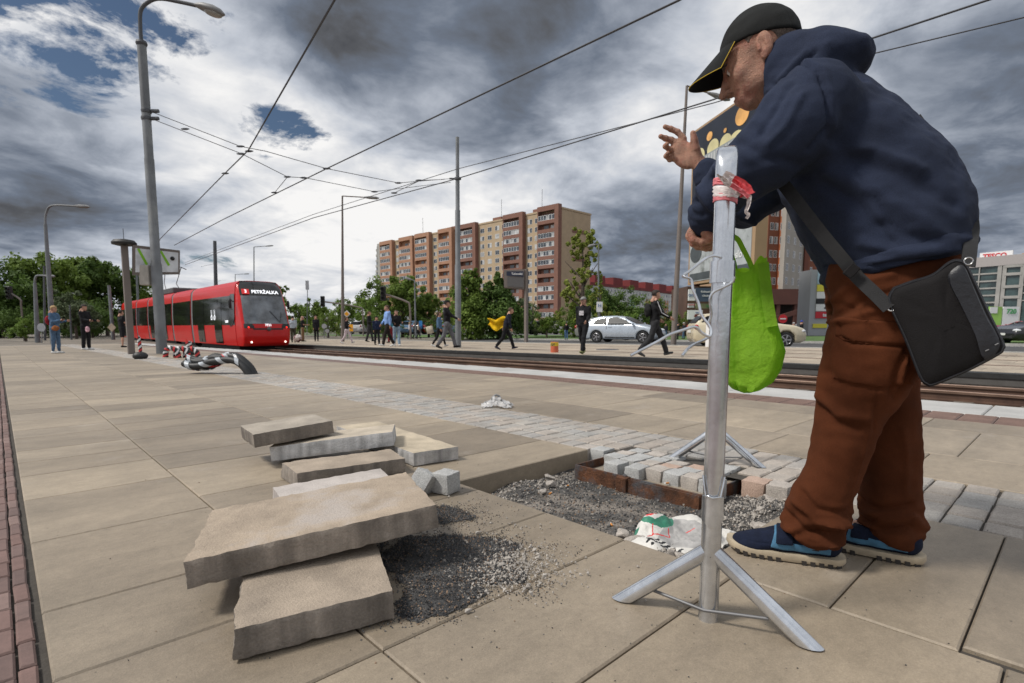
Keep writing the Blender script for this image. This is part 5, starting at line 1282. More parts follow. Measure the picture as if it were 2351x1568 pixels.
# ================================================================ passers-by
def cloth(name, c, **k): return mat('cloth '+name, c, .9, var=k.pop('var', .18), vs=k.pop('vs', 9), bump=.3, bs=80, spec=.25, **k)
SKN = mat('passer skin', (.42, .23, .16), .55, var=.06)
def figure(label, pos, H, yaw, top_=('black', (.012, .012, .014)), legs=('black', (.014, .014, .016)), shoes=('white', (.6, .6, .6)), hair=('brown', (.05, .028, .015)), stride=0., lean=0., arms=(0, 0), elbow=(20, 20), short=False, tee=False, hat=None, long_hair=False, hood=False, skirt=0., bald=False, female=False, phone=False, mid=None):
    """standing or walking person; yaw 0 faces image right, 90 away from the camera, -90 towards it; arms: swing angles"""
    k = H/1.76
    t = thing('person', label, 'person', pos, 0); f = RT*math.cos(R(yaw))+Vector((-RT.y, RT.x, 0))*math.sin(R(yaw)); t.rotation_euler = (0, 0, math.atan2(-f.x, f.y)); t.scale = (k, k, k)
    hx = .09; sw = .165 if female else .19
    def leg(sg, a, kn):
        hip = Vector((sg*hx, 0, .92)); th = R(a); knee = hip+Vector((0, math.sin(th), -math.cos(th)))*.43; sh = R(a-kn); ank = knee+Vector((0, math.sin(sh), -math.cos(sh)))*.41; return hip, knee, ank, sh
    if stride: L1 = leg(-1, stride, stride*.35); L2 = leg(1, -stride*.55, stride*.9)
    else: L1 = leg(-1, 3, 3); L2 = leg(1, -3, 3)
    dz = -min(L1[2].z-.085*math.cos(L1[3]*.5), L2[2].z-.085)
    ft = []
    for L_ in (L1, L2):
        pitch = L_[3]*.75 if stride else 0; d = Vector((0, math.cos(pitch), math.sin(pitch))); ft.append((L_[2]+Vector((0, -.035, -.045)), L_[2]+d*.16+Vector((0, 0, -.055)), d))
    low = min(min(a.z, b.z)-.03 for a, b, _ in ft); O = Vector((0, 0, -low))
    ln = R(lean); U = lambda x, z, y=0.: Vector((x, y+math.sin(ln)*(z-.92), .92+math.cos(ln)*(z-.92)))+O
    sh = [U(-sw, 1.43), U(sw, 1.43)]; AR = []
    for i, sg in ((0, -1), (1, 1)):
        a = R(arms[i])+0; e = sh[i]+Vector((sg*.03, math.sin(a), -math.cos(a)))*.28; b = a+R(elbow[i]); w_ = e+Vector((-sg*.02*(elbow[i] > 50), math.sin(b), -math.cos(b)))*.25; AR.append((sh[i], e, w_, Vector((0, math.sin(b), -math.cos(b)))))
    legP = [[p+O for p in L_[:3]] for L_ in (L1, L2)]
    T = lambda p, *r: (p.x, p.y, p.z)+r
    # body
    bm_ = MB(); HMt = Matrix.Translation(U(0, 1.635, .02)) @ Matrix.Rotation(-ln*.4-(R(18) if phone else R(3)), 4, 'X')
    sdf_cloth(lambda P: head_sdf(P, False), (-.1, -.15, -.19), (.1, .13, .13), .0125, None, HMt, bm_, 0)
    def skin(P):
        d = chain(P, [T(U(0, .95), .10, .12), T(U(0, 1.2), .09, .12), T(U(0, 1.42), .06, .11), T(U(0, 1.52), .045)], .04)
        for A in AR: d = smin(d, chain(P, [T(A[0], .045), T(A[1], .036), T(A[2], .026)], .01), .02)
        for q in legP: d = smin(d, chain(P, [T(q[0], .07), T(q[1], .048), T(q[1].lerp(q[2], .35), .050), T(q[2], .033)], .01), .02)
        return d
    sdf_cloth(skin, (-.4, -.6, 0), (.4, .6, 1.62), .026, None, None, bm_, 0)
    for i, A in enumerate(AR):
        w_, d = A[2], A[3]; sg = (-1, 1)[i]; s_ = Vector((0, d.z, -d.y)); s_ = s_ if s_.length > .1 else Vector((0, 1, 0))
        bm_.ell(w_+d*.045, (.018, .034, .045), 8, 6)
        for j in range(4):
            o = w_+d*.075+s_*(.024-.016*j); ln_ = (.062, .070, .066, .052)[j]; bm_.tube([o, o+d*ln_*.5, o+d*ln_+Vector((-sg*.02, 0, 0))], [.0085, .008, .006], 5)
        bm_.tube([w_+d*.02+s_*.02, w_+d*.05+s_*.045, w_+d*.085+s_*.048], [.010, .009, .007], 5)
    obj('body', bm_, SKN, t, True, 80)
    # trousers
    def legsf(P):
        d = None
        for q in legP:
            a = q[0]+Vector((0, 0, .0)); kk = q[1]; an = q[2]
            if short: c = chain(P, [T(a, .098), T(kk+(a-kk)*.1, .078)], .02)
            else:
                w1 = .052 if female else .066; c = chain(P, [T(a, .098), T(kk, .066 if female else .074), T(an+(kk-an)*.08, w1)], .02)
            d = c if d is None else smin(d, c, .02)
        return smax(smin(d, ellip(P, T(U(0, .93)), (.17 if not female else .175, .12, .12)), .03), P[2]-U(0, 1.03).z, .01)
    obj('trousers', sdf_cloth(legsf, (-.3, -.65, 0), (.3, .65, 1.12), .021, lambda v, n: vnoise(v, (12, 12, 9), rnd.random()*9)*.012, None, None, 1), cloth(*legs), t, True, 80)
    # top
    hemz = .86-skirt
    def topf(P):
        d = chain(P, [T(U(0, hemz+.12), .125, .165), T(U(0, 1.12), .118, .155), T(U(0, 1.30), .125, .185), T(U(0, 1.42), .085, .15), T(U(0, 1.47), .068, .085)], .04)
        for A in AR:
            if tee: c = chain(P, [T(A[0], .066), T(A[0].lerp(A[1], .65), .056)], .02)
            else: c = chain(P, [T(A[0], .068), T(A[1], .055), T(A[1].lerp(A[2], .9), .042)], .02)
            d = smin(d, c, .03)
        if hood: d = smin(d, ellip(P, T(U(0, 1.46, -.07)), (.11, .07, .07)), .03)
        if skirt: d = smin(d, chain(P, [T(U(0, hemz+.12), .13, .17), T(U(0, hemz), .15, .19)], .02), .02)
        return smax(d, U(0, hemz).z-P[2], .01)
    tp_ = obj('top', sdf_cloth(topf, (-.42, -.6, .3), (.42, .7, 1.62), .021, lambda v, n: vnoise(v, (11, 11, 11), rnd.random()*9)*.012+vnoise(v, (26, 26, 20))*.005, None, None, 1), cloth(*top_), t, True, 80)
    for a, b, d in ft:
        s_ = obj('shoe', sdf_cloth(lambda P: chain(P, [T(a+O, .045, .042), T((a+b)/2+O, .040, .045), T(b+O, .028, .042)], .01), [min(a[i], b[i])+O[i]-.07 for i in range(3)], [max(a[i], b[i])+O[i]+.07 for i in range(3)], .014, None, None, None, 0), cloth(*shoes), t, True, 80)
    # hair / hat
    if not bald:
        def hf_(P):
            d = head_sdf(P, False, False)-.010; X, Y, Z = P; reg = np.maximum(-(Z-(.055 if True else 0)+.9*np.minimum(0, Y-.055)*-1-.9*(Y-.05)*-1*0), -1)
            reg = np.where(Y > .03, .068-Z, np.where(Y > -.02, .02-Z+(Y+.02)*.96, -.045-Z))
            return smax(d, reg, .008)
        hb = sdf_cloth(hf_, (-.11, -.15, -.1), (.11, .13, .15), .0125, lambda v, n: vnoise(v, 30)*.010, HMt, None, 0)
        if long_hair: sdf_cloth(lambda P: chain(P, [(0, -.06, .05, .07, .085), (0, -.085, -.08, .06, .085), (0, -.10, -.22, .04, .07)], .02), (-.12, -.2, -.3), (.12, .05, .15), .014, lambda v, n: vnoise(v, 30)*.008, HMt, hb, 0)
        obj('hair', hb, mat('hair '+hair[0], hair[1], .8, var=.3, vs=60), t, True, 80)
    if hat:
        hb = sdf_cloth(lambda P: smax(ellip(P, (0, -.014, .045), (.092, .115, .10)), .045+.2*P[1]-P[2], .004), (-.11, -.15, -.0), (.11, .13, .17), .0125, None, HMt, None, 0)
        if hat[2]:
            hb.bbox(-.07, .07, .07, .17, .05, .062, .005, M=HMt)
        obj('cap', hb, cloth(hat[0], hat[1]), t, True, 80)
    if phone:
        mb = MB(); p = AR[1][2]+AR[1][3]*.09; mb.bbox(-.035, .035, -.005, .005, -.07, .07, .003, M=Matrix.Translation(p) @ Matrix.Rotation(-.7, 4, 'X')); 
        o = obj('smartphone', mb, mat('phone black', (.02, .02, .02), .3), None); o.matrix_world = t.matrix_basis; tag(o, 'phone held by the '+label.split(',')[0][:60], 'phone'); o.matrix_world = Matrix.Translation(t.location) @ t.rotation_euler.to_matrix().to_4x4() @ Matrix.Scale(k, 4)
    t['k'] = k; return t, AR, U, O
def clean(t):
    if 'k' in t: del t['k']
BL_ = ('black', (.012, .012, .014)); DK = ('dark grey', (.03, .03, .033)); WS = ('white shoe', (.55, .55, .54)); BS = ('black shoe', (.015, .015, .015))
BLOND = ('blond', (.36, .24, .11)); BRN = ('brown', (.06, .033, .018)); DBR = ('dark brown', (.022, .014, .010)); GRY = ('grey', (.35, .34, .33))
def P_(label, x, yh, yf, yaw, base=-.12, **k):
    p = spot(x, yf, base); h = top(p, yh)-p.z
    t, AR, U, O = figure(label, p, h, yaw, **k); clean(t); return t, AR, U, O
def carried(name, label, cat, t, fn, m, kind=None):
    """thing held by person t, built in the person's frame"""
    o = obj(name, fn, m, None, True, 60); o.matrix_world = Matrix.Translation(t.location) @ t.rotation_euler.to_matrix().to_4x4() @ Matrix.Diagonal(t.scale).to_4x4(); tag(o, label, cat); return o
def sack(c, r, seed=0, h=.02): return sdf_cloth(lambda P: ellip(P, c, r), [c[i]-r[i]-.04 for i in range(3)], [c[i]+r[i]+.04 for i in range(3)], h, lambda v, n: vnoise(v, 12, seed)*.02, None, None, 0)
DEN = ('denim', (.07, .13, .22)); JN = ('jeans', (.075, .13, .21)); LJ = ('light jeans', (.24, .33, .42))
t, AR, U, O = P_('blonde woman in denim jacket and jeans looking at her phone, leftmost on the platform', 131, 702, 811, 5, 0, top_=DEN, legs=JN, shoes=WS, hair=BLOND, long_hair=False, female=True, arms=(15, 18), elbow=(85, 85), phone=True)
carried('backpack', 'red backpack on the woman in the denim jacket', 'backpack', t, sack((0, -.20, 1.22), (.12, .09, .17), 1), cloth('red pack', (.25, .02, .03)))
carried('handbag', 'brown handbag at the hip of the woman in the denim jacket', 'handbag', t, sack((.20, .16, .93), (.05, .13, .10), 2), cloth('brown leather', (.25, .09, .03)))
t, AR, U, O = P_('young man in black hoodie and black trousers looking at his phone, second from the left', 200, 699, 803, 0, 0, top_=BL_, legs=BL_, shoes=WS, hair=DBR, hood=True, arms=(15, 15), elbow=(70, 70), phone=True)
carried('carrier_bag', 'small pink and white carrier bag beside the young man in the black hoodie', 'bag', t, sack((.16, .20, .80), (.04, .09, .12), 3), cloth('pink bag', (.55, .33, .38)))
P_('man in black T-shirt and black shorts behind the brown info pillar', 283, 712, 797, 60, 0, top_=BL_, legs=BL_, shoes=BS, hair=DBR, short=True, tee=True, arms=(5, 10), elbow=(60, 60))
P_('man in a pale blue shirt and headphones beside the tram front', 674, 725, 786, 110, top_=('pale shirt', (.42, .48, .54)), legs=('olive', (.05, .045, .03)), shoes=BS, hair=DBR, arms=(0, 10), elbow=(10, 40))
P_('bald man in black T-shirt and tan trousers near the tram', 696, 726, 784, 20, top_=BL_, legs=('tan', (.20, .12, .065)), shoes=BS, bald=True, tee=True, arms=(15, 15), elbow=(75, 75))
P_('long-haired woman in a dark coat with white sleeves', 727, 725, 784, -70, top_=('coat', (.012, .012, .016)), legs=BL_, shoes=BS, hair=BRN, long_hair=True, female=True, skirt=.1, stride=8)
P_('stooped man in a beige jacket walking left far behind the tracks', 777, 741, 774, 170, top_=('beige', (.38, .33, .27)), legs=('khaki', (.16, .12, .08)), shoes=BS, hair=GRY, stride=18, lean=12)
t, *_ = P_('woman with a ponytail, black jacket and white leggings walking right', 797, 727, 789, 0, top_=BL_, legs=('pale leggings', (.55, .47, .50)), shoes=WS, hair=BRN, long_hair=True, female=True, stride=26, arms=(-10, 20), elbow=(15, 40))
P_('man in a black sweater and dark jeans behind the navy jacket', 849, 715, 785, 0, top_=BL_, legs=DK, shoes=BS, hair=BRN, stride=12, arms=(10, 10), elbow=(50, 60))
P_('person in a navy jacket and black beanie left of the blue hoodie', 866, 727, 792, -60, top_=('navy', (.012, .02, .05)), legs=BL_, shoes=BS, hat=('beanie black', (.01, .01, .01), False), stride=10, arms=(5, -5), elbow=(10, 10))
t, AR, U, O = P_('man in a light blue hoodie and dark trousers with a backpack', 891, 701, 796, -150, top_=('sky blue', (.22, .36, .68)), legs=('black brown', (.02, .015, .013)), shoes=WS, hair=BRN, hood=True, stride=20, arms=(-12, 12), elbow=(15, 25))
carried('backpack', 'black backpack on the man in the light blue hoodie', 'backpack', t, sack((0, -.20, 1.22), (.13, .09, .18), 4), cloth('black pack', (.015, .015, .015)))
P_('young man in a black jacket and light jeans looking down beside the blue hoodie', 911, 713, 795, -60, top_=BL_, legs=LJ, shoes=WS, hair=BRN, stride=10, arms=(10, 10), elbow=(80, 70))
P_('person in dark red trousers mostly hidden behind the blue hoodie', 899, 722, 788, 180, top_=('teal', (.03, .16, .22)), legs=('maroon', (.16, .015, .02)), shoes=BS, hair=BRN, stride=12)
P_('fair-haired woman in a white blouse walking right by the parked cars', 941, 740, 778, 10, top_=('white blouse', (.55, .55, .60)), legs=BL_, shoes=BS, hair=BLOND, female=True, stride=18)
P_('dark figure walking beside the beige coat far behind', 952, 741, 778, 20, top_=BL_, legs=BL_, shoes=BS, hair=DBR, stride=14)
t, *_ = P_('woman in a beige coat with a blue bag far behind the tracks', 961, 741, 778, 10, top_=('beige', (.38, .33, .27)), legs=BL_, shoes=BS, hair=BRN, female=True, stride=14)
carried('shopping_bag', 'bright blue bag held high by the woman in the beige coat', 'bag', t, sack((.1, .28, 1.25), (.06, .14, .18), 5), cloth('blue bag', (.04, .20, .50)))
t, *_ = P_('woman in a denim jacket and black leggings behind the striding man in the black hoodie', 1009, 715, 797, 0, top_=DEN, legs=BL_, shoes=WS, hair=BRN, long_hair=True, female=True, stride=24)
mbt = MB(); mbt.bbox(-.20, -.13, -.46, -.12, .76, 1.12, .02, M=Mloc((0, 0, 0), .22, 0, 0)); carried('tote_bag', 'cream tote bag swinging behind the woman in the denim jacket', 'tote bag', t, mbt, cloth('cream tote', (.52, .46, .36)))
P_('man in a black hoodie and cap with grey jeans striding past the bare pole', 1027, 689, 801, 0, top_=('black hoodie', (.013, .012, .015)), legs=('grey jeans', (.12, .12, .13)), shoes=BS, hair=DBR, hood=True, hat=('cap black', (.012,)*3, True), stride=24, arms=(-15, 40), elbow=(12, 22))
t, AR, U, O = P_('curly-haired man in dark clothes leaning forward, carrying a yellow jacket', 1161, 703, 803, 0, top_=('blue black', (.012, .014, .024)), legs=BL_, shoes=('dark shoe', (.03, .03, .05)), hair=BRN, stride=27, lean=16, arms=(-35, 5), elbow=(20, 10))
def flutter():
    mb = MB(); nu, nv = 26, 18; vs = []
    for j in range(nv+1):
        for i in range(nu+1):
            u, v = i/nu, j/nv; z = 1.33-.10*u-.02*v-(v)*(.34+.12*math.sin(u*4)); y = -.03-.72*u+.10*math.sin(v*3); vs.append((-.20+.06*math.sin(u*9+v*3)+.05*math.sin(v*8), y+.04*mn.noise(Vector((u*4, v*4, 0))), z+.05*math.sin(u*7+1)+.04*mn.noise(Vector((u*5, v*5, 2)))))
    mb.add(vs, [(j*(nu+1)+i, j*(nu+1)+i+1, (j+1)*(nu+1)+i+1, (j+1)*(nu+1)+i) for j in range(nv) for i in range(nu)])
    sdf_cloth(lambda P: ellip(P, (-.2, -.05, 1.25), (.08, .10, .10)), (-.32, -.2, 1.1), (-.08, .1, 1.4), .02, None, None, mb, 0)
    return mb
carried('jacket', 'yellow jacket flapping in the hand of the curly-haired man', 'jacket', t, flutter(), cloth('yellow jacket', (.72, .44, .01)))
P_('woman in blue jeans seen from behind on the lawn kerb', 1300, 740, 780, 95, top_=BL_, legs=('blue jeans', (.10, .18, .32)), shoes=BS, hair=DBR, female=True)
t, AR, U, O = P_('man in black with a grey camouflage cap and printed T-shirt stepping forward', 1338, 682, 814, -120, top_=BL_, legs=BL_, shoes=('olive shoe', (.16, .17, .07)), hair=DBR, hat=('grey cap', (.22, .22, .21), True), stride=22, arms=(5, -10), elbow=(55, 25))
mb = MB(); mb.bbox(-.075, .075, .152, .162, 1.20, 1.34, .004); carried('print', '', '', t, mb, mat('shirt print', (.5, .48, .5), .8, var=.3, vs=40)) if False else None
q = obj('shirt_print', mb, mat('shirt print', (.5, .48, .5), .8, var=.3, vs=40), t, True)
t, AR, U, O = P_('man in a black tracksuit jacket with a white sleeve stripe striding right', 1501, 662, 819, 0, top_=('black track', (.011, .011, .012)), legs=('charcoal', (.028, .028, .030)), shoes=('grey shoe', (.06, .06, .06)), hair=DBR, stride=30, arms=(-6, 22), elbow=(62, 40))
mb = MB(); A = AR[1]; mb.tube([A[0]+Vector((.066, -.01, .02)), A[0].lerp(A[1], .5)+Vector((.064, 0, 0)), A[1]+Vector((.056, 0, 0)), A[1].lerp(A[2], .8)+Vector((.044, 0, 0))], .011, 6); obj('sleeve_stripe', mb, cloth('white stripe', (.6, .6, .6)), t, True)
carried('backpack', 'black backpack on the man in the tracksuit jacket', 'backpack', t, sack((0, -.19, 1.20), (.13, .09, .19), 7), cloth('black pack', (.015,)*3))
P_('person in a dark printed top standing near the brown lamp pole', 1528, 743, 778, -90, top_=DK, legs=JN, shoes=WS, hair=DBR)
P_('dark figure just right of the brown lamp pole', 1556, 741, 779, 0, top_=BL_, legs=BL_, shoes=BS, hair=DBR)
P_('person in a dark hoodie and pale cap by the billboards', 1569, 741, 778, 180, top_=('navy dark', (.02, .02, .035)), legs=JN, shoes=BS, hat=('pale cap', (.5, .5, .5), True), stride=10)
P_('man in a dark jacket by the cream car bonnet', 1820, 740, 785, 0, top_=BL_, legs=DK, shoes=BS, hair=GRY)
P_('man in black with a blue cap by the cream car bonnet', 1838, 736, 785, 0, top_=BL_, legs=BL_, shoes=BS, hat=('blue cap', (.03, .06, .35), True))
# patterned bag on the ground by the tram
p = spot(684, 786); mb = sdf_cloth(lambda P: ellip(P, (0, 0, .28), (.30, .22, .27)), (-.4, -.3, 0), (.4, .3, .6), .03, lambda v, n: vnoise(v, 8)*.05, None, None, 0)
o = obj('holdall', mb, mat('patterned cloth', (.60, .55, .52), .9, vs=6, col2=(.13, .02, .03), mix=.50, detail=2), None, True, 80, loc=p); tag(o, 'white and dark red patterned bag on the ground by the bald man', 'bag')
# ================================================================ cars and the tram
def split_mesh(mb, tests):
    """sort faces into several MBs by centre tests"""
    V = np.array(mb.v); out = [MB() for _ in range(len(tests)+1)]; maps = [dict() for _ in out]
    for f in mb.f:
        c = V[list(f)].mean(0); nrm_ = np.cross(V[f[2]]-V[f[0]], V[f[3]]-V[f[1]]); nrm_ = nrm_/(np.linalg.norm(nrm_)+1e-9); k = 0
        for i, t in enumerate(tests):
            if t(c, nrm_): k = i+1; break
        mp = maps[k]; o = out[k]; g = []
        for i in f:
            if i not in mp: mp[i] = len(o.v); o.v.append(mb.v[i])
            g.append(mp[i])
        o.f.append(tuple(g)); o.m.append(0)
    return out
M_glass = mat('car glass', (.010, .012, .014), .25, var=0, spec=.06); M_tyre = mat('tyre rubber', (.014, .014, .014), .85); M_rim = mat('alloy rim', (.35, .35, .37), .35, metal=.8, var=.05); M_trim = mat('black trim', (.015, .015, .015), .6)
M_lamp = mat('headlamp glass', (.55, .56, .58), .1, var=.1, vs=9); M_tail = mat('tail lamp', (.35, .01, .01), .2, var=0); M_plate = mat('number plate', (.65, .65, .62), .5, var=0)
PROF = {  # side outline (y forward, z), glass polygon list, wheel positions, length
 'hatch': dict(out=[(-2.08, .35), (-2.12, .62), (-2.08, .98), (-1.95, 1.12), (-1.62, 1.36), (-1.2, 1.45), (-.3, 1.475), (.25, 1.40), (1.0, 1.02), (1.55, .90), (1.95, .76), (2.10, .58), (2.10, .32), (1.9, .20), (-1.95, .20)],
    glass=[[(-1.60, 1.02), (-1.35, 1.30), (-.75, 1.37), (-.72, .98)], [(-.66, .97), (-.66, 1.38), (-.15, 1.39), (.28, 1.27), (.80, .99)]], ws=(.30, 1.02), rg=(-1.98, -1.40), wh=(-1.28, 1.36), W=.88, r=.32),
 'wagon': dict(out=[(-2.30, .35), (-2.33, .60), (-2.28, .95), (-2.15, 1.15), (-1.85, 1.42), (-1.3, 1.48), (-.2, 1.48), (.35, 1.42), (1.05, 1.03), (1.8, .93), (2.2, .80), (2.32, .60), (2.32, .32), (2.1, .20), (-2.15, .20)],
    glass=[[(-2.02, 1.06), (-1.80, 1.32), (-1.15, 1.38), (-1.12, 1.01)], [(-1.05, 1.01), (-1.05, 1.39), (-.30, 1.40), (-.28, 1.0)], [(-.21, .99), (-.21, 1.40), (.10, 1.38), (.40, 1.28), (.88, 1.0)]], ws=(.42, 1.08), rg=(-2.22, -1.70), wh=(-1.38, 1.42), W=.90, r=.33),
 'sedan': dict(out=[(-2.28, .35), (-2.32, .62), (-2.26, .98), (-1.65, 1.06), (-1.0, 1.38), (-.4, 1.44), (.15, 1.40), (.95, 1.02), (1.7, .92), (2.15, .78), (2.28, .58), (2.28, .32), (2.05, .20), (-2.1, .20)],
    glass=[[(-1.30, 1.04), (-.92, 1.30), (-.55, 1.35), (-.52, 1.0)], [(-.45, .99), (-.45, 1.36), (.08, 1.34), (.72, .99)]], ws=(.22, 1.0), rg=(-1.62, -1.05), wh=(-1.36, 1.36), W=.89, r=.32)}
def make_car(kind, h=.045):
    p = PROF[kind]; W = p['W']
    def f(P):
        X, Y, Z = P; A = np.abs(X); d = polysd(Y+0*Z, Z+0*Y, p['out'])
        w_ = W*(1-.10*np.clip((Z-.55)/.5, 0, 1)**2) - .26*np.clip((Z-.97)/.5, 0, 1) - .04*np.clip((.5-Z)/.3, 0, 1) - .16*np.clip((np.abs(Y)-1.5)/.8, 0, 1)**2.2
        d = smax(d, (A-w_)*.9, .10)
        for wy in p['wh']: d = smax(d, -smax(np.sqrt((Y-wy)**2+(Z-p['r'])**2)-(p['r']+.055), -(A-(W-.26)), .02), .02)
        return d
    L_ = [q[0] for q in p['out']]; mb = sdf_mb(f, (-1.0, min(L_)-.1, .1), (1.0, max(L_)+.1, 1.6), h)
    def inpoly(c, pl):
        return float(polysd(np.array([c[1]], F4), np.array([c[2]], F4), pl)[0]) < 0
    side = [(lambda c, n, g=g, s_=s_: n[0]*s_ > .55 and inpoly(c, g)) for g in p['glass'] for s_ in (-1, 1)]
    ws = lambda c, n: n[1] > .25 and n[2] > .3 and c[1] > p['ws'][0]-.15 and c[1] < p['ws'][1]-.02 and c[2] > 1.02 and abs(c[0]) < .72-.35*(c[2]-1.02)
    rg = lambda c, n: n[1] < -.35 and c[2] > 1.03 and c[2] < 1.36 and abs(c[0]) < .62
    return split_mesh(mb, [ws, rg]+side)
_cars = {}
def car(label, pos, rz, kind, paint, group=None, detail=True, taxi=None):
    t = thing('parked_car' if group else 'car', label, 'car', pos, rz, group)
    key = (kind, detail)
    if key not in _cars:
        a = make_car(kind, .045 if detail else .09); _cars[key] = [x.mesh('m', M_glass, True, 40) for x in a]
    me = _cars[key]; p = PROF[kind]
    m = mat('paint '+paint[0], paint[1], .28, var=.03, metal=paint[2] if len(paint) > 2 else 0, coat=.6)
    bodyme = me[0].copy(); bodyme.materials.clear(); bodyme.materials.append(m)
    obj('body', bodyme, None, t)
    for q, mq in enumerate(me[1:]): obj(('windscreen', 'rear_window')[q] if q < 2 else 'side_window', mq, None, t)
    for sg in (-1, 1):
        for wy in p['wh']:
            M = Mloc((sg*(p['W']-.12), wy, p['r']), 0, PI/2*sg, 0); mb = MB(); r = p['r']
            mb.lathe([(r*.62, -.09), (r*.97, -.085), (r, -.05), (r, .07), (r*.95, .10), (r*.66, .105)], (0, 0, 0), 24 if detail else 12, M=M); w_ = obj('wheel', mb, M_tyre, t, True)
            mb = MB()
            if detail:
                mb.lathe([(r*.66, .104), (r*.62, .112), (r*.58, .095)], (0, 0, 0), 24, M=M); mb.lathe([(r*.2, .08), (r*.18, .104), (.01, .108)], (0, 0, 0), 10, M=M)
                for k in range(5): 
                    a = k*2*PI/5
                    for da in (-.16, .16): mb.bbox(-.018, .018, r*.12, r*.64, .085, .106, .004, M=M @ Matrix.Rotation(a+da*.6, 4, 'Z'))
            else: mb.lathe([(r*.6, .09), (r*.58, .112), (.02, .11)], (0, 0, 0), 10, M=M)
            obj('rim', mb, M_rim, w_, True)
    L0 = max(q[0] for q in p['out']); L1 = min(q[0] for q in p['out'])
    for sg in (-1, 1):
        mb = MB(); mb.ell((sg*(p['W']-.26), L0-.20, .70), (.20, .16, .085), 12, 7); obj('headlight', mb, M_lamp, t, True)
        mb = MB(); mb.ell((sg*(p['W']-.20), L1+.12, .86), (.13, .10, .12), 10, 6); obj('tail_light', mb, M_tail, t, True)
        mb = MB(); mb.ell((sg*(p['W']+.05), p['ws'][1]-.20, 1.03), (.11, .07, .075), 10, 6); mb.bbox(sg*p['W']-.06, sg*p['W']+.06, p['ws'][1]-.22, p['ws'][1]-.17, .99, 1.02, .005); obj('mirror', mb, m, t, True)
    mb = MB(); mb.bbox(-.62, .62, L0-.06, L0+.012, .30, .44, .02); obj('grille', mb, M_trim, t)
    mb = MB(); mb.bbox(-.26, .26, L0+.012, L0+.03, .46, .57, .004); obj('front_plate', mb, M_plate, t)
    mb = MB(); mb.bbox(-.26, .26, L1-.03, L1+.0, .62, .73, .004); obj('rear_plate', mb, M_plate, t)
    if detail:
        for sg in (-1, 1):
            mb = MB(); y0 = p['glass'][-1][0][0]-.03; mb.box(sg*p['W']*.985-.004, sg*p['W']*.985+.004, y0-.006, y0+.006, .36, .95); mb.box(sg*p['W']*.985-.004, sg*p['W']*.985+.004, p['wh'][0]+.5, p['wh'][1]-.45, .29, .34); obj('door_seam', mb, M_trim, t)
            mb = MB(); mb.bbox(sg*p['W']*.97-.015, sg*p['W']*.97+.015, y0+.1, y0+.30, .84, .87, .006); obj('door_handle', mb, m, t, True)
    if taxi:
        mb = MB(); mb.bbox(-.35, .35, -.15, .12, 1.48, 1.60, .03); obj('roof_sign', mb, M_plate, t, True)
    return t
def cyaw(yaw): f = RT*math.cos(R(yaw))+Vector((-RT.y, RT.x, 0))*math.sin(R(yaw)); return math.atan2(-f.x, f.y)
def road_spot(x, y, z=-.22): return gnd(x, y, z)
W_ = ('silver', (.42, .47, .53), .3); CR = ('cream', (.52, .46, .33)); 
car('silver hatchback on the road behind the men in black', far(1432, 30, -.22), cyaw(-33), 'hatch', W_)
car('cream estate car behind the bent wires and the green bag', far(1707, 23.8, -.22), cyaw(-5), 'wagon', CR)
car('older grey estate half hidden behind the silver hatchback', far(1400, 37, -.22), cyaw(-30), 'wagon', ('old grey', (.18, .19, .17)))
car('black car with one headlight showing at the right edge of the photo', far(2400, 27, -.22), cyaw(180), 'sedan', ('black', (.012, .012, .013)))
# car park rows: each car its own thing
PC = [('white', (.55, .55, .56)), ('silver grey', (.30, .31, .33)), ('dark blue', (.02, .04, .10)), ('dark grey', (.05, .05, .055)), ('red', (.28, .02, .02)), ('black', (.015, .015, .016)), ('pale blue', (.12, .22, .35)), ('beige', (.35, .31, .24))]
parked = [(838, 62, 0, 75, 'hatch'), (858, 62, 1, 75, 'wagon'), (879, 62, 0, 80, 'sedan'), (952, 60, 6, 75, 'hatch'), (975, 60, 5, 70, 'sedan'), (1000, 60, 4, 70, 'hatch'), (1022, 60, 6, 75, 'wagon'), (1218, 58, 1, 60, 'sedan'), (1250, 58, 7, 60, 'hatch'), (1276, 62, 1, 60, 'wagon'), (1300, 60, 0, 60, 'sedan'), (1330, 60, 3, 60, 'hatch'), (1352, 62, 0, 60, 'sedan'),
          (1842, 75, 0, 100, 'hatch'), (1862, 75, 1, 100, 'sedan'), (1886, 75, 1, 95, 'wagon'), (1912, 70, 4, 95, 'hatch'), (2338, 60, 4, 100, 'sedan'), (1238, 66, 3, 60, 'wagon'), (1262, 66, 0, 60, 'hatch'), (1318, 66, 5, 60, 'sedan')]
desc = ['white hatchback leftmost in the car park behind the walkers', 'grey estate second in the car park from the left', 'white saloon in the car park behind the navy jacket', 'pale blue hatchback behind the white blouse', 'black saloon next to the pale blue hatchback', 'red hatchback behind the cream tote bag', 'pale blue estate behind the bare pole', 'grey saloon parked just right of the info display pole', 'beige hatchback parked second from the info display pole', 'silver estate parked left of the woman in blue jeans', 'white saloon parked behind the woman in blue jeans', 'dark grey hatchback behind the man with the camouflage cap', 'white saloon left of the silver moving hatchback',
        'white hatchback below the shop sign tower', 'silver saloon right below the shop sign tower', 'silver estate left of the brown trousers', 'red hatchback tight beside the brown trousers', 'dark red saloon under the green and white hoarding', 'dark grey estate in the second parking row by the info display', 'white hatchback in the second parking row', 'black saloon in the second parking row behind the lawn']
for (x, dd, ci, yw, kd), ds in zip(parked, desc):
    car(ds, far(x, dd, -.16 if dd > 55 else -.14), cyaw(yw), kd, PC[ci], 'cars in the car park', False)
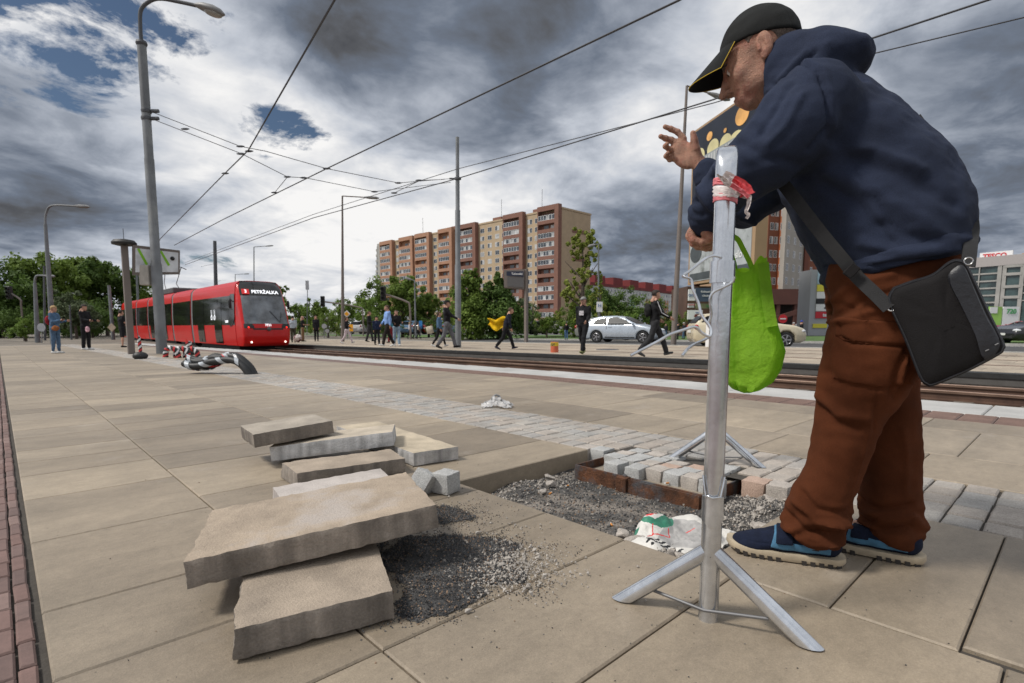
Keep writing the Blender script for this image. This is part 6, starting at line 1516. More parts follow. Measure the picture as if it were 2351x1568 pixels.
# ---------------------------------------------------------------- tram
tr = thing('tram', 'red and black low-floor tram coming in on the far track, showing line 3 Petržalka', 'tram', (0, 0, 0))
M_tred = mat('tram red', (.52, .006, .005), .32, var=.04, coat=.15, spec=.35); M_tblk = mat('tram black glass band', (.010, .011, .010), .07, var=0, spec=.7); M_tgap = mat('bellows grey', (.16, .165, .17), .8); M_tdk = mat('tram roof grey', (.07, .07, .075), .7)
TX0, TX1, TY, TZ, TH = 8.72, 11.12, 28.2, -.30, 3.25
TC = (TX0+TX1)/2; HW = (TX1-TX0)/2
def bend(y): return -.00 if y < 30 else -.0*(y-30)**2
def tside(y, s, z):
    """side surface point; s=-1 near side"""
    zz = z/TH; w_ = HW*(1-.05*max(0, (.32-zz)/.32)**2)-.10*max(0, (zz-.45)/.55)**1.5-.22*max(0, (zz-.90)/.10)**2
    return Vector((TC+s*w_+bend(y), y, TZ+z-.009*0))
mods = [(TY+1.25, TY+9.3), (TY+9.75, TY+14.3), (TY+14.75, TY+22.5), (TY+22.95, TY+27.4), (TY+27.85, TY+35.0)]
zs = [0, .35, .80, 1.02, 1.06, 1.7, 2.5, 2.56, 2.8, 3.0, 3.12, 3.2, 3.25]
for mi_, (ya, yb) in enumerate(mods):
    mb = MB(); n = 14; vs = []
    ring = lambda y: [tside(y, -1, z) for z in zs]+[Vector((TC+bend(y)-.5, y, TZ+TH+.03)), Vector((TC+bend(y)+.5, y, TZ+TH+.03))]+[tside(y, 1, z) for z in zs[::-1]]
    Rn = [ring(ya+(yb-ya)*i/6) for i in range(7)]; m_ = len(Rn[0])
    for r_ in Rn: vs += r_
    fs = []; mm = []
    for i in range(6):
        for k in range(m_-1): fs.append((i*m_+k, i*m_+m_+k, i*m_+m_+k+1, i*m_+k+1))
    fs += [tuple(range(m_)), tuple(range(7*m_-1, 6*m_-1, -1))]
    mb.add(vs, fs); sec = obj('car_section', mb, M_tred, tr, True, 50)
    # glazing band slightly proud
    for s in (-1, 1):
        mb = MB(); vs = []; N_ = 8
        for i in range(N_+1):
            y = ya+.03+(yb-ya-.06)*i/N_
            for z in (1.05, 1.5, 2.0, 2.53): vs.append(tside(y, s, z)+Vector((s*.012, 0, 0)))
        mb.add(vs, [(4*i+j, 4*i+j+1, 4*i+5+j, 4*i+4+j) if s > 0 else (4*i+j, 4*i+4+j, 4*i+5+j, 4*i+j+1) for i in range(N_) for j in range(3)]); obj('window_band', mb, M_tblk, sec, True)
        doors = {0: [2.2, 5.6], 1: [], 2: [1.6, 5.8], 3: [], 4: [2.4, 5.0]}[mi_]
        for dy in doors:
            mb = MB(); vs = []
            for i in range(3):
                y = ya+dy+.65*i
                for z in (.08, .5, 1.0, 1.8, 2.45): vs.append(tside(y, s, z)+Vector((s*.022, 0, 0)))
            mb.add(vs, [(5*i+j, 5*i+j+1, 5*i+6+j, 5*i+5+j) if s > 0 else (5*i+j, 5*i+5+j, 5*i+6+j, 5*i+j+1) for i in range(2) for j in range(4)]); dr = obj('door', mb, M_tblk, sec, True)
            mb = MB(); y = ya+dy+.65; mb.tube([tside(y, s, .1)+Vector((s*.03, 0, 0)), tside(y, s, 2.4)+Vector((s*.03, 0, 0))], .012, 5); obj('door_seam', mb, M_trim, dr)
        for wy in ([ya+4.0] if mi_ in (0, 2, 4) else [ya+.2]):
            mb = MB(); q = [tside(ya+(yb-ya)*.35, s, .03), tside(ya+(yb-ya)*.75, s, .03)]; mb.bbox(min(q[0].x, q[0].x+s*.02), max(q[0].x, q[0].x+s*.02)+.01, q[0].y, q[1].y, TZ-.02, TZ+.3, .01) if mi_ in (1, 3) else mb.box(q[0].x-.01, q[0].x+.01, q[0].y, q[0].y+.02, TZ+.02, TZ+.25); obj('skirt_flap', mb, M_tred, sec)
    if mi_ == 2: mb = MB(); mb.bbox(TC-.85, TC+.85, ya+.8, ya+4, TZ+TH+.02, TZ+TH+.42, .06); obj('roof_box', mb, M_tdk, sec, True)
    mb = MB(); mb.box(TC-.9, TC+.9, ya+.5, yb-.5, TZ-.22, TZ+.0); obj('underframe', mb, M_trim, sec)
for (a, b), (c_, d_) in zip(mods, mods[1:]):
    mb = MB(); vs = []; 
    for i in range(9):
        y = b-.03+(c_-b+.06)*i/8; kk = .97 if i % 2 else .985; ring = [Vector((TC+(tside(y, s, z).x-TC)*kk, y, TZ+z*(.995))) for s, zl in ((-1, zs), (1, zs[::-1])) for z in zl]; vs += ring
    m_ = len(ring); mb.add(vs, [(i*m_+k, i*m_+m_+k, i*m_+m_+(k+1) % m_, i*m_+(k+1) % m_) for i in range(8) for k in range(m_)]); obj('bellows', mb, M_tgap, tr, True, 30)
# nose: one curved surface, coloured by its panels
def nose(u, z, off=0.):
    prof_ = [(0, .22), (.12, .06), (.45, .0), (.85, .02), (1.0, .06), (1.25, .17), (1.8, .36), (2.4, .60), (2.8, .80), (3.1, 1.02), (3.25, 1.22)]
    for (a, b), (c_, d_) in zip(prof_, prof_[1:]):
        if z <= c_: break
    y = b+(d_-b)*(z-a)/(c_-a)
    w_ = abs(tside(TY+2, 1, z).x-TC); au = abs(u); y += .34*au**2.2+.55*max(0, (au-.82)/.18)**2.6*(.9 if z > .9 else 1.)
    y = min(y, 1.25) if au < 1 else 1.25
    x = TC+w_*math.sin(u*PI/2*.98)/math.sin(PI/2*.98)*(.985)
    return Vector((x, TY+y-off, TZ+z+bend(0)))
nu, nz_ = 56, 44
def patch(test, off, name, m, par, smooth=True):
    mb = MB(); mp = {}
    for j in range(nz_):
        for i in range(nu):
            u = (i+.5)/nu*2-1; z = (j+.5)/nz_*TH
            if not test(u, z): continue
            f = []
            for a, b in ((i, j), (i+1, j), (i+1, j+1), (i, j+1)):
                if (a, b) not in mp: mp[a, b] = len(mb.v); mb.v.append(tuple(nose(a/nu*2-1, b/nz_*TH, off)))
                f.append(mp[a, b])
            mb.f.append(tuple(f)); mb.m.append(0)
    return obj(name, mb, m, par, smooth, 60)
ns = patch(lambda u, z: True, 0, 'nose', M_tred, tr)
patch(lambda u, z: 1.12+.0*abs(u) < z < 2.55 and abs(u) < .70, .015, 'windscreen', mat('tram windscreen', (.13, .145, .16), .10, var=.5, vs=1.2, spec=.8), tr)  # pale, patchy glass colour imitates reflections in the windscreen
patch(lambda u, z: (2.50 < z and abs(u) < .74), .017, 'destination_panel', M_tblk, tr)
patch(lambda u, z: .86 < z < 1.02+.12*abs(u) and .40 < abs(u) < .78, .016, 'lamp_housing', M_trim, tr)
patch(lambda u, z: .80 < z < .90 and abs(u) < .42, .014, 'nose_trim', M_trim, tr)
for s in (-1, 1):
    for u, z, c_, r_ in ((.58, .93, (.8, .02, .01), .045), (.52, .20, (.9, .85, .75), .05)):
        mb = MB(); p = nose(s*u, z, .03); mb.ell(p, (r_, r_, r_), 10, 6); obj('marker_lamp' if z > .5 else 'fog_lamp', mb, mat('lamp %.1f' % c_[1], c_, .3, var=0, emis=1.6), tr, True)
    mb = MB(); p = tside(TY+1.5, s, 2.2); mb.tube([p, p+Vector((s*.22, -.35, .12))], .02, 6); mb.ell(p+Vector((s*.26, -.4, -.10)), (.08, .07, .24), 10, 8); obj('mirror', mb, M_trim, tr, True)
    # slanted cab side window
    mb = MB(); vs = [tside(TY+y, s, z)+Vector((s*.03, 0, 0)) for y, z in ((1.25, 2.6), (1.25, 1.35), (1.6, 1.05), (2.0, .95), (1.9, 2.6))]; mb.add(vs, [(0, 1, 2, 3, 4) if s < 0 else (4, 3, 2, 1, 0)]); obj('cab_window', mb, M_tblk, tr)
pC = nose(0, 2.70, .045); nrmM = Matrix.Translation(pC) @ Matrix.Rotation(R(-26), 4, 'X')
M_glowmark = mat('white glowing marks', (.85, .87, .9), .5, var=0, emis=.9)  # display glow, also given to the fleet numbers and door pictograms
obj('destination_text', text_mb('PETRŽALKA', .245, nrmM @ Matrix.Translation((.13, 0, 0)), depth=.004, bold=.006), M_glowmark, tr)
mb = MB(); mb.bbox(-.98, -.63, -.004, .004, -.14, .14, .002, M=nrmM); obj('line_plate', mb, mat('line red', (.65, .03, .03), .5, emis=.3, var=0), tr)
obj('line_number', text_mb('3', .24, nrmM @ Matrix.Translation((-.80, -.012, 0)), depth=.004, bold=.006), M_glowmark, tr)
pC = nose(0, 1.04, .03); obj('fleet_number', text_mb('7521', .16, Matrix.Translation(pC) @ Matrix.Rotation(R(-20), 4, 'X'), depth=.003, bold=.004), M_glowmark, tr)
mb = MB(); p = nose(0, .85, .03); mb.lathe([(.10, 0), (.10, .03), (.07, .04), (.02, .04)], (0, 0, 0), 18, M=Matrix.Translation(p) @ Matrix.Rotation(PI/2, 4, 'X')); obj('round_badge', mb, mat('badge grey', (.12, .13, .13), .3, metal=.6), tr, True)
mb = MB(); p = nose(.35, 1.18, .05); mb.tube([p, nose(.1, 1.75, .05)], .012, 5); mb.tube([p+Vector((.03, 0, 0)), nose(.45, 1.7, .05)], .012, 5); obj('wiper', mb, M_trim, tr)
tx = text_mb('E 1007', .17, Matrix.Translation(tside(TY+2.5, -1, 1.22)+Vector((-.03, 0, 0))) @ Matrix.Rotation(-PI/2, 4, 'Z'), depth=.003, bold=.003); obj('side_number', tx, M_glowmark, tr)
mb = MB(); p = tside(TY+4.6, -1, 1.45)+Vector((-.035, 0, 0))
for dy in (0, .55):
    mb.tube([p+Vector((0, dy+.12*math.cos(k/10*2*PI), .12*math.sin(k/10*2*PI))) for k in range(11)], .012, 5, cap=False); mb.tube([p+Vector((0, dy, .12)), p+Vector((0, dy, .42))], .012, 5)
obj('door_pictograms', mb, M_glowmark, tr)
# pantograph
pg = MB(); y0 = TY+19.; z0 = TZ+TH+.1
for s in (-.5, .5):
    pg.tube([(TC+s, y0, z0), (TC+s*.8, y0+1.3, z0+.9)], .03, 6); pg.tube([(TC+s*.8, y0+1.3, z0+.9), (TC+s*1.0, y0, z0+2.0)], .025, 6)
pg.tube([(TC-.85, y0, z0+1.9), (TC-.5, y0, z0+2.05), (TC+.5, y0, z0+2.05), (TC+.85, y0, z0+1.9)], .03, 6); pg.bbox(TC-.6, TC+.6, y0-.3, y0+1.0, z0-.08, z0+.05, .02)
obj('pantograph', pg, mat('pantograph steel', (.07, .07, .075), .5, metal=.5), tr, True)
for ya, yb in mods:
    for dy in (1.4, 3.2) if yb-ya < 5 else (2.6, 4.4):
        for s in (-1, 1):
            for X in (-.5,):
                mb = MB(); mb.lathe([(.28, -.06), (.30, -.05), (.30, .05), (.25, .06)], (0, 0, 0), 14, M=Mloc((TC+s*.52, ya+dy, TZ-.17), 0, PI/2, 0)); obj('wheel', mb, M_trim, tr, True)
# ================================================================ trees
def leaf_mat(name, c0, c1):
    m = bpy.data.materials.new(name); m.use_nodes = True; nt = m.node_tree; N = nt.nodes; L = nt.links; b = N['Principled BSDF']; b.inputs['Roughness'].default_value = .7; b.inputs['Specular IOR Level'].default_value = .25
    at = N.new('ShaderNodeAttribute'); at.attribute_name = 'tint'; r = N.new('ShaderNodeValToRGB'); L.new(at.outputs['Fac'], r.inputs[0]); r.color_ramp.elements[0].color = tuple(c0)+(1,); r.color_ramp.elements[1].color = tuple(c1)+(1,); L.new(r.outputs[0], b.inputs['Base Color'])
    tl = N.new('ShaderNodeBsdfTranslucent'); L.new(r.outputs[0], tl.inputs[0]); ms = N.new('ShaderNodeMixShader'); ms.inputs[0].default_value = .3; L.new(b.outputs[0], ms.inputs[1]); L.new(tl.outputs[0], ms.inputs[2]); L.new(ms.outputs[0], N['Material Output'].inputs[0]); return m
LM = {'mid': leaf_mat('leaf mid', (.072, .120, .020), (.19, .27, .05)), 'dark': leaf_mat('leaf dark', (.042, .080, .018), (.12, .19, .04)), 'light': leaf_mat('leaf light', (.09, .15, .025), (.20, .30, .06)), 'pale': leaf_mat('leaf pale', (.06, .085, .035), (.16, .20, .11)), 'lime': leaf_mat('leaf lime', (.15, .19, .03), (.32, .36, .08))}
M_bark = mat('bark', (.09, .07, .055), .95, var=.3, vs=6, bump=1, bs=20)
def leafmesh(blobs, n, size, rd, seed):
    vs = []; fs = []; ts = []; vol = [b[3]**2 for b in blobs]; tot = sum(vol)
    sub = []
    for b, v in zip(blobs, vol):
        for _ in range(max(3, int(26*v/tot*len(blobs)**.5))):
            d = Vector((rd.gauss(0, 1), rd.gauss(0, 1), rd.gauss(0, 1))).normalized(); sub.append((Vector(b[:3])+Vector((d.x*b[3], d.y*b[3], d.z*b[3]*b[4]))*rd.uniform(.55, 1.0), b[3]*rd.uniform(.20, .42), rd.random()))
    for i in range(n):
        c, r_, t0 = rd.choice(sub); d = Vector((rd.gauss(0, 1), rd.gauss(0, 1), rd.gauss(0, .9))).normalized(); p = c+d*r_*(rd.random()**.45)*(1.25 if rd.random() < .08 else 1)
        nn_ = (d+Vector((rd.gauss(0, .5), rd.gauss(0, .5), rd.gauss(0, .5)+.3))).normalized(); a = nn_.orthogonal().normalized(); b = nn_.cross(a); w = rd.random()*6; a, b = a*math.cos(w)+b*math.sin(w), b*math.cos(w)-a*math.sin(w)
        s = size*rd.uniform(.6, 1.3); k = len(vs); vs += [p-a*s*.9, p-b*s*.45, p+a*s, p+b*s*.5]; fs.append((k, k+1, k+2, k+3)); ts.append(min(1, max(0, t0*.55+rd.random()*.5)))
    me = bpy.data.meshes.new('leaves'); me.from_pydata([tuple(v) for v in vs], [], fs); at = me.attributes.new('tint', 'FLOAT', 'FACE'); at.data.foreach_set('value', ts); return me
def tree(label, p, h, w, kind, shape='round', n=3500, seed=1, size=None, group=None, name='tree', trunk=.12):
    rd = random.Random(seed); t = thing(name, label, 'tree', p, rd.random()*6, group); bl = []
    size = size or max(.07, h*.026); n = int(n*1.7)
    z0 = h*trunk
    if shape == 'round':
        for i in range(14): a = rd.random()*2*PI; q = rd.uniform(.1, .75); zz = rd.uniform(.16, .84); bl.append((math.cos(a)*q*w/2, math.sin(a)*q*w/2, h*zz, w*rd.uniform(.17, .28)*(1.15-.5*abs(zz-.5)), .8))
        bl.append((0, 0, h*.55, w*.34, 1.0)); bl.append((0, 0, h*.80, w*.22, .9))
    elif shape == 'cone':
        for i in range(12): f = i/11; bl.append((rd.gauss(0, .05)*w, rd.gauss(0, .05)*w, z0+(h-z0)*(.10+.82*f), w*(.46*(1-f)**.75+.07), .9)); a = rd.random()*6; bl.append((math.cos(a)*w*.28*(1-f), math.sin(a)*w*.28*(1-f), z0+(h-z0)*(.08+.7*f), w*.20*(1-f*.5), .8))
    elif shape == 'sparse':
        for i in range(60): f = rd.random(); a = rd.random()*6; q = (.5-.34*f)*rd.uniform(.1, 1); bl.append((math.cos(a)*q*w, math.sin(a)*q*w, z0+(h-z0)*(.05+.93*f), w*.085, .9))
    elif shape == 'bush':
        for i in range(8): a = rd.random()*6; q = rd.uniform(0, .6); bl.append((math.cos(a)*q*w/2, math.sin(a)*q*w/2, h*rd.uniform(.25, .7), w*rd.uniform(.2, .3), min(1., h/w)))
    me = leafmesh(bl, n, size, rd, seed); me.materials.append(LM[kind]); o = bpy.data.objects.new('crown', me); COL.objects.link(o); o.parent = t
    mb = MB(); tr_ = h*.016+.04; top_p = Vector((rd.gauss(0, .02)*h, rd.gauss(0, .02)*h, h*.82)); mb.tube([(0, 0, -.3), (0, 0, h*.2), (top_p.x*.5, top_p.y*.5, h*.5), top_p], [tr_*1.25, tr_, tr_*.6, tr_*.15], 8)
    obj('trunk', mb, M_bark, t, True)
    for i in range(7):
        z = h*rd.uniform(.22, .66); a = rd.random()*2*PI; q = w*rd.uniform(.22, .4); s = Vector((0, 0, z)); mb = MB(); mb.tube([s, s+Vector((math.cos(a)*q*.5, math.sin(a)*q*.5, h*.08)), s+Vector((math.cos(a)*q, math.sin(a)*q, h*.17))], [tr_*.45, tr_*.3, tr_*.1], 5); obj('limb', mb, M_bark, t, True)
    return t
def T(label, x, yt, dist, wpx, kind, shape='round', seed=1, z=-.3, n=3500, group=None, size=None):
    p = far(x, dist, z); h = top(p, yt)-z; w = wpx*1.2*dist/1250.; return tree(label, p, h, w, kind, shape, n, seed, size, group)
LG = 'trees beyond the left end of the platform'; MG = 'trees beyond the lawn'
T('broad dark tree at the far left edge', 30, 596, 62, 190, 'dark', seed=1, n=9000, group=LG, z=-.6)
T('mid green tree behind the left curved lamp', 120, 590, 66, 150, 'mid', seed=2, n=8000, group=LG, z=-.6)
T('tall green tree left of the info pillar', 185, 583, 72, 150, 'mid', seed=3, n=8000, group=LG, z=-.6)
T('tall dark green tree behind the info pillar', 250, 590, 74, 130, 'dark', seed=4, n=7000, group=LG, z=-.6)
T('smaller green tree under the timetable board', 325, 634, 80, 110, 'mid', seed=5, n=4000, group=LG, z=-.6)
T('pale willow-like tree between the thin poles', 178, 655, 54, 75, 'pale', seed=6, n=5000, group=LG, z=-.6)
T('dark tree filling the edge of the photo low down', -60, 610, 60, 200, 'dark', seed=7, n=5000, group=LG, z=-.6)
T('bright low bush by the curved traffic pole', 62, 722, 44, 55, 'light', 'bush', seed=8, n=2500, group='bushes at the left', z=-.6)
T('dark undergrowth bush behind the denim jacket woman', 130, 700, 58, 120, 'dark', 'bush', seed=9, n=5000, group='bushes at the left', z=-.6)
T('dark undergrowth bush behind the young man in black', 215, 690, 60, 120, 'dark', 'bush', seed=10, n=5000, group='bushes at the left', z=-.6)
T('undergrowth bush left of the tram tail', 285, 700, 66, 90, 'mid', 'bush', seed=19, n=3500, group='bushes at the left', z=-.6)
T('dark undergrowth bush at the left photo edge', 10, 700, 58, 120, 'dark', 'bush', seed=18, n=4500, group='bushes at the left', z=-.6)
T('round green tree just right of the tram roof', 725, 670, 70, 70, 'mid', seed=11, n=4500, group=MG)
T('low green tree directly beside the tram windscreen', 690, 690, 66, 60, 'light', seed=12, n=3500, group=MG)
T('green tree behind the slender brown lamp', 790, 682, 76, 75, 'mid', seed=13, n=4500, group=MG)
T('wispy tree top just above the tram roof', 648, 640, 95, 40, 'mid', seed=14, n=2000, group=MG)
T('bright green tree left of the traffic light', 845, 677, 60, 80, 'light', seed=15, n=5000, group=MG)
T('large green tree in front of the left end of the apartment block', 925, 635, 62, 130, 'mid', seed=16, n=9000, group=MG)
T('green tree right of the thin grey lamp', 985, 672, 64, 80, 'mid', seed=17, n=5000, group=MG)
T('dense dark conical tree right behind the bare pole', 1080, 610, 50, 98, 'mid', 'cone', seed=20, n=9000, group=MG)
T('dense dark conical tree left of the info display', 1148, 616, 50, 92, 'dark', 'cone', seed=21, n=9000, group=MG)
T('small dark conifer between the block and the bare pole', 1032, 690, 62, 34, 'dark', 'cone', seed=22, n=2500, group=MG)
T('lighter tree behind the info display pole', 1208, 672, 56, 70, 'pale', seed=23, n=4000, group=MG)
T('young sparse tree with lime leaves, tallest right of the apartment block', 1337, 522, 40, 125, 'lime', 'sparse', seed=24, n=7500, group='young trees on the lawn', size=.12)
T('green bushy tree under the lime tree', 1318, 690, 54, 80, 'mid', seed=25, n=4500, group=MG)
T('dark tree left of the pole with the sign', 1385, 662, 60, 110, 'dark', seed=26, n=6000, group=MG)
T('dark tree right of the pole with the sign', 1440, 668, 62, 110, 'dark', seed=27, n=6000, group=MG)
T('tree behind the striding tracksuit man', 1505, 690, 64, 90, 'mid', seed=28, n=4500, group=MG)
T('low bush left of the lime tree', 1255, 705, 54, 70, 'mid', 'bush', seed=29, n=3000, group=MG)
T('bush between the silver car and the white building', 1420, 712, 50, 90, 'light', 'bush', seed=30, n=3500, group=MG)
T('small leafy sapling against the grey sign pole', 1374, 646, 38, 22, 'lime', 'sparse', seed=31, n=500, group='young trees on the lawn', size=.11)
T('bush by the right billboards', 1545, 706, 60, 60, 'mid', 'bush', seed=32, n=3000, group=MG)
T('low tree behind the tram windscreen people', 755, 712, 58, 70, 'mid', 'bush', seed=33, n=3500, group=MG)
T('shaded low tree behind the navy jacket', 880, 712, 56, 80, 'dark', 'bush', seed=34, n=3500, group=MG)
T('tree right of the large green one, low and dark', 1000, 710, 58, 60, 'dark', 'bush', seed=35, n=3000, group=MG)
T('tree seen under the large billboard', 1625, 705, 66, 60, 'mid', 'bush', seed=36, n=2500, group=MG)
# ================================================================ buildings
def frame_of(xa, da, xb, db, z=-.3):
    a = far(xa, da, z); b = far(xb, db, z); u = (b-a); L_ = u.length; u.normalize(); return a, u, L_
def s_of(a, u, x):
    """distance along the wall line a+u*s at image column x"""
    d = ray(x, 750); n = Vector((d.y, -d.x, 0)); return -(a.dot(n))/(u.dot(n))
M_bb = mat('beige rendered brick', (.43, .325, .215), .9, var=.06, vs=.6); M_bred = mat('red brown panel', (.21, .105, .078), .9, var=.08, vs=.8); M_bor = mat('orange panel', (.36, .195, .125), .9, var=.08, vs=.8); M_wf = mat('window frame white', (.60, .60, .60), .6, var=.1, vs=.5); M_wg = mat('window glass dark', (.045, .055, .07), .12, var=.5, vs=.9, spec=.8); M_wc = mat('window curtain', (.42, .42, .42), .5, var=.3, vs=.7); M_cg = mat('grey concrete panel', (.33, .32, .30), .9, var=.1, vs=.6)
class Wall:
    """wall plane: local s along, z up, o outwards"""
    def __init__(s, a, u, flip=False): s.a = a; s.u = u; s.n = Vector((u.y, -u.x, 0))*(-1 if flip else 1)
    def P(s, q, z, o=0.): return Vector((s.a.x, s.a.y, 0))+s.u*q+s.n*o+Vector((0, 0, z))
    def box(s, mb, q0, q1, z0, z1, o0, o1, mi=0):
        vs = [s.P(q, z, o) for z in (z0, z1) for q, o in ((q0, o0), (q1, o0), (q1, o1), (q0, o1))]
        fs = [(3, 2, 1, 0), (4, 5, 6, 7), (0, 1, 5, 4), (1, 2, 6, 5), (2, 3, 7, 6), (3, 0, 4, 7)]
        if (vs[1]-vs[0]).cross(vs[3]-vs[0]).z < 0: fs = [f[::-1] for f in fs]
        mb.add(vs, fs, mi)
def window(w, q0, q1, z0, z1, o, rd, par, name='window', mb=None, panes=2, fr=.09):
    own = mb is None; mb = mb or MB()
    w.box(mb, q0, q1, z0, z1, o-.12, o+.02, 0)
    for i in range(panes):
        a = q0+fr+(q1-q0-fr)*i/panes; b = q0+(q1-q0-fr)*(i+1)/panes; w.box(mb, a, b, z0+fr, z1-fr, o+.0, o+.035, 2 if rd.random() < .28 else 1)
    if own: return obj(name, mb, [M_wf, M_wg, M_wc], par)
rdB = random.Random(77)
a, u, L_ = frame_of(1287, 158, 884, 225); w = Wall(a, u); 
if (w.n.dot(FW) > 0): w = Wall(a, u, True)
topz = top(a, 474); base = -.3; NF = 12; fh = (topz-1.0-3.2)/NF; z0f = 2.4
apt = thing('apartment_block', 'long beige and brown apartment block with stacked glazed balconies', 'apartment block', (0, 0, 0))
e_a, e_u, e_L = frame_of(1287, 158, 1347, 168)
mb = MB(); w.box(mb, 0, L_, base, topz-.6, 0, -e_L); obj('wall', mb, M_bb, apt)
mb = MB(); w.box(mb, -.15, L_+.15, topz-.6, topz-.1, .15, -e_L-.15); obj('roof_edge', mb, M_bb, apt)
cx4 = lambda x: (880+x/3.918)*.9604
bays = [(1815, 1610, M_bred, .7), (1475, 1293, M_bred, .5), (1040, 885, M_bred, .3), (822, 695, M_bor, .25), (612, 478, M_bor, .2), (458, 332, M_bor, .15), (268, 155, M_bor, .1)]
blc = 0
for bi, (xr, xl, mm, up_) in enumerate(bays):
    q0 = s_of(a, u, cx4(xr)); q1 = s_of(a, u, cx4(xl)); q0 = max(.02, q0); q1 = min(L_-.02, q1)
    mb = MB(); w.box(mb, q0, q0+1.5, base, topz+up_, 0, 1.5); w.box(mb, q1-.3, q1, base, topz+up_-1.4, 0, 1.45); w.box(mb, q0+1.5, q1, topz+up_-1.4, topz+up_, 0, 1.52); w.box(mb, q0+1.5, q1-.3, base, topz-1, 0, .25); bay = obj('balcony_stack', mb, mm, apt)
    for f in range(NF):
        z = z0f+fh*f; mb = MB(); w.box(mb, q0+1.5, q1-.3, z-.05, z+1.0, .25, 1.5, 3)
        k = 6; gz0, gz1 = z+1.0, z+fh-.12
        open_ = rdB.random() < .22
        if not open_:
            white = rdB.random() < .4
            for i in range(k):
                s0_ = q0+1.5+(q1-q0-1.8)*i/k; s1_ = q0+1.5+(q1-q0-1.8)*(i+1)/k
                w.box(mb, s0_+.06, s1_-.06, gz0+.08, gz1-.08, 1.25, 1.36, 2 if rdB.random() < .3 else 1); w.box(mb, s1_-.08 if white else s1_-.05, s1_+.06 if white else s1_+.02, gz0, gz1, 1.22, 1.44, 0)
            w.box(mb, q0+1.5, q1-.3, gz0, gz0+.10, 1.24, 1.46, 0); w.box(mb, q0+1.5, q1-.3, gz1-.1, gz1, 1.24, 1.46, 0)
        else:
            for i in range(2): w.box(mb, q0+2.0+i*2.6, q0+3.8+i*2.6, gz0-.2, gz1-.25, .26, .34, 1 if i else 0)
        obj('balcony', mb, [M_wf, M_wg, M_wc, mm], bay); blc += 1
cols = [1580, 1512, 1275, 1212, 1143, 1075, 868, 690, 640, 472, 335, 292]
far_mb = MB(); cnt = 0
for ci, cxx in enumerate(cols):
    qc = s_of(a, u, cx4(cxx))
    for f in range(NF):
        z = z0f+fh*f+.95
        if ci < 8: window(w, qc-.95, qc+.95, z, z+1.45, .02, rdB, apt)
        else: window(w, qc-.95, qc+.95, z, z+1.45, .02, rdB, None, mb=far_mb)
fo = obj('far_windows', far_mb, [M_wf, M_wg, M_wc], apt); fo['kind'] = 'stuff'
we = Wall(a, e_u.normalized()); 
if we.n.dot(FW) > 0: we = Wall(a, e_u.normalized(), True)
wn = -w.n; we = Wall(a, wn); we.n = -u
for k, (z_) in enumerate((topz-6.6, topz-14.6, topz-22.6)):
    mb = MB(); we.box(mb, e_L*.35, e_L*.82, z_, z_+1.1, -.02, .06); obj('brick_stripe', mb, M_bred, apt)
for x_ in (12, 30, 52, 74):
    mb = MB(); p = w.P(x_, topz, -5); mb.box(p.x-2, p.x+2, p.y-2, p.y+2, topz-.2, topz+1.6); obj('roof_hut', mb, M_bred, apt)
    mb = MB(); mb.tube([p+Vector((1, 1, 1.2)), p+Vector((1, 1, 8))], .06, 5); obj('aerial', mb, M_trim, apt)
# grey tower left behind
tw = thing('tower_block', 'pale grey tower with a jagged balcony side behind the apartment block', 'apartment block', (0, 0, 0))
a2, u2, L2_ = frame_of(862, 300, 886, 290, -.3); w2 = Wall(a2, u2); w2 = w2 if w2.n.dot(FW) < 0 else Wall(a2, u2, True)
tz = top(a2, 563); mb = MB(); w2.box(mb, L2_*.42, L2_+4, base, tz, 0, -16); obj('wall', mb, M_cg, tw)
for f in range(15):
    z = 2+f*(tz-3)/15; q = L2_*.42*(.0+.9*(f/15.)); mb = MB(); w2.box(mb, q*.9, L2_*.42, z, z+1.2, .1, -10, 0); w2.box(mb, q*.9+.5, L2_*.42, z+1.2, z+(tz-3)/15, -.2, -10, 1); obj('balcony', mb, [M_cg, M_wg], tw)
# white block with dark red roofs
wb = thing('white_apartment_block', 'low white apartment block with dark red roof boxes right of the lime tree', 'apartment block', (0, 0, 0))
a3, u3, L3_ = frame_of(1352, 250, 1560, 330, -.3); w3 = Wall(a3, u3); w3 = w3 if w3.n.dot(FW) < 0 else Wall(a3, u3, True)
tz = top(a3, 654); M_wp = mat('white panel', (.52, .52, .50), .9, var=.08, vs=.3); M_dr = mat('dark red roof', (.16, .022, .022), .8, var=.1, vs=.3)
mb = MB(); w3.box(mb, 0, L3_, base, tz, 0, -13); obj('wall', mb, M_wp, wb); mb = MB(); w3.box(mb, -.3, L3_, tz, tz+1.3, .5, -13); obj('roof', mb, M_dr, wb)
for i in range(6):
    q = 6+i*L3_/6; mb = MB(); w3.box(mb, q, q+L3_*.09, tz+1.3, tz+5.0, -1, -10); obj('roof_box', mb, M_dr, wb)
fm = MB(); k3 = 0
for f in range(7):
    for i in range(30):
        q = 2.5+i*(L3_-4)/30; z = tz-2.4-f*2.8
        if z < .5: continue
        if f < 3: window(w3, q, q+1.6, z, z+1.5, .02, rdB, wb); k3 += 1
        else: window(w3, q, q+1.6, z, z+1.5, .02, rdB, None, mb=fm)
o = obj('lower_windows', fm, [M_wf, M_wg, M_wc], wb); o['kind'] = 'stuff'
for i, c_ in ((5, (.40, .34, .20)), (11, (.22, .33, .25)), (16, (.45, .25, .15)), (23, (.42, .22, .14))):
    mb = MB(); w3.box(mb, i*L3_/30+.2, (i+2.0)*L3_/30-.5, base, tz-4, 0, .012); obj('coloured_panel', mb, mat('panel tint %d' % i, c_, .9, var=.05), wb)
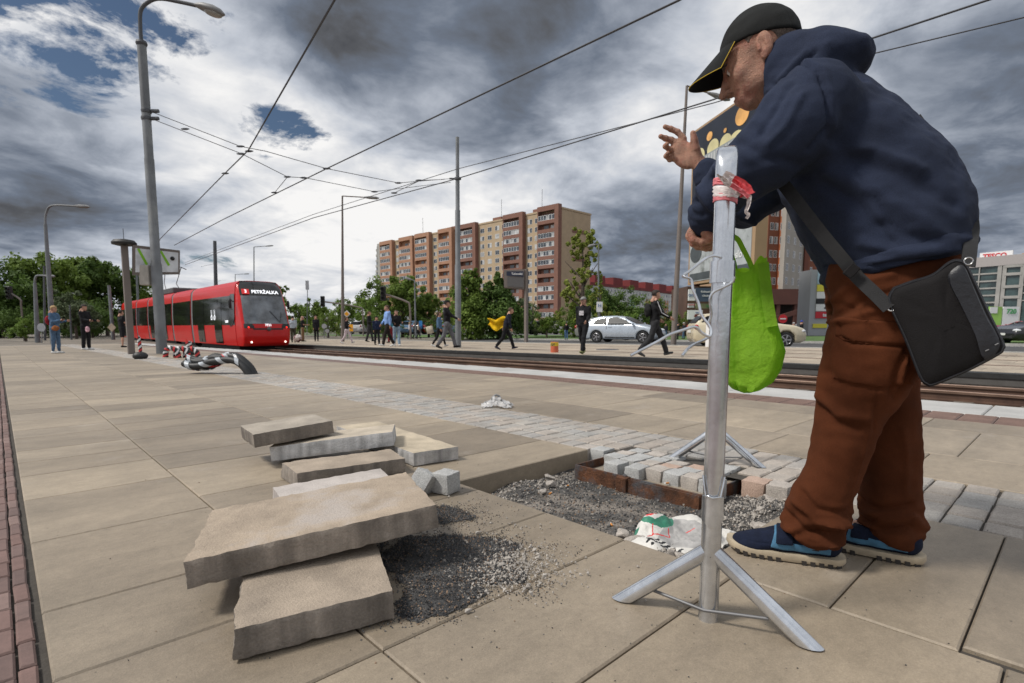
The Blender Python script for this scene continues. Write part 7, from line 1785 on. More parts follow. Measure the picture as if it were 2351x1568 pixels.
# brown complex behind the man
bc = thing('brown_complex', 'brown, orange and grey tower building over a brown base behind the man', 'building', (0, 0, 0))
M_b1 = mat('tan render', (.36, .235, .14), .9, var=.06, vs=.4); M_b2 = mat('dark red brick', (.15, .048, .028), .9, var=.08, vs=.5); M_b3 = mat('rust brick', (.20, .07, .038), .9, var=.08, vs=.5); M_b4 = mat('orange brick', (.40, .115, .035), .9, var=.08, vs=.5); M_b5 = mat('pale grey render', (.36, .33, .29), .9, var=.06, vs=.4); M_b6 = mat('brown base', (.10, .04, .03), .85, var=.1, vs=.4)
cx7 = lambda x: (1700+x/4.9)*.9604
DB = 118.
def seg(x0, x1, d0, d1, m, zt, wins=(), back=14, z0=8.2):
    a_, u_, L_ = frame_of(x0, d0, x1, d1, -.3); W1 = Wall(a_, u_); W1.n = Vector((-FW.x, -FW.y, 0)).normalized()
    mb = MB(); W1.box(mb, 0, L_, z0, zt, 0, -back); o = obj('wall', mb, m, bc)
    for xc, ww in wins:
        q = s_of(a_, u_, xc)
        for f in range(8):
            z = z0+1.3+f*2.82
            if z+1.5 < zt: window(W1, q-ww/2, q+ww/2, z, z+1.5, .02, rdB, bc)
    return a_, u_
H1 = 36.
seg(1640, cx7(552), 121, 119, M_b1, H1, [(cx7(395), 1.5), (cx7(490), 1.5), (1685, 1.5)]); seg(cx7(552), cx7(600), 119, 121, M_b2, H1+.01); seg(cx7(600), cx7(728), 116, 117, M_b3, H1+1, [(cx7(655), .9), (cx7(705), .9)]); seg(cx7(728), cx7(800), 117, 115, M_b4, H1+1.01, [(cx7(768), .95)])
seg(cx7(800), cx7(1035), 114.5, 122, M_b5, H1+.5, [(cx7(850), 1.3), (cx7(925), 1.3), (cx7(995), 1.3)]); seg(cx7(1035), cx7(1082), 121, 122, M_b2, H1+.7); seg(cx7(1082), cx7(1190), 122, 124, M_b3, H1, [(cx7(1130), .9)]); seg(cx7(1190), 1965, 124, 128, M_b4, H1+.2, [(cx7(1225), .9)])
a_, u_, L_ = frame_of(1640, 112, cx7(1090), 112, -.3); W1 = Wall(a_, u_); W1 = W1 if W1.n.dot(FW) < 0 else Wall(a_, u_, True)
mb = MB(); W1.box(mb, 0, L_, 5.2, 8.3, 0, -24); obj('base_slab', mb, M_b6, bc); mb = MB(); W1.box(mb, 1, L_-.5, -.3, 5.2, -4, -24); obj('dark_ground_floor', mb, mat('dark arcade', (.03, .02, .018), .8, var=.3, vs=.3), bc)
for i in range(5):
    mb = MB(); q = 2+i*(L_-4)/4; W1.box(mb, q-.35, q+.35, -.3, 5.2, -.2, -1); obj('pillar', mb, M_b6, bc)
mb = MB(); vs = [W1.P(L_*.55, 1.2, .3), W1.P(L_*.99, 3.8, .3), W1.P(L_*.99, 4.8, .3), W1.P(L_*.55, 2.2, .3)]; mb.prism(vs, W1.n*.3); obj('ramp_wall', mb, M_b6, bc)
# big billboard tower
def board(name, label, cat, x0, d0, x1, d1, yt, yb, th=.3, m=None, group=None):
    a_, u_, L_ = frame_of(x0, d0, x1, d1, 0); W1 = Wall(a_, u_); W1 = W1 if W1.n.dot(FW) < 0 else Wall(a_, u_, True); zt = top(a_, yt); zb = top(a_, yb)
    t = thing(name, label, cat, (0, 0, 0), 0, group); mb = MB(); W1.box(mb, 0, L_, zb, zt, 0, -th); 
    o = obj('panel', mb, m or M_wp, t); return t, W1, L_, zb, zt
def wtext(W1, txt, size, q, z, m, par, name='lettering', o=.05, bold=.0, flip=False, align='CENTER'):
    d = W1.u if W1.u.cross(Vector((0, 0, 1))).dot(W1.n) > 0 else -W1.u
    X = d; Yv = -W1.n; Z = Vector((0, 0, 1)); M = Matrix(((X.x, Yv.x, 0, 0), (X.y, Yv.y, 0, 0), (0, 0, 1, 0), (0, 0, 0, 1))); p = W1.P(q, z, o); M = Matrix.Translation(p) @ M
    return obj(name, text_mb(txt, size, M, depth=.01, bold=bold, align=align), m, par)
M_sw = mat('sign white', (.72, .72, .72), .6, var=.03); M_sblk = mat('sign black', (.015, .015, .018), .6, var=.1, vs=.5)
t, W1, L_, zb, zt = board('billboard', 'giant billboard with a dark bubble picture above a grey landscape behind the man', 'billboard', 1574, 62, 1722, 50, 303, 655, 1.2, M_b1)
M_adn = mat('advert dark blue', (.012, .016, .030), .5, var=.3, vs=.2); M_adg = mat('advert pale sky', (.40, .42, .43), .5, var=.2, vs=.25, col2=(.16, .17, .16), mix=.58); M_o1 = mat('advert amber', (.72, .38, .12), .5, var=.2, vs=.5); M_o2 = mat('advert straw', (.62, .55, .30), .5, var=.15, vs=.5); M_ad3 = mat('advert slate', (.06, .07, .075), .5, var=.3, vs=.5)
H_ = zt-zb; mb = MB(); W1.box(mb, .35, L_-.5, zb+H_*.40, zt-.25, 0, .05); obj('upper_picture', mb, M_adn, t); mb = MB(); W1.box(mb, .35, L_-.5, zb+.3, zb+H_*.40-.05, 0, .05); obj('lower_picture', mb, M_adg, t)
def disc(W1, q, z, rx, rz, o, m, par, name, k=24):
    mb = MB(); pts = [W1.P(q+rx*math.cos(2*PI*i/k), z+rz*math.sin(2*PI*i/k), o) for i in range(k)]; mb.prism(pts, W1.n*.02); return obj(name, mb, m, par)
for q, z, r_, m in ((.77, .955, .09, M_o1), (.30, .935, .045, M_o1), (.54, .90, .022, M_o1), (.13, .865, .10, M_o2), (.36, .87, .09, M_o2), (.55, .855, .085, M_o2), (.70, .83, .12, M_o2), (.84, .83, .08, M_o1), (.09, .46, .065, M_o1), (.35, .60, .03, M_o1)):
    disc(W1, L_*q, zb+H_*z-.25-r_*L_*.6, L_*r_, L_*r_*(.8), .06+.01*rnd.random(), m, t, 'bubble')
mb = MB(); W1.box(mb, L_*.20, L_*.72, zb+H_*.645, zb+H_*.80, .09, .11); 
for i in range(12): W1.box(mb, L_*(.21+.043*i), L_*(.235+.043*i), zb+H_*.65, zb+H_*.79, .11, .12, 1)
obj('pictured_block', mb, [mat('advert block grey', (.30, .32, .33), .5, var=.1, vs=.6), mat('advert block white', (.5, .5, .5), .5)], t)
disc(W1, L_*.55, zb+H_*.66, L_*.12, H_*.04, .13, M_ad3, t, 'pictured_trees'); disc(W1, L_*.14, zb+H_*.20, L_*.10, H_*.06, .07, M_ad3, t, 'pictured_trees')
mb = MB(); W1.box(mb, .5, L_-.6, zb+.4, zb+H_*.07, .055, .07); obj('caption_band', mb, M_ad3, t)
wtext(W1, 'elica slov', 1.05, L_*.62, zb+H_*.075+.1, M_sw, t, o=.09, bold=.02); wtext(W1, 'elica slov', 1.0, L_*.74, zb+H_*.125+.1, M_sw, t, o=.09, bold=.02)
for q in (.08, .5, .92):
    mb = MB(); W1.box(mb, L_*q-.25, L_*q+.25, -.3, zb, -.3, -.8); obj('support', mb, M_b2, t)
def shopsign(label, x0, x1, d, yt, yb, m, texts, d1=None, legs=False):
    t, W1, L_, zb, zt = board('signboard', label, 'signboard', x0, d, x1, d1 or d, yt, yb, .25, m)
    for k, (txt, sz, fx, fz, tm) in enumerate(texts): wtext(W1, txt, sz*(zt-zb), L_*fx, zb+(zt-zb)*fz, tm, t, o=.03, bold=.004)
    mb = MB()
    for q in (.12, .88): W1.box(mb, L_*q-.08, L_*q+.08, -.3, zb, -.05, -.2)
    if legs: obj('legs', mb, M_trim, t)
    return t, W1, L_, zb, zt
M_txtb = mat('lettering blue', (.05, .12, .30), .6, var=0); M_txtr = mat('lettering red', (.55, .02, .03), .6, var=0); M_txtg = mat('lettering green', (.03, .30, .08), .6, var=0)
shopsign('small white sign ending in ony left of the dark blue board', 1577, 1592, 56, 664, 690, M_sw, [('ony', .5, .55, .5, M_txtb)]); shopsign('dark blue board with two rows of small white words under the billboard', 1593, 1690, 56, 661, 692, mat('board slate blue', (.05, .075, .12), .6, var=.1, vs=.6), [('Reštaurácia · Bistro · Kaviareň', .20, .5, .72, M_sw), ('Obchody, kancelárie, služby', .20, .5, .42, M_sw)])
shopsign('small white and red sign under the ony sign', 1577, 1590, 57, 697, 706, M_sw, [('NONSTOP', .4, .5, .65, M_txtr)]); shopsign('olive board with green words behind the cream car', 1594, 1690, 57, 697, 708, mat('board olive', (.22, .23, .13), .6, var=.15, vs=.5), [('Stavebniny a záhrada', .55, .5, .5, M_txtg)])
t, W1, L_, zb, zt = shopsign('white poster with a dark red sofa left of the cream car', 1577, 1610, 54, 712, 733, M_sw, [('Nábytok', .18, .70, .72, M_txtb)], legs=True); mb = MB(); W1.box(mb, L_*.42, L_*.92, zb+.25*(zt-zb), zb+.42*(zt-zb), .02, .05); W1.box(mb, L_*.46, L_*.88, zb+.42*(zt-zb), zb+.55*(zt-zb), .02, .04); obj('sofa_picture', mb, mat('sofa red', (.16, .03, .02), .6), t)
mb = MB(); W1 = Wall(*frame_of(1574, 60, 1700, 60)[:2]); W1 = W1 if W1.n.dot(FW) < 0 else Wall(W1.a, W1.u, True); L_ = frame_of(1574, 60, 1700, 60)[2]; W1.box(mb, 0, L_, -.3, top(far(1600, 60), 657), -.1, -6); kb = thing('market_hall', 'low brown market hall carrying the sign boards', 'building', (0, 0, 0)); obj('wall', mb, mat('hall brown', (.10, .055, .04), .9, var=.2, vs=.4), kb)
# grey sign tower
pyl = thing('sign_tower', 'grey sign tower with stacked coloured shop panels right of the brown building', 'sign tower', (0, 0, 0))
a_, u_, L_ = frame_of(1853, 60, 1945, 60, -.3); W1 = Wall(a_, u_); W1 = W1 if W1.n.dot(FW) < 0 else Wall(a_, u_, True); zt = top(a_, 619)
mb = MB(); W1.box(mb, 0, L_, -.3, zt, 0, -2.5); obj('wall', mb, mat('light grey cladding', (.33, .34, .36), .6, var=.06, vs=.3), pyl)
py = lambda y: top(far(1870, 60), (550+y/3.485)*.9604)
for (ya, yb, m, txt, tm, sz) in ((342, 450, mat('panel sky', (.35, .50, .60), .5, var=.15, vs=.4), None, None, 0), (455, 512, mat('panel yellow', (.65, .58, .05), .5, var=.03), 'ANIMAX', M_sblk, .28), (515, 570, M_sw, 'Kanvas', M_txtb, .5), (573, 612, M_sblk, 'KLUBOVNA', M_sw, .55), (618, 675, M_sw, 'decodom', M_sblk, .55), (680, 735, mat('panel red', (.52, .015, .03), .5, var=.03), 'telecom', M_sw, .75)):
    mb = MB(); W1.box(mb, L_*.15, L_*1.0, py(yb), py(ya), .01, .12); o = obj('shop_panel', mb, m, pyl)
    if txt: wtext(W1, txt, (py(ya)-py(yb))*sz, L_*.52, (py(ya)+py(yb))/2, tm, o, o=.14, bold=.02)
mb = MB(); W1.box(mb, L_*.10, L_*.45, py(815), py(780), .01, .1); obj('yellow_strip', mb, _mc['panel yellow'], pyl)
# glass building and hoardings at the right
gl = thing('glass_store', 'glass fronted store with white frames and a red lettered roof sign at the right edge', 'store', (0, 0, 0))
a_, u_, L_ = frame_of(2150, 97, 2420, 84, -.3); W1 = Wall(a_, u_); W1 = W1 if W1.n.dot(FW) < 0 else Wall(a_, u_, True); pr = far(2300, 82); gy = lambda y: top(pr, (560+y/5.227)*.9604)
M_gg = mat('green glass facade', (.035, .06, .06), .12, var=.5, vs=.5, spec=.8); zt = gy(315)
mb = MB(); W1.box(mb, 0, L_, -.3, zt, 0, -18); obj('glass_wall', mb, M_gg, gl); mb = MB(); W1.box(mb, -.2, L_+.2, zt, zt+1.6, .3, -18); obj('roof_band', mb, mat('roof band pale', (.36, .33, .32), .7, var=.05), gl)
gx = lambda x: s_of(a_, u_, (2300+x/5.227)*.9604)
for x_, wd in ((410, .55), (470, .5), (690, .5), (160, .15)):
    mb = MB(); W1.box(mb, gx(x_)-wd/2, gx(x_)+wd/2, -.3, zt, .02, .25); obj('mullion', mb, M_cg, gl)
for y_ in (415, 520, 620, 720, 820):
    mb = MB(); W1.box(mb, 0, gx(395), gy(y_)-.12, gy(y_)+.12, .02, .18); obj('transom', mb, M_cg, gl)
for y_ in (330, 440, 610, 755):
    mb = MB(); W1.box(mb, gx(470), gx(690), gy(y_)-.22, gy(y_)+.22, .02, .3); obj('transom', mb, M_cg, gl)
for y_ in (390, 495, 600, 705, 805):
    mb = MB(); W1.box(mb, gx(700), L_, gy(y_)-.08, gy(y_)+.08, .02, .18); obj('transom', mb, M_cg, gl)
mb = MB(); W1.box(mb, gx(80), gx(485), gy(240), gy(95), -2, -2.3); sg = obj('roof_sign', mb, M_sw, gl); wtext(W1, 'TESCO', (gy(120)-gy(185))*1.35, gx(265), gy(152), M_txtr, sg, o=-1.95, bold=.03); wtext(W1, '- - - - -', (gy(185)-gy(225))*1.0, gx(275), gy(205), M_txtb, sg, o=-1.95, bold=.05)
mb = MB(); W1.box(mb, gx(600), gx(705), gy(245), gy(150), -2, -4); obj('orange_plant_box', mb, mat('plant orange', (.42, .20, .05), .7), gl)
for lbl, xa, xb, m in (('green and white hoarding under the glass store', 300, 455, mat('hoarding green', (.28, .50, .10), .6, var=.2, vs=.4)), ('white hoarding with green lettering and a pink foot strip', 470, 665, M_sw)):
    t, Wb, Lb, zb, zt2 = board('hoarding', lbl, 'hoarding', (2300+xa/5.227)*.9604, 66, (2300+xb/5.227)*.9604, 66, (560+905/5.227)*.9604, (560+1180/5.227)*.9604, .2, m)
    mb = MB(); Wb.box(mb, 0, Lb, zb, zb+.16*(zt2-zb), .01, .05); obj('pink_strip', mb, mat('hoarding pink', (.45, .08, .25), .6), t)
    if xa > 400: wtext(Wb, '720', .5*(zt2-zb)*.6, Lb*.5, zb+(zt2-zb)*.78, M_txtg, t, o=.06, bold=.02)
    else:
        mb = MB(); Wb.box(mb, Lb*.0, Lb*.6, zb+(zt2-zb)*.7, zt2-.05, .01, .05); obj('white_field', mb, M_sw, t)
# ================================================================ poles, lamps, signs, wires
M_pg = mat('grey pole paint', (.15, .16, .17), .55, var=.2, vs=1.5, col2=(.21, .22, .22), mix=.62); M_pd = mat('dark grey pole paint', (.075, .08, .09), .6, var=.15, vs=1.5); M_pb = mat('brown grey pole', (.155, .13, .115), .6, var=.1, vs=1.); M_lg = mat('lamp head grey', (.20, .20, .20), .5); M_lgl = mat('lamp glass', (.35, .34, .31), .3, var=.2, vs=9)
def ptop(p, x, y):
    """3D point in row y, column x standing over p (may lean)"""
    z = top(p, y); d = ray(x, y); k = (Vector((p.x, p.y, 0)).dot(Vector((FW.x, FW.y, 0))))/(d.dot(Vector((FW.x, FW.y, 0)))); return Vector((d.x*k, d.y*k, CAMH+d.z*k))
def pole(label, base, topxy, rb, rt, m, cat='pole', name='pole', steps=()):
    t = thing(name, label, cat, (0, 0, 0)); q = ptop(base, *topxy); mb = MB()
    pts = [base, base.lerp(q, .5), q]; rs = [rb, (rb+rt)/2, rt]
    if steps:
        pts = [base]; rs = [rb]; r_ = rb
        for f, r2 in steps: c = base.lerp(q, f); pts += [c, base.lerp(q, f+.006)]; rs += [r_, r2]; r_ = r2
        pts.append(q); rs.append(r_)
    mb.tube(pts, rs, 20); obj('shaft', mb, m, t, True, 50); return t, q
# tall lamp pole on the near platform
b = spot(372, 812, 0); t, q = pole('tall grey lamp and wire pole at the left, leaning slightly', b, (325, 100), .140, .105, M_pg, 'lamp pole', 'lamp_pole', [(.30, .122), (.64, .112)])
t.name = 'street_lamp'; mb = MB(); mb.lathe([(.125, -.05), (.145, 0), (.125, .06)], q, 16); obj('collar', mb, M_pd, t, True)
P0 = [ptop(b, x, y) for x, y in ((325, 100), (322, 60), (324, 22), (345, 2), (370, -3), (410, 4), (452, 13))]; mb = MB(); mb.tube(smooth_path(P0, 6), .05, 10); obj('lamp_arm', mb, M_pd, t, True)
hd_a, hd_b = ptop(b, 448, 12), ptop(b, 516, 34); ax_ = (hd_b-hd_a).normalized()
mb = MB(); Lh = (hd_b-hd_a).length; pr_ = [(0, .06), (.08, .10), (.3, .17), (.6, .19), (.85, .14), (1, .03)]
vs = []; n = 16; sd_ = ax_.cross(Vector((0, 0, 1))).normalized(); u_ = sd_.cross(ax_)
for f, r_ in pr_:
    for k in range(n): w_ = 2*PI*k/n; vs.append(hd_a+ax_*Lh*f+sd_*math.cos(w_)*r_+u_*math.sin(w_)*r_*(.75 if math.sin(w_) > 0 else .45))
mb.add(vs, [(i*n+k, i*n+(k+1) % n, i*n+n+(k+1) % n, i*n+n+k) for i in range(5) for k in range(n)]+[tuple(range(n-1, -1, -1)), tuple(range(5*n, 6*n))]); hl = obj('lamp_head', mb, M_lg, t, True, 60)
mb = MB(); c = hd_a.lerp(hd_b, .62)-u_*.06; Mx = Matrix((ax_, sd_, u_)).transposed(); mb.ell(c, (Lh*.30, .15, .08), 14, 8, M=Mx.to_4x4()); obj('lamp_glass', mb, M_lgl, hl, True)
for y in (255, 272):
    mb = MB(); c = ptop(b, 336, y); mb.lathe([(.122, -.05), (.135, 0), (.122, .05)], c, 14); mb.tube([c+RT*.15, c+RT*.34], .05, 8); obj('wire_clamp', mb, M_pd, t, True)
mb = MB(); c = ptop(b, 349, 632); M_ = Matrix.Translation(c-RT*.18) @ Matrix.Rotation(-YAW, 4, 'Z'); mb.bbox(-.14, .14, -.10, .12, -.28, .28, .015, M=M_); obj('cable_box', mb, mat('cable box beige', (.38, .36, .32), .6), t)
b = spot(1052, 798, -.12); t, q = pole('bare grey wire pole on the far platform in front of the apartment block', b, (1050, 315), .130, .075, M_pg, 'pole', 'wire_pole', [(.40, .108), (.66, .088), (.80, .075)])
mb = MB(); c = ptop(b, 1051, 410); mb.lathe([(.14, -.04), (.15, 0), (.14, .04)], c, 12); mb.tube([c, c-RT*.35], .035, 6); obj('wire_clamp', mb, M_pd, t, True); MID = c-RT*.3
b = far(500, 60, -.6); pole('dark wire pole behind the tram roof', b, (493, 553), .22, .17, M_pd)
def lamp(label, base, xy, arm, rb=.09, rt=.05, m=None, curved=False, head=.5, dbl=False):
    m = m or M_pb; t, q = pole(label, base, xy, rb, rt, m, 'street lamp', 'street_lamp'); e = ptop(base, *arm)
    mb = MB()
    if curved: P_c = smooth_path([q, ptop(base, xy[0]+(arm[0]-xy[0])*.02, xy[1]+(arm[1]-xy[1])*.55), ptop(base, xy[0]+(arm[0]-xy[0])*.22, arm[1]-(.02)*abs(arm[1]-xy[1])), e], 6)
    else: P_c = [q, e]
    mb.tube(P_c, rt*.7, 6); obj('lamp_arm', mb, m, t, True)
    d = (P_c[-1]-P_c[-2]).normalized(); mb = MB(); mb.tube([e-d*.05, e+d*head*.3, e+d*head*.8, e+d*head], [.05, .10, .10, .03], 8, sx=1.4); obj('lamp_head', mb, M_lg, t, True); return t
lamp('slender brown lamp pole behind the walking woman in white leggings', spot(787, 784, -.12), (786, 450), (838, 453), .13, .055, head=1.0)
lamp('small grey lamp pole far behind the tram roof', far(585, 85, -.6), (583, 567), (610, 565), .1, .07, M_pg, head=1.2); lamp('smallest grey lamp pole just above the tram', far(541, 120, -.6), (540, 630), (560, 629), .1, .07, M_pg, head=1.2)
lamp('tall grey street lamp with a curved arm at the far left', far(124, 34, -.4), (104, 515), (172, 473), .17, .09, M_pg, True, head=.9)
lamp('low grey street lamp with a curved arm beside the denim jacket woman', far(88, 40, -.5), (80, 650), (104, 633), .17, .10, M_pg, True, head=.7)
lamp('distant low lamp behind the two platform passengers', far(164, 60, -.6), (160, 690), (172, 674), .1, .06, M_pg, True, head=.8)
lamp('thin grey lamp pole in front of the large green tree', far(955, 45, -.2), (952, 644), (944, 642), .08, .05, M_pg, head=.5)
lamp('tall brown lamp pole left of the billboard', spot(1546, 792, -.12), (1577, 197), (1628, 214), .135, .055, head=1.0)
lamp('grey lamp pole beside the lime tree', far(1374, 38, -.14), (1374, 560), (1366, 562), .08, .045, M_pg, head=.5)
b = far(262, 50, -.55); pole('grey pole with a diamond sign behind the platform', b, (250, 655), .15, .12, M_pg); b = far(105, 48, -.55); pole('thin dark pole right of the low curved lamp', b, (101, 610), .10, .07, M_pd); b = far(322, 70, -.6); pole('pale pole left of the timetable board foot', b, (314, 628), .15, .12, M_pg)
b = far(208, 55, -.6); pole('thin dark pole between the two platform passengers', b, (205, 700), .07, .06, M_pd); b = far(166, 50, -.6); pole('dark pole left of the young man in black', b, (160, 700), .08, .06, M_pd)
def sign(label, base, xy, kind, size, m, cat='road sign', prad=.035, pole_h=None):
    t, q = pole(label, base, (xy[0], xy[1]), prad, prad, M_pg, cat, 'road_sign'); Mx = Matrix.Translation(q-FW*.08) @ Matrix.Rotation(-YAW, 4, 'Z'); mb = MB()
    if kind == 'disc': mb.lathe([(size, -.01), (size, .01)], (0, 0, 0), 24, M=Mx @ Matrix.Rotation(PI/2, 4, 'X'))
    elif kind == 'diamond': mb.bbox(-size, size, -.01, .01, -size, size, .004, M=Mx @ Matrix.Rotation(PI/4, 4, 'Y'))
    else: mb.bbox(-size[0], size[0], -.015, .015, -size[1], size[1], .004, M=Mx)
    o = obj('sign_face', mb, m, t); return t, o, Mx
sign('diamond sign seen from behind on the grey pole', far(258, 49.5, -.55), (258, 752), 'diamond', .28, mat('sign back tan', (.38, .30, .22), .6)); sign('round sign seen from behind beside the low curved lamp', far(97, 39.5, -.55), (97, 752), 'disc', .30, mat('sign back grey', (.32, .33, .35), .5))
t, o, Mx = sign('yellow and white priority diamond behind the slender brown lamp', far(798, 40, -.2), (797, 721), 'diamond', .19, M_sw); mb = MB(); mb.bbox(-.125, .125, -.03, -.012, -.125, .125, .004, M=Mx @ Matrix.Rotation(PI/4, 4, 'Y')); obj('yellow_field', mb, mat('sign amber', (.75, .35, .01), .5), o)
sign('grey round sign back left of the stooped man', far(745, 42, -.2), (745, 749), 'disc', .19, _mc['sign back grey']); sign('lower grey round sign back beside the other one', far(752, 42.5, -.2), (752, 760), 'disc', .16, _mc['sign back grey'])
sign('yellow square sign right of the woman in white leggings', far(807, 40, -.2), (807, 753), 'rect', (.13, .25), mat('sign amber', (.75, .35, .01), .5)); sign('blue information sign beside the beige coat', far(966, 50, -.2), (966, 743), 'rect', (.15, .25), mat('sign blue', (.03, .20, .50), .5))
t, o, Mx = sign('white parking plate on the grey sign pole', far(1376, 37, -.14), (1376, 705), 'rect', (.20, .34), M_sw); mb = text_mb('H', .32, Mx @ Matrix.Translation((0, -.03, .08)), depth=.004); obj('sign_letter', mb, M_txtb, o)
t, o, Mx = sign('red no-entry disc behind the green bag', far(1797, 70, -.2), (1797, 732), 'disc', .55, M_txtr); mb = MB(); mb.bbox(-.38, .38, -.04, -.02, -.08, .08, .004, M=Mx); obj('white_bar', mb, M_sw, o)
sign('small white camera pole seen left of the tram top', far(706, 55, -.2), (706, 655), 'rect', (.17, .45), _mc['sign back grey']) 
def signal(label, base, elbow_, headxy):
    t = thing('traffic_light', label, 'traffic light', (0, 0, 0)); e = ptop(base, *elbow_); h = ptop(base, *headxy); mb = MB()
    c1 = base.lerp(e, .85); c1.z = base.z+(e.z-base.z)*.85; mb.tube(smooth_path([base, Vector((base.x, base.y, c1.z)), e+(h-e)*.12+Vector((0, 0, 0)), h], 8), .07, 8); obj('mast', mb, M_pb, t, True)
    mb = MB(); Mx = Matrix.Translation(h) @ Matrix.Rotation(-YAW, 4, 'Z'); mb.bbox(-.17, .17, -.16, .14, -.5, .5, .03, M=Mx); hh = obj('signal_head', mb, M_trim, t, True)
    for k in range(3): mb = MB(); mb.lathe([(.12, 0), (.125, .12), (.11, .12), (.10, .01)], (0, 0, 0), 14, M=Mx @ Matrix.Translation((0, -.15, .31-.31*k)) @ Matrix.Rotation(PI/2, 4, 'X')); obj('lens_hood', mb, M_trim, hh, True)
signal('traffic light on a long curved arm in front of the large green tree', far(943, 38, -.2), (938, 694), (880, 674)); signal('traffic light on an arm left of the slender brown lamp', far(835, 52, -.2), (830, 706), (741, 692))
signal('small curved signal mast at the far left', far(58, 44, -.5), (50, 690), (22, 672))
# info pillar with the timetable boards (near platform)
b = spot(302, 813, 0); pi_ = thing('info_pillar', 'brown information pillar with a flat dark cap and two-panel board', 'info pillar', (0, 0, 0))
q = ptop(b, 285, 560); mb = MB(); mb.tube([b, q], [.115, .11], 4); obj('column', mb, M_pb, pi_)
mb = MB(); mb.lathe([(.02, .14), (.25, .10), (.31, .03), (.30, -.02), (.18, -.05)], q, 20); cp = obj('cap', mb, M_trim, pi_, True); mb = MB(); mb.tube([q+Vector((0, 0, .1)), q+Vector((0, 0, .42))], .008, 5); obj('aerial', mb, M_trim, cp)
A1 = ptop(b, 303, 562); B1_ = ptop(b, 303, 632); far_b = b+Vector((RT.x, RT.y, 0))*1.35+FW*.95; far_b.z = b.z; A2 = ptop(far_b, 411, 575); B2_ = ptop(far_b, 411, 630)
def panel4(p00, p01, p11, p10, th, m, name, par):
    mb = MB(); n_ = (p01-p00).cross(p10-p00).normalized(); mb.prism([p00, p01, p11, p10], n_*th); return obj(name, mb, m, par)
dn = (B1_-A1).cross(A2-A1).normalized(); dn = dn if dn.dot(FW) < 0 else -dn
fr = panel4(A1, B1_, B2_, A2, .07, M_pb, 'board_frame', pi_)
def bl(u, v): return (A1*(1-u)+A2*u)*(1-v)+(B1_*(1-u)+B2_*u)*v
M_pan = mat('timetable panel', (.62, .64, .67), .35, var=.15, vs=3)
for k in range(2):
    u0, u1 = (.05, .50) if k == 0 else (.52, .96)
    mb = MB(); pts = [bl(u0, .10)+dn*.012, bl(u0, .90)+dn*.012, bl(u1, .90)+dn*.012, bl(u1, .10)+dn*.012]; mb.prism(pts, dn*.06); obj('timetable_panel', mb, M_pan, pi_)
    mb = MB(); mb.prism([bl(u0+.03, .12)+dn*.075, bl(u0+.21, .66)+dn*.075, bl(u0+.26, .62)+dn*.075, bl(u0+.08, .10)+dn*.075], dn*.005); obj('green_stroke', mb, mat('lime stroke', (.22, .52, .02), .6, var=0), pi_)
disc_ = MB(); c = bl(.83, .36)+dn*.08; disc_.ell(c, (.06, .06, .06), 12, 8); obj('loudspeaker', disc_, M_trim, pi_, True)
# info display on the far platform
b = spot(1208, 786, -.12); ds = thing('info_display', 'brown departure display on a pole over the far platform', 'departure display', (0, 0, 0)); q = ptop(b, 1208, 618)
mb = MB(); mb.tube([b, q], .13, 4); obj('post', mb, M_pb, ds); wpx = lambda x, y, o=0.: ptop(b, x, y)-FW*o
mb = MB(); mb.prism([wpx(1157, 621, .12), wpx(1157, 660, .12), wpx(1204, 664, .12), wpx(1204, 619, .12)], FW*.35); obj('housing', mb, M_pb, ds)
mb = MB(); mb.prism([wpx(1163, 624, .135), wpx(1163, 634, .135), wpx(1202, 637, .135), wpx(1202, 624, .135)], -FW*.01); hdp = obj('header_screen', mb, mat('display navy', (.015, .02, .045), .4, var=0), ds)
mb = MB(); mb.prism([wpx(1165, 637, .135), wpx(1165, 658, .135), wpx(1202, 661, .135), wpx(1202, 639, .135)], -FW*.01); obj('dark_screen', mb, mat('display grey', (.10, .095, .095), .4, var=.05), ds)
mb = text_mb('Tuhovská', .17, Matrix.Translation(wpx(1187, 630, .16)) @ Matrix.Rotation(-YAW, 4, 'Z'), depth=.004, bold=.004); obj('display_text', mb, M_sw, hdp)
# orange stub bollard
b = spot(1273, 809, -.12); st = thing('bollard', 'orange plastic stub with black and yellow tape on the far platform', 'bollard', b); hh = top(b, 785)-b.z
mb = MB(); mb.lathe([(.13, 0), (.13, hh*.98), (.11, hh)], (0, 0, 0), 20); obj('stub', mb, mat('orange plastic', (.50, .11, .05), .6), st, True); mb = MB(); mb.lathe([(.134, hh*.62), (.134, hh*.97)], (0, 0, 0), 20)
mz = mat('hazard tape', (.62, .45, .02), .6, var=0, vs=7, col2=(.02, .02, .02), mix=.5, detail=0); obj('hazard_tape', mb, mz, st, True)
b = gnd(1629, 796, -.12); st = thing('bollard', 'white bollard in front of the cream car', 'bollard', b); mb = MB(); hh = top(b, 740)-b.z; mb.lathe([(.16, 0), (.16, hh-.04), (.12, hh)], (0, 0, 0), 18); obj('stub', mb, M_sw, st, True)
mb = MB(); b = spot(1395, 803, -.12); mb.lathe([(.42, 0), (.42, .012), (.4, .014)], (0, 0, 0), 24); o = obj('manhole_cover', mb, M_pd, None, True, loc=b); tag(o, 'dark manhole cover on the far platform behind the capped man', 'manhole cover')
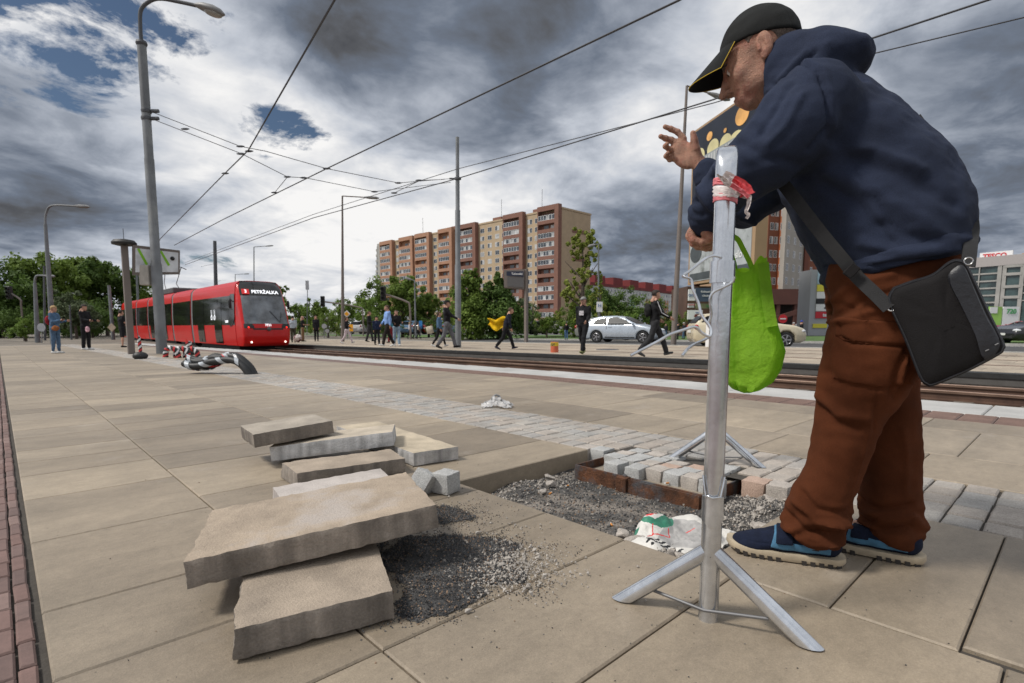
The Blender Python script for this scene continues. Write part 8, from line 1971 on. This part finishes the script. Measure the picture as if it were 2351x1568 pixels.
# ---------------------------------------------------------------- overhead wires
M_wire = mat('dark wire', (.045, .045, .05), .5, var=0); WG = 'overhead tram wires'
def wire(label, pts, r=.012, sag=0., grp=WG, n=10, name='overhead_wire'):
    P_ = []
    for a, b in zip(pts, pts[1:]):
        for k in range(n): f = k/n; p = Vector(a).lerp(Vector(b), f); p.z -= sag*4*f*(1-f); P_.append(p)
    P_.append(Vector(pts[-1])); mb = MB(); mb.tube(P_, r, 5); o = obj(name, mb, M_wire, None, True); tag(o, label, 'overhead wire', grp); return o
WZ = 5.2
def onz(x, y, z=WZ): return gnd(x, y, z)
wire('steep contact wire from the top edge down behind the tall lamp pole', [onz(775, -12, 5.4), onz(570, 345, 5.25), onz(512, 402, 5.25), onz(368, 548, 5.1), onz(355, 580, 4.9)], .016)
wire('contact wire crossing the middle of the sky diagonally', [onz(1600, -24, 5.2), onz(1560, 0, 5.2), onz(750, 387, 5.2), onz(510, 505, 5.1), onz(400, 563, 4.9)], .017)
C_ = lambda pts, z: [onz(x, y, z) for x, y in pts]
wire('upper contact wire from behind the man to the bare pole, darker of the pair', [onz(2300, -10, 5.2)]+C_([(1990, 92), (1640, 228), (1050, 410), (720, 500), (425, 608)], 5.2), .016)
wire('lower contact wire from behind the man to the bare pole, fainter of the pair', C_([(2360, 38), (2010, 122), (1640, 236)], 5.25)+C_([(1050, 388), (720, 492), (425, 603)], 5.4), .011)
bL = spot(372, 812, 0); c1 = ptop(bL, 349, 257); c2 = ptop(bL, 349, 273)
wire('upper span wire from the tall lamp pole across the tracks', [c1, onz(552, 336, 5.6), onz(610, 347, 5.5), onz(750, 387, 5.25), onz(915, 420, 5.3), MID], .010, name='span_wire', grp='span wires')
wire('lower span wire from the tall lamp pole across the tracks', [c2, onz(555, 353, 5.2), onz(660, 406, 5.15), onz(700, 408, 5.2), onz(860, 440, 5.2), MID+Vector((0, 0, -.15))], .010, name='span_wire', grp='span wires')
wire('short bridle between the span wire and the middle contact wire', [onz(660, 406, 5.15), onz(630, 443, 5.15)], .010, name='span_wire', grp='span wires'); wire('short bridle wire under the bare pole', [onz(1020, 412, 5.2), onz(965, 414, 5.25), onz(905, 443, 5.2)], .010, name='span_wire', grp='span wires')
wire('thin wire leading to the dark pole behind the tram', [onz(462, 612, 5.2), onz(494, 605, 5.2)], .01, name='span_wire', grp='span wires')
mb = MB(); k = 0
for x, y, z, l in ((552, 336, 5.6, 'on the upper span wire'), (572, 347, 5.25, 'where the steep wire meets the upper span'), (553, 353, 5.2, 'on the lower span wire'), (517, 398, 5.25, 'on the steep contact wire'), (750, 387, 5.25, 'on the middle contact wire at the span'), (660, 406, 5.15, 'at the top of the short bridle'), (697, 408, 5.2, 'right of the short bridle'), (630, 442, 5.15, 'at the foot of the short bridle'), (915, 420, 5.3, 'near the bare pole, upper one'), (860, 440, 5.2, 'near the bare pole, left one'), (905, 443, 5.2, 'near the bare pole, lower one'), (962, 414, 5.2, 'nearest the bare pole'), (425, 296, 5.9, 'close to the tall lamp pole')):
    p = onz(x, y, z); o = MB(); o.tube([p-RT*.11, p-RT*.04, p+RT*.04, p+RT*.11], [.012, .03, .03, .012], 6); q = obj('wire_clamp', o, M_pd, None, True); tag(q, 'small dark wire clamp '+l, 'wire clamp', 'wire clamps')
# ================================================================ sky, sun, camera
SUN_EL, SUN_AZ = R(52), R(-62)     # azimuth from +Y towards +X
w = bpy.data.worlds.new('World'); scene.world = w; w.use_nodes = True; nt = w.node_tree; N = nt.nodes; L = nt.links
bg = N['Background']; bg.inputs['Strength'].default_value = .1
sky = N.new('ShaderNodeTexSky'); sky.sky_type = 'NISHITA'; sky.sun_disc = False; sky.sun_elevation = SUN_EL; sky.sun_rotation = SUN_AZ; sky.altitude = 150; sky.air_density = 1.0; sky.dust_density = .6; sky.ozone_density = 2.5
def math_(op, a, b=None, c=None, cl=False):
    n = N.new('ShaderNodeMath'); n.operation = op; n.use_clamp = cl
    for i, v in enumerate((a, b, c)):
        if v is None: continue
        if isinstance(v, (int, float)): n.inputs[i].default_value = v
        else: L.new(v, n.inputs[i])
    return n.outputs[0]
def ramp(fac, *stops):
    r = N.new('ShaderNodeValToRGB'); L.new(fac, r.inputs[0]); e = r.color_ramp.elements
    while len(e) < len(stops): e.new(.5)
    for k, (p, c) in enumerate(stops): e[k].position = p; e[k].color = (c, c, c, 1) if isinstance(c, (int, float)) else tuple(c)+(1,)
    return r.outputs[0]
tc = N.new('ShaderNodeTexCoord'); nrm = N.new('ShaderNodeVectorMath'); nrm.operation = 'NORMALIZE'; L.new(tc.outputs['Generated'], nrm.inputs[0])
sp = N.new('ShaderNodeSeparateXYZ'); L.new(nrm.outputs[0], sp.inputs[0])
zc = math_('MAXIMUM', sp.outputs[2], 0.0); den = math_('ADD', zc, .22)
px = math_('DIVIDE', sp.outputs[0], den); py = math_('DIVIDE', sp.outputs[1], den)
cb = N.new('ShaderNodeCombineXYZ'); L.new(px, cb.inputs[0]); L.new(py, cb.inputs[1])
def cn(scale, det, ro, off=(0, 0, 0), dist=0., src=None, st=(1, 1, 1), rz=0):
    mp = N.new('ShaderNodeMapping'); mp.inputs['Location'].default_value = off; mp.inputs['Scale'].default_value = st; mp.inputs['Rotation'].default_value = (0, 0, rz); L.new(src or cb.outputs[0], mp.inputs[0])
    n = N.new('ShaderNodeTexNoise'); n.inputs['Scale'].default_value = scale; n.inputs['Detail'].default_value = det; n.inputs['Roughness'].default_value = ro; n.inputs['Distortion'].default_value = dist
    L.new(mp.outputs[0], n.inputs['Vector']); return n.outputs['Fac']
warp = cn(1.3, 5, .6, (4, 1, 0)); warp2 = cn(1.3, 5, .6, (9, 7, 0))
def blob(x, y, rad, amp, soft=1.0, asp=1.0, rot=0.):
    """weight around the sky direction seen at photo point x,y; rad in radians"""
    d = ray(x, y).normalized(); h = Vector((0, 0, 1)); u = d.cross(h).normalized(); v = u.cross(d)
    uu = u*math.cos(rot)+v*math.sin(rot); vv = v*math.cos(rot)-u*math.sin(rot)
    def dot(a):
        n = N.new('ShaderNodeVectorMath'); n.operation = 'DOT_PRODUCT'; L.new(nrm.outputs[0], n.inputs[0]); n.inputs[1].default_value = a; return n.outputs['Value']
    a = math_('DIVIDE', math_('ADD', dot(uu), math_('MULTIPLY', math_('SUBTRACT', warp, .5), rad*1.1)), rad*asp)
    b = math_('DIVIDE', math_('ADD', dot(vv), math_('MULTIPLY', math_('SUBTRACT', warp2, .5), rad*1.1)), rad)
    r2 = math_('ADD', math_('MULTIPLY', a, a), math_('MULTIPLY', b, b))
    front = math_('GREATER_THAN', dot(d), 0.)
    g = math_('EXPONENT', math_('MULTIPLY', math_('POWER', r2, soft), -1.))
    return math_('MULTIPLY', math_('MULTIPLY', g, front), amp)
def total(l):
    s = l[0]
    for q in l[1:]: s = math_('ADD', s, q)
    return s
# blue gaps
gn = cn(4.2, 12, .66, (2.7, 5.2, 0), .3)
gap = total([math_('MULTIPLY', gn, 2.2), math_('ADD', 0., -.62), blob(60, 40, .14, .45, 1, 1.7, .5), blob(662, 314, .055, .62, 1.0, 1.6, .1), blob(430, 588, .03, .30, 1, 3), blob(590, 225, .05, .20, 1, 1.5, -.6), blob(360, 120, .08, .14, 1, 2.), blob(500, 605, .03, .3, 1, 3),
             blob(1500, 250, .62, -.6, 2), blob(2200, 300, .6, -.6), blob(150, 450, .15, -.3, 1.5, 1.8)])
gapm = ramp(gap, (.66, 0.), (.90, 1.))
# brightness of the cloud deck: 0 dark slate .. 1 brilliant white
fine = cn(2.9, 14, .60, (1.3, 2.2, 0), .35); mid = cn(1.2, 8, .5, (8.2, 3.4, 0), .3); puff = cn(7.5, 6, .5, (3.3, .4, 0), .2)
lum = total([math_('MULTIPLY', fine, .80), math_('MULTIPLY', mid, .36), math_('MULTIPLY', puff, .26), math_('ADD', 0., .015),
             blob(1010, 30, .25, -.34, 1.6, 1.45), blob(1350, 140, .16, -.26, 1.6, 1.4, .2), blob(760, 20, .10, -.26), blob(1130, 300, .10, -.08, 1, 1.5), blob(70, 440, .12, -.26, 1.3, 2.4, .1), blob(230, 550, .07, -.24, 1, 2.6), blob(30, 280, .07, -.22, 1, 1.8), blob(60, 540, .07, -.20, 1, 2),
             blob(2350, 330, .26, -.22, 1.3, 1.2), blob(2200, 200, .12, -.12), blob(1460, 560, .12, -.36, 1.5, 2.0), blob(1480, 440, .10, -.14, 1, 1.6), blob(2300, 520, .12, -.10), blob(2000, 60, .1, -.10),
             blob(420, 190, .20, .08, 1, 1.4), blob(640, 400, .18, .12, 1, 2.0), blob(760, 560, .14, .12, 1, 2.4), blob(1330, 400, .09, .16, 1, 2.0, .3), blob(1560, 100, .15, .18, 1.3, 1.2), blob(1480, 290, .14, .10, 1, 1.6), blob(1200, 400, .14, .12, 1, 2), blob(1900, 120, .12, .10), blob(560, 160, .10, .08), blob(1030, 215, .05, .16, 1, 1.6), blob(150, 588, .04, .30, 1, 4)])
cloud = ramp(lum, (.06, (.055, .058, .066)), (.20, (.105, .110, .122)), (.36, (.16, .19, .245)), (.52, (.33, .365, .43)), (.66, (.54, .575, .64)), (.92, (.95, .94, .93)))
cs = N.new('ShaderNodeVectorMath'); cs.operation = 'SCALE'; L.new(cloud, cs.inputs[0]); cs.inputs['Scale'].default_value = 8.6
sks = N.new('ShaderNodeVectorMath'); sks.operation = 'SCALE'; L.new(sky.outputs[0], sks.inputs[0]); sks.inputs['Scale'].default_value = .46
mx = N.new('ShaderNodeMix'); mx.data_type = 'RGBA'; L.new(gapm, mx.inputs[0]); L.new(cs.outputs[0], mx.inputs[6]); L.new(sks.outputs[0], mx.inputs[7])
L.new(mx.outputs[2], bg.inputs['Color'])
sl = bpy.data.lights.new('sun', 'SUN'); sl.energy = 2.9; sl.angle = R(11); sl.color = (1, .955, .89)
so = bpy.data.objects.new('sun', sl); COL.objects.link(so)
sd = Vector((math.sin(SUN_AZ)*math.cos(SUN_EL), math.cos(SUN_AZ)*math.cos(SUN_EL), math.sin(SUN_EL)))
so.rotation_euler = sd.to_track_quat('Z', 'Y').to_euler(); so.location = (0, 0, 30)
cd = bpy.data.cameras.new('camera'); cam = bpy.data.objects.new('camera', cd); COL.objects.link(cam); scene.camera = cam
cam.location = (0, 0, CAMH); cd.sensor_width = 36; cd.lens = 36*FPX/2351.; cd.shift_y = 102/2351.; cd.clip_start = .05; cd.clip_end = 6000
cam.rotation_euler = (PI/2-PITCH, 0, -YAW)
cd.dof.use_dof = True; cd.dof.focus_distance = 1.75; cd.dof.aperture_fstop = 8
vs_ = scene.view_settings; vs_.view_transform = 'Standard'; vs_.look = 'None'; vs_.exposure = 0.2; vs_.gamma = 1
scene.cycles.max_bounces = 6; scene.cycles.use_denoising = True
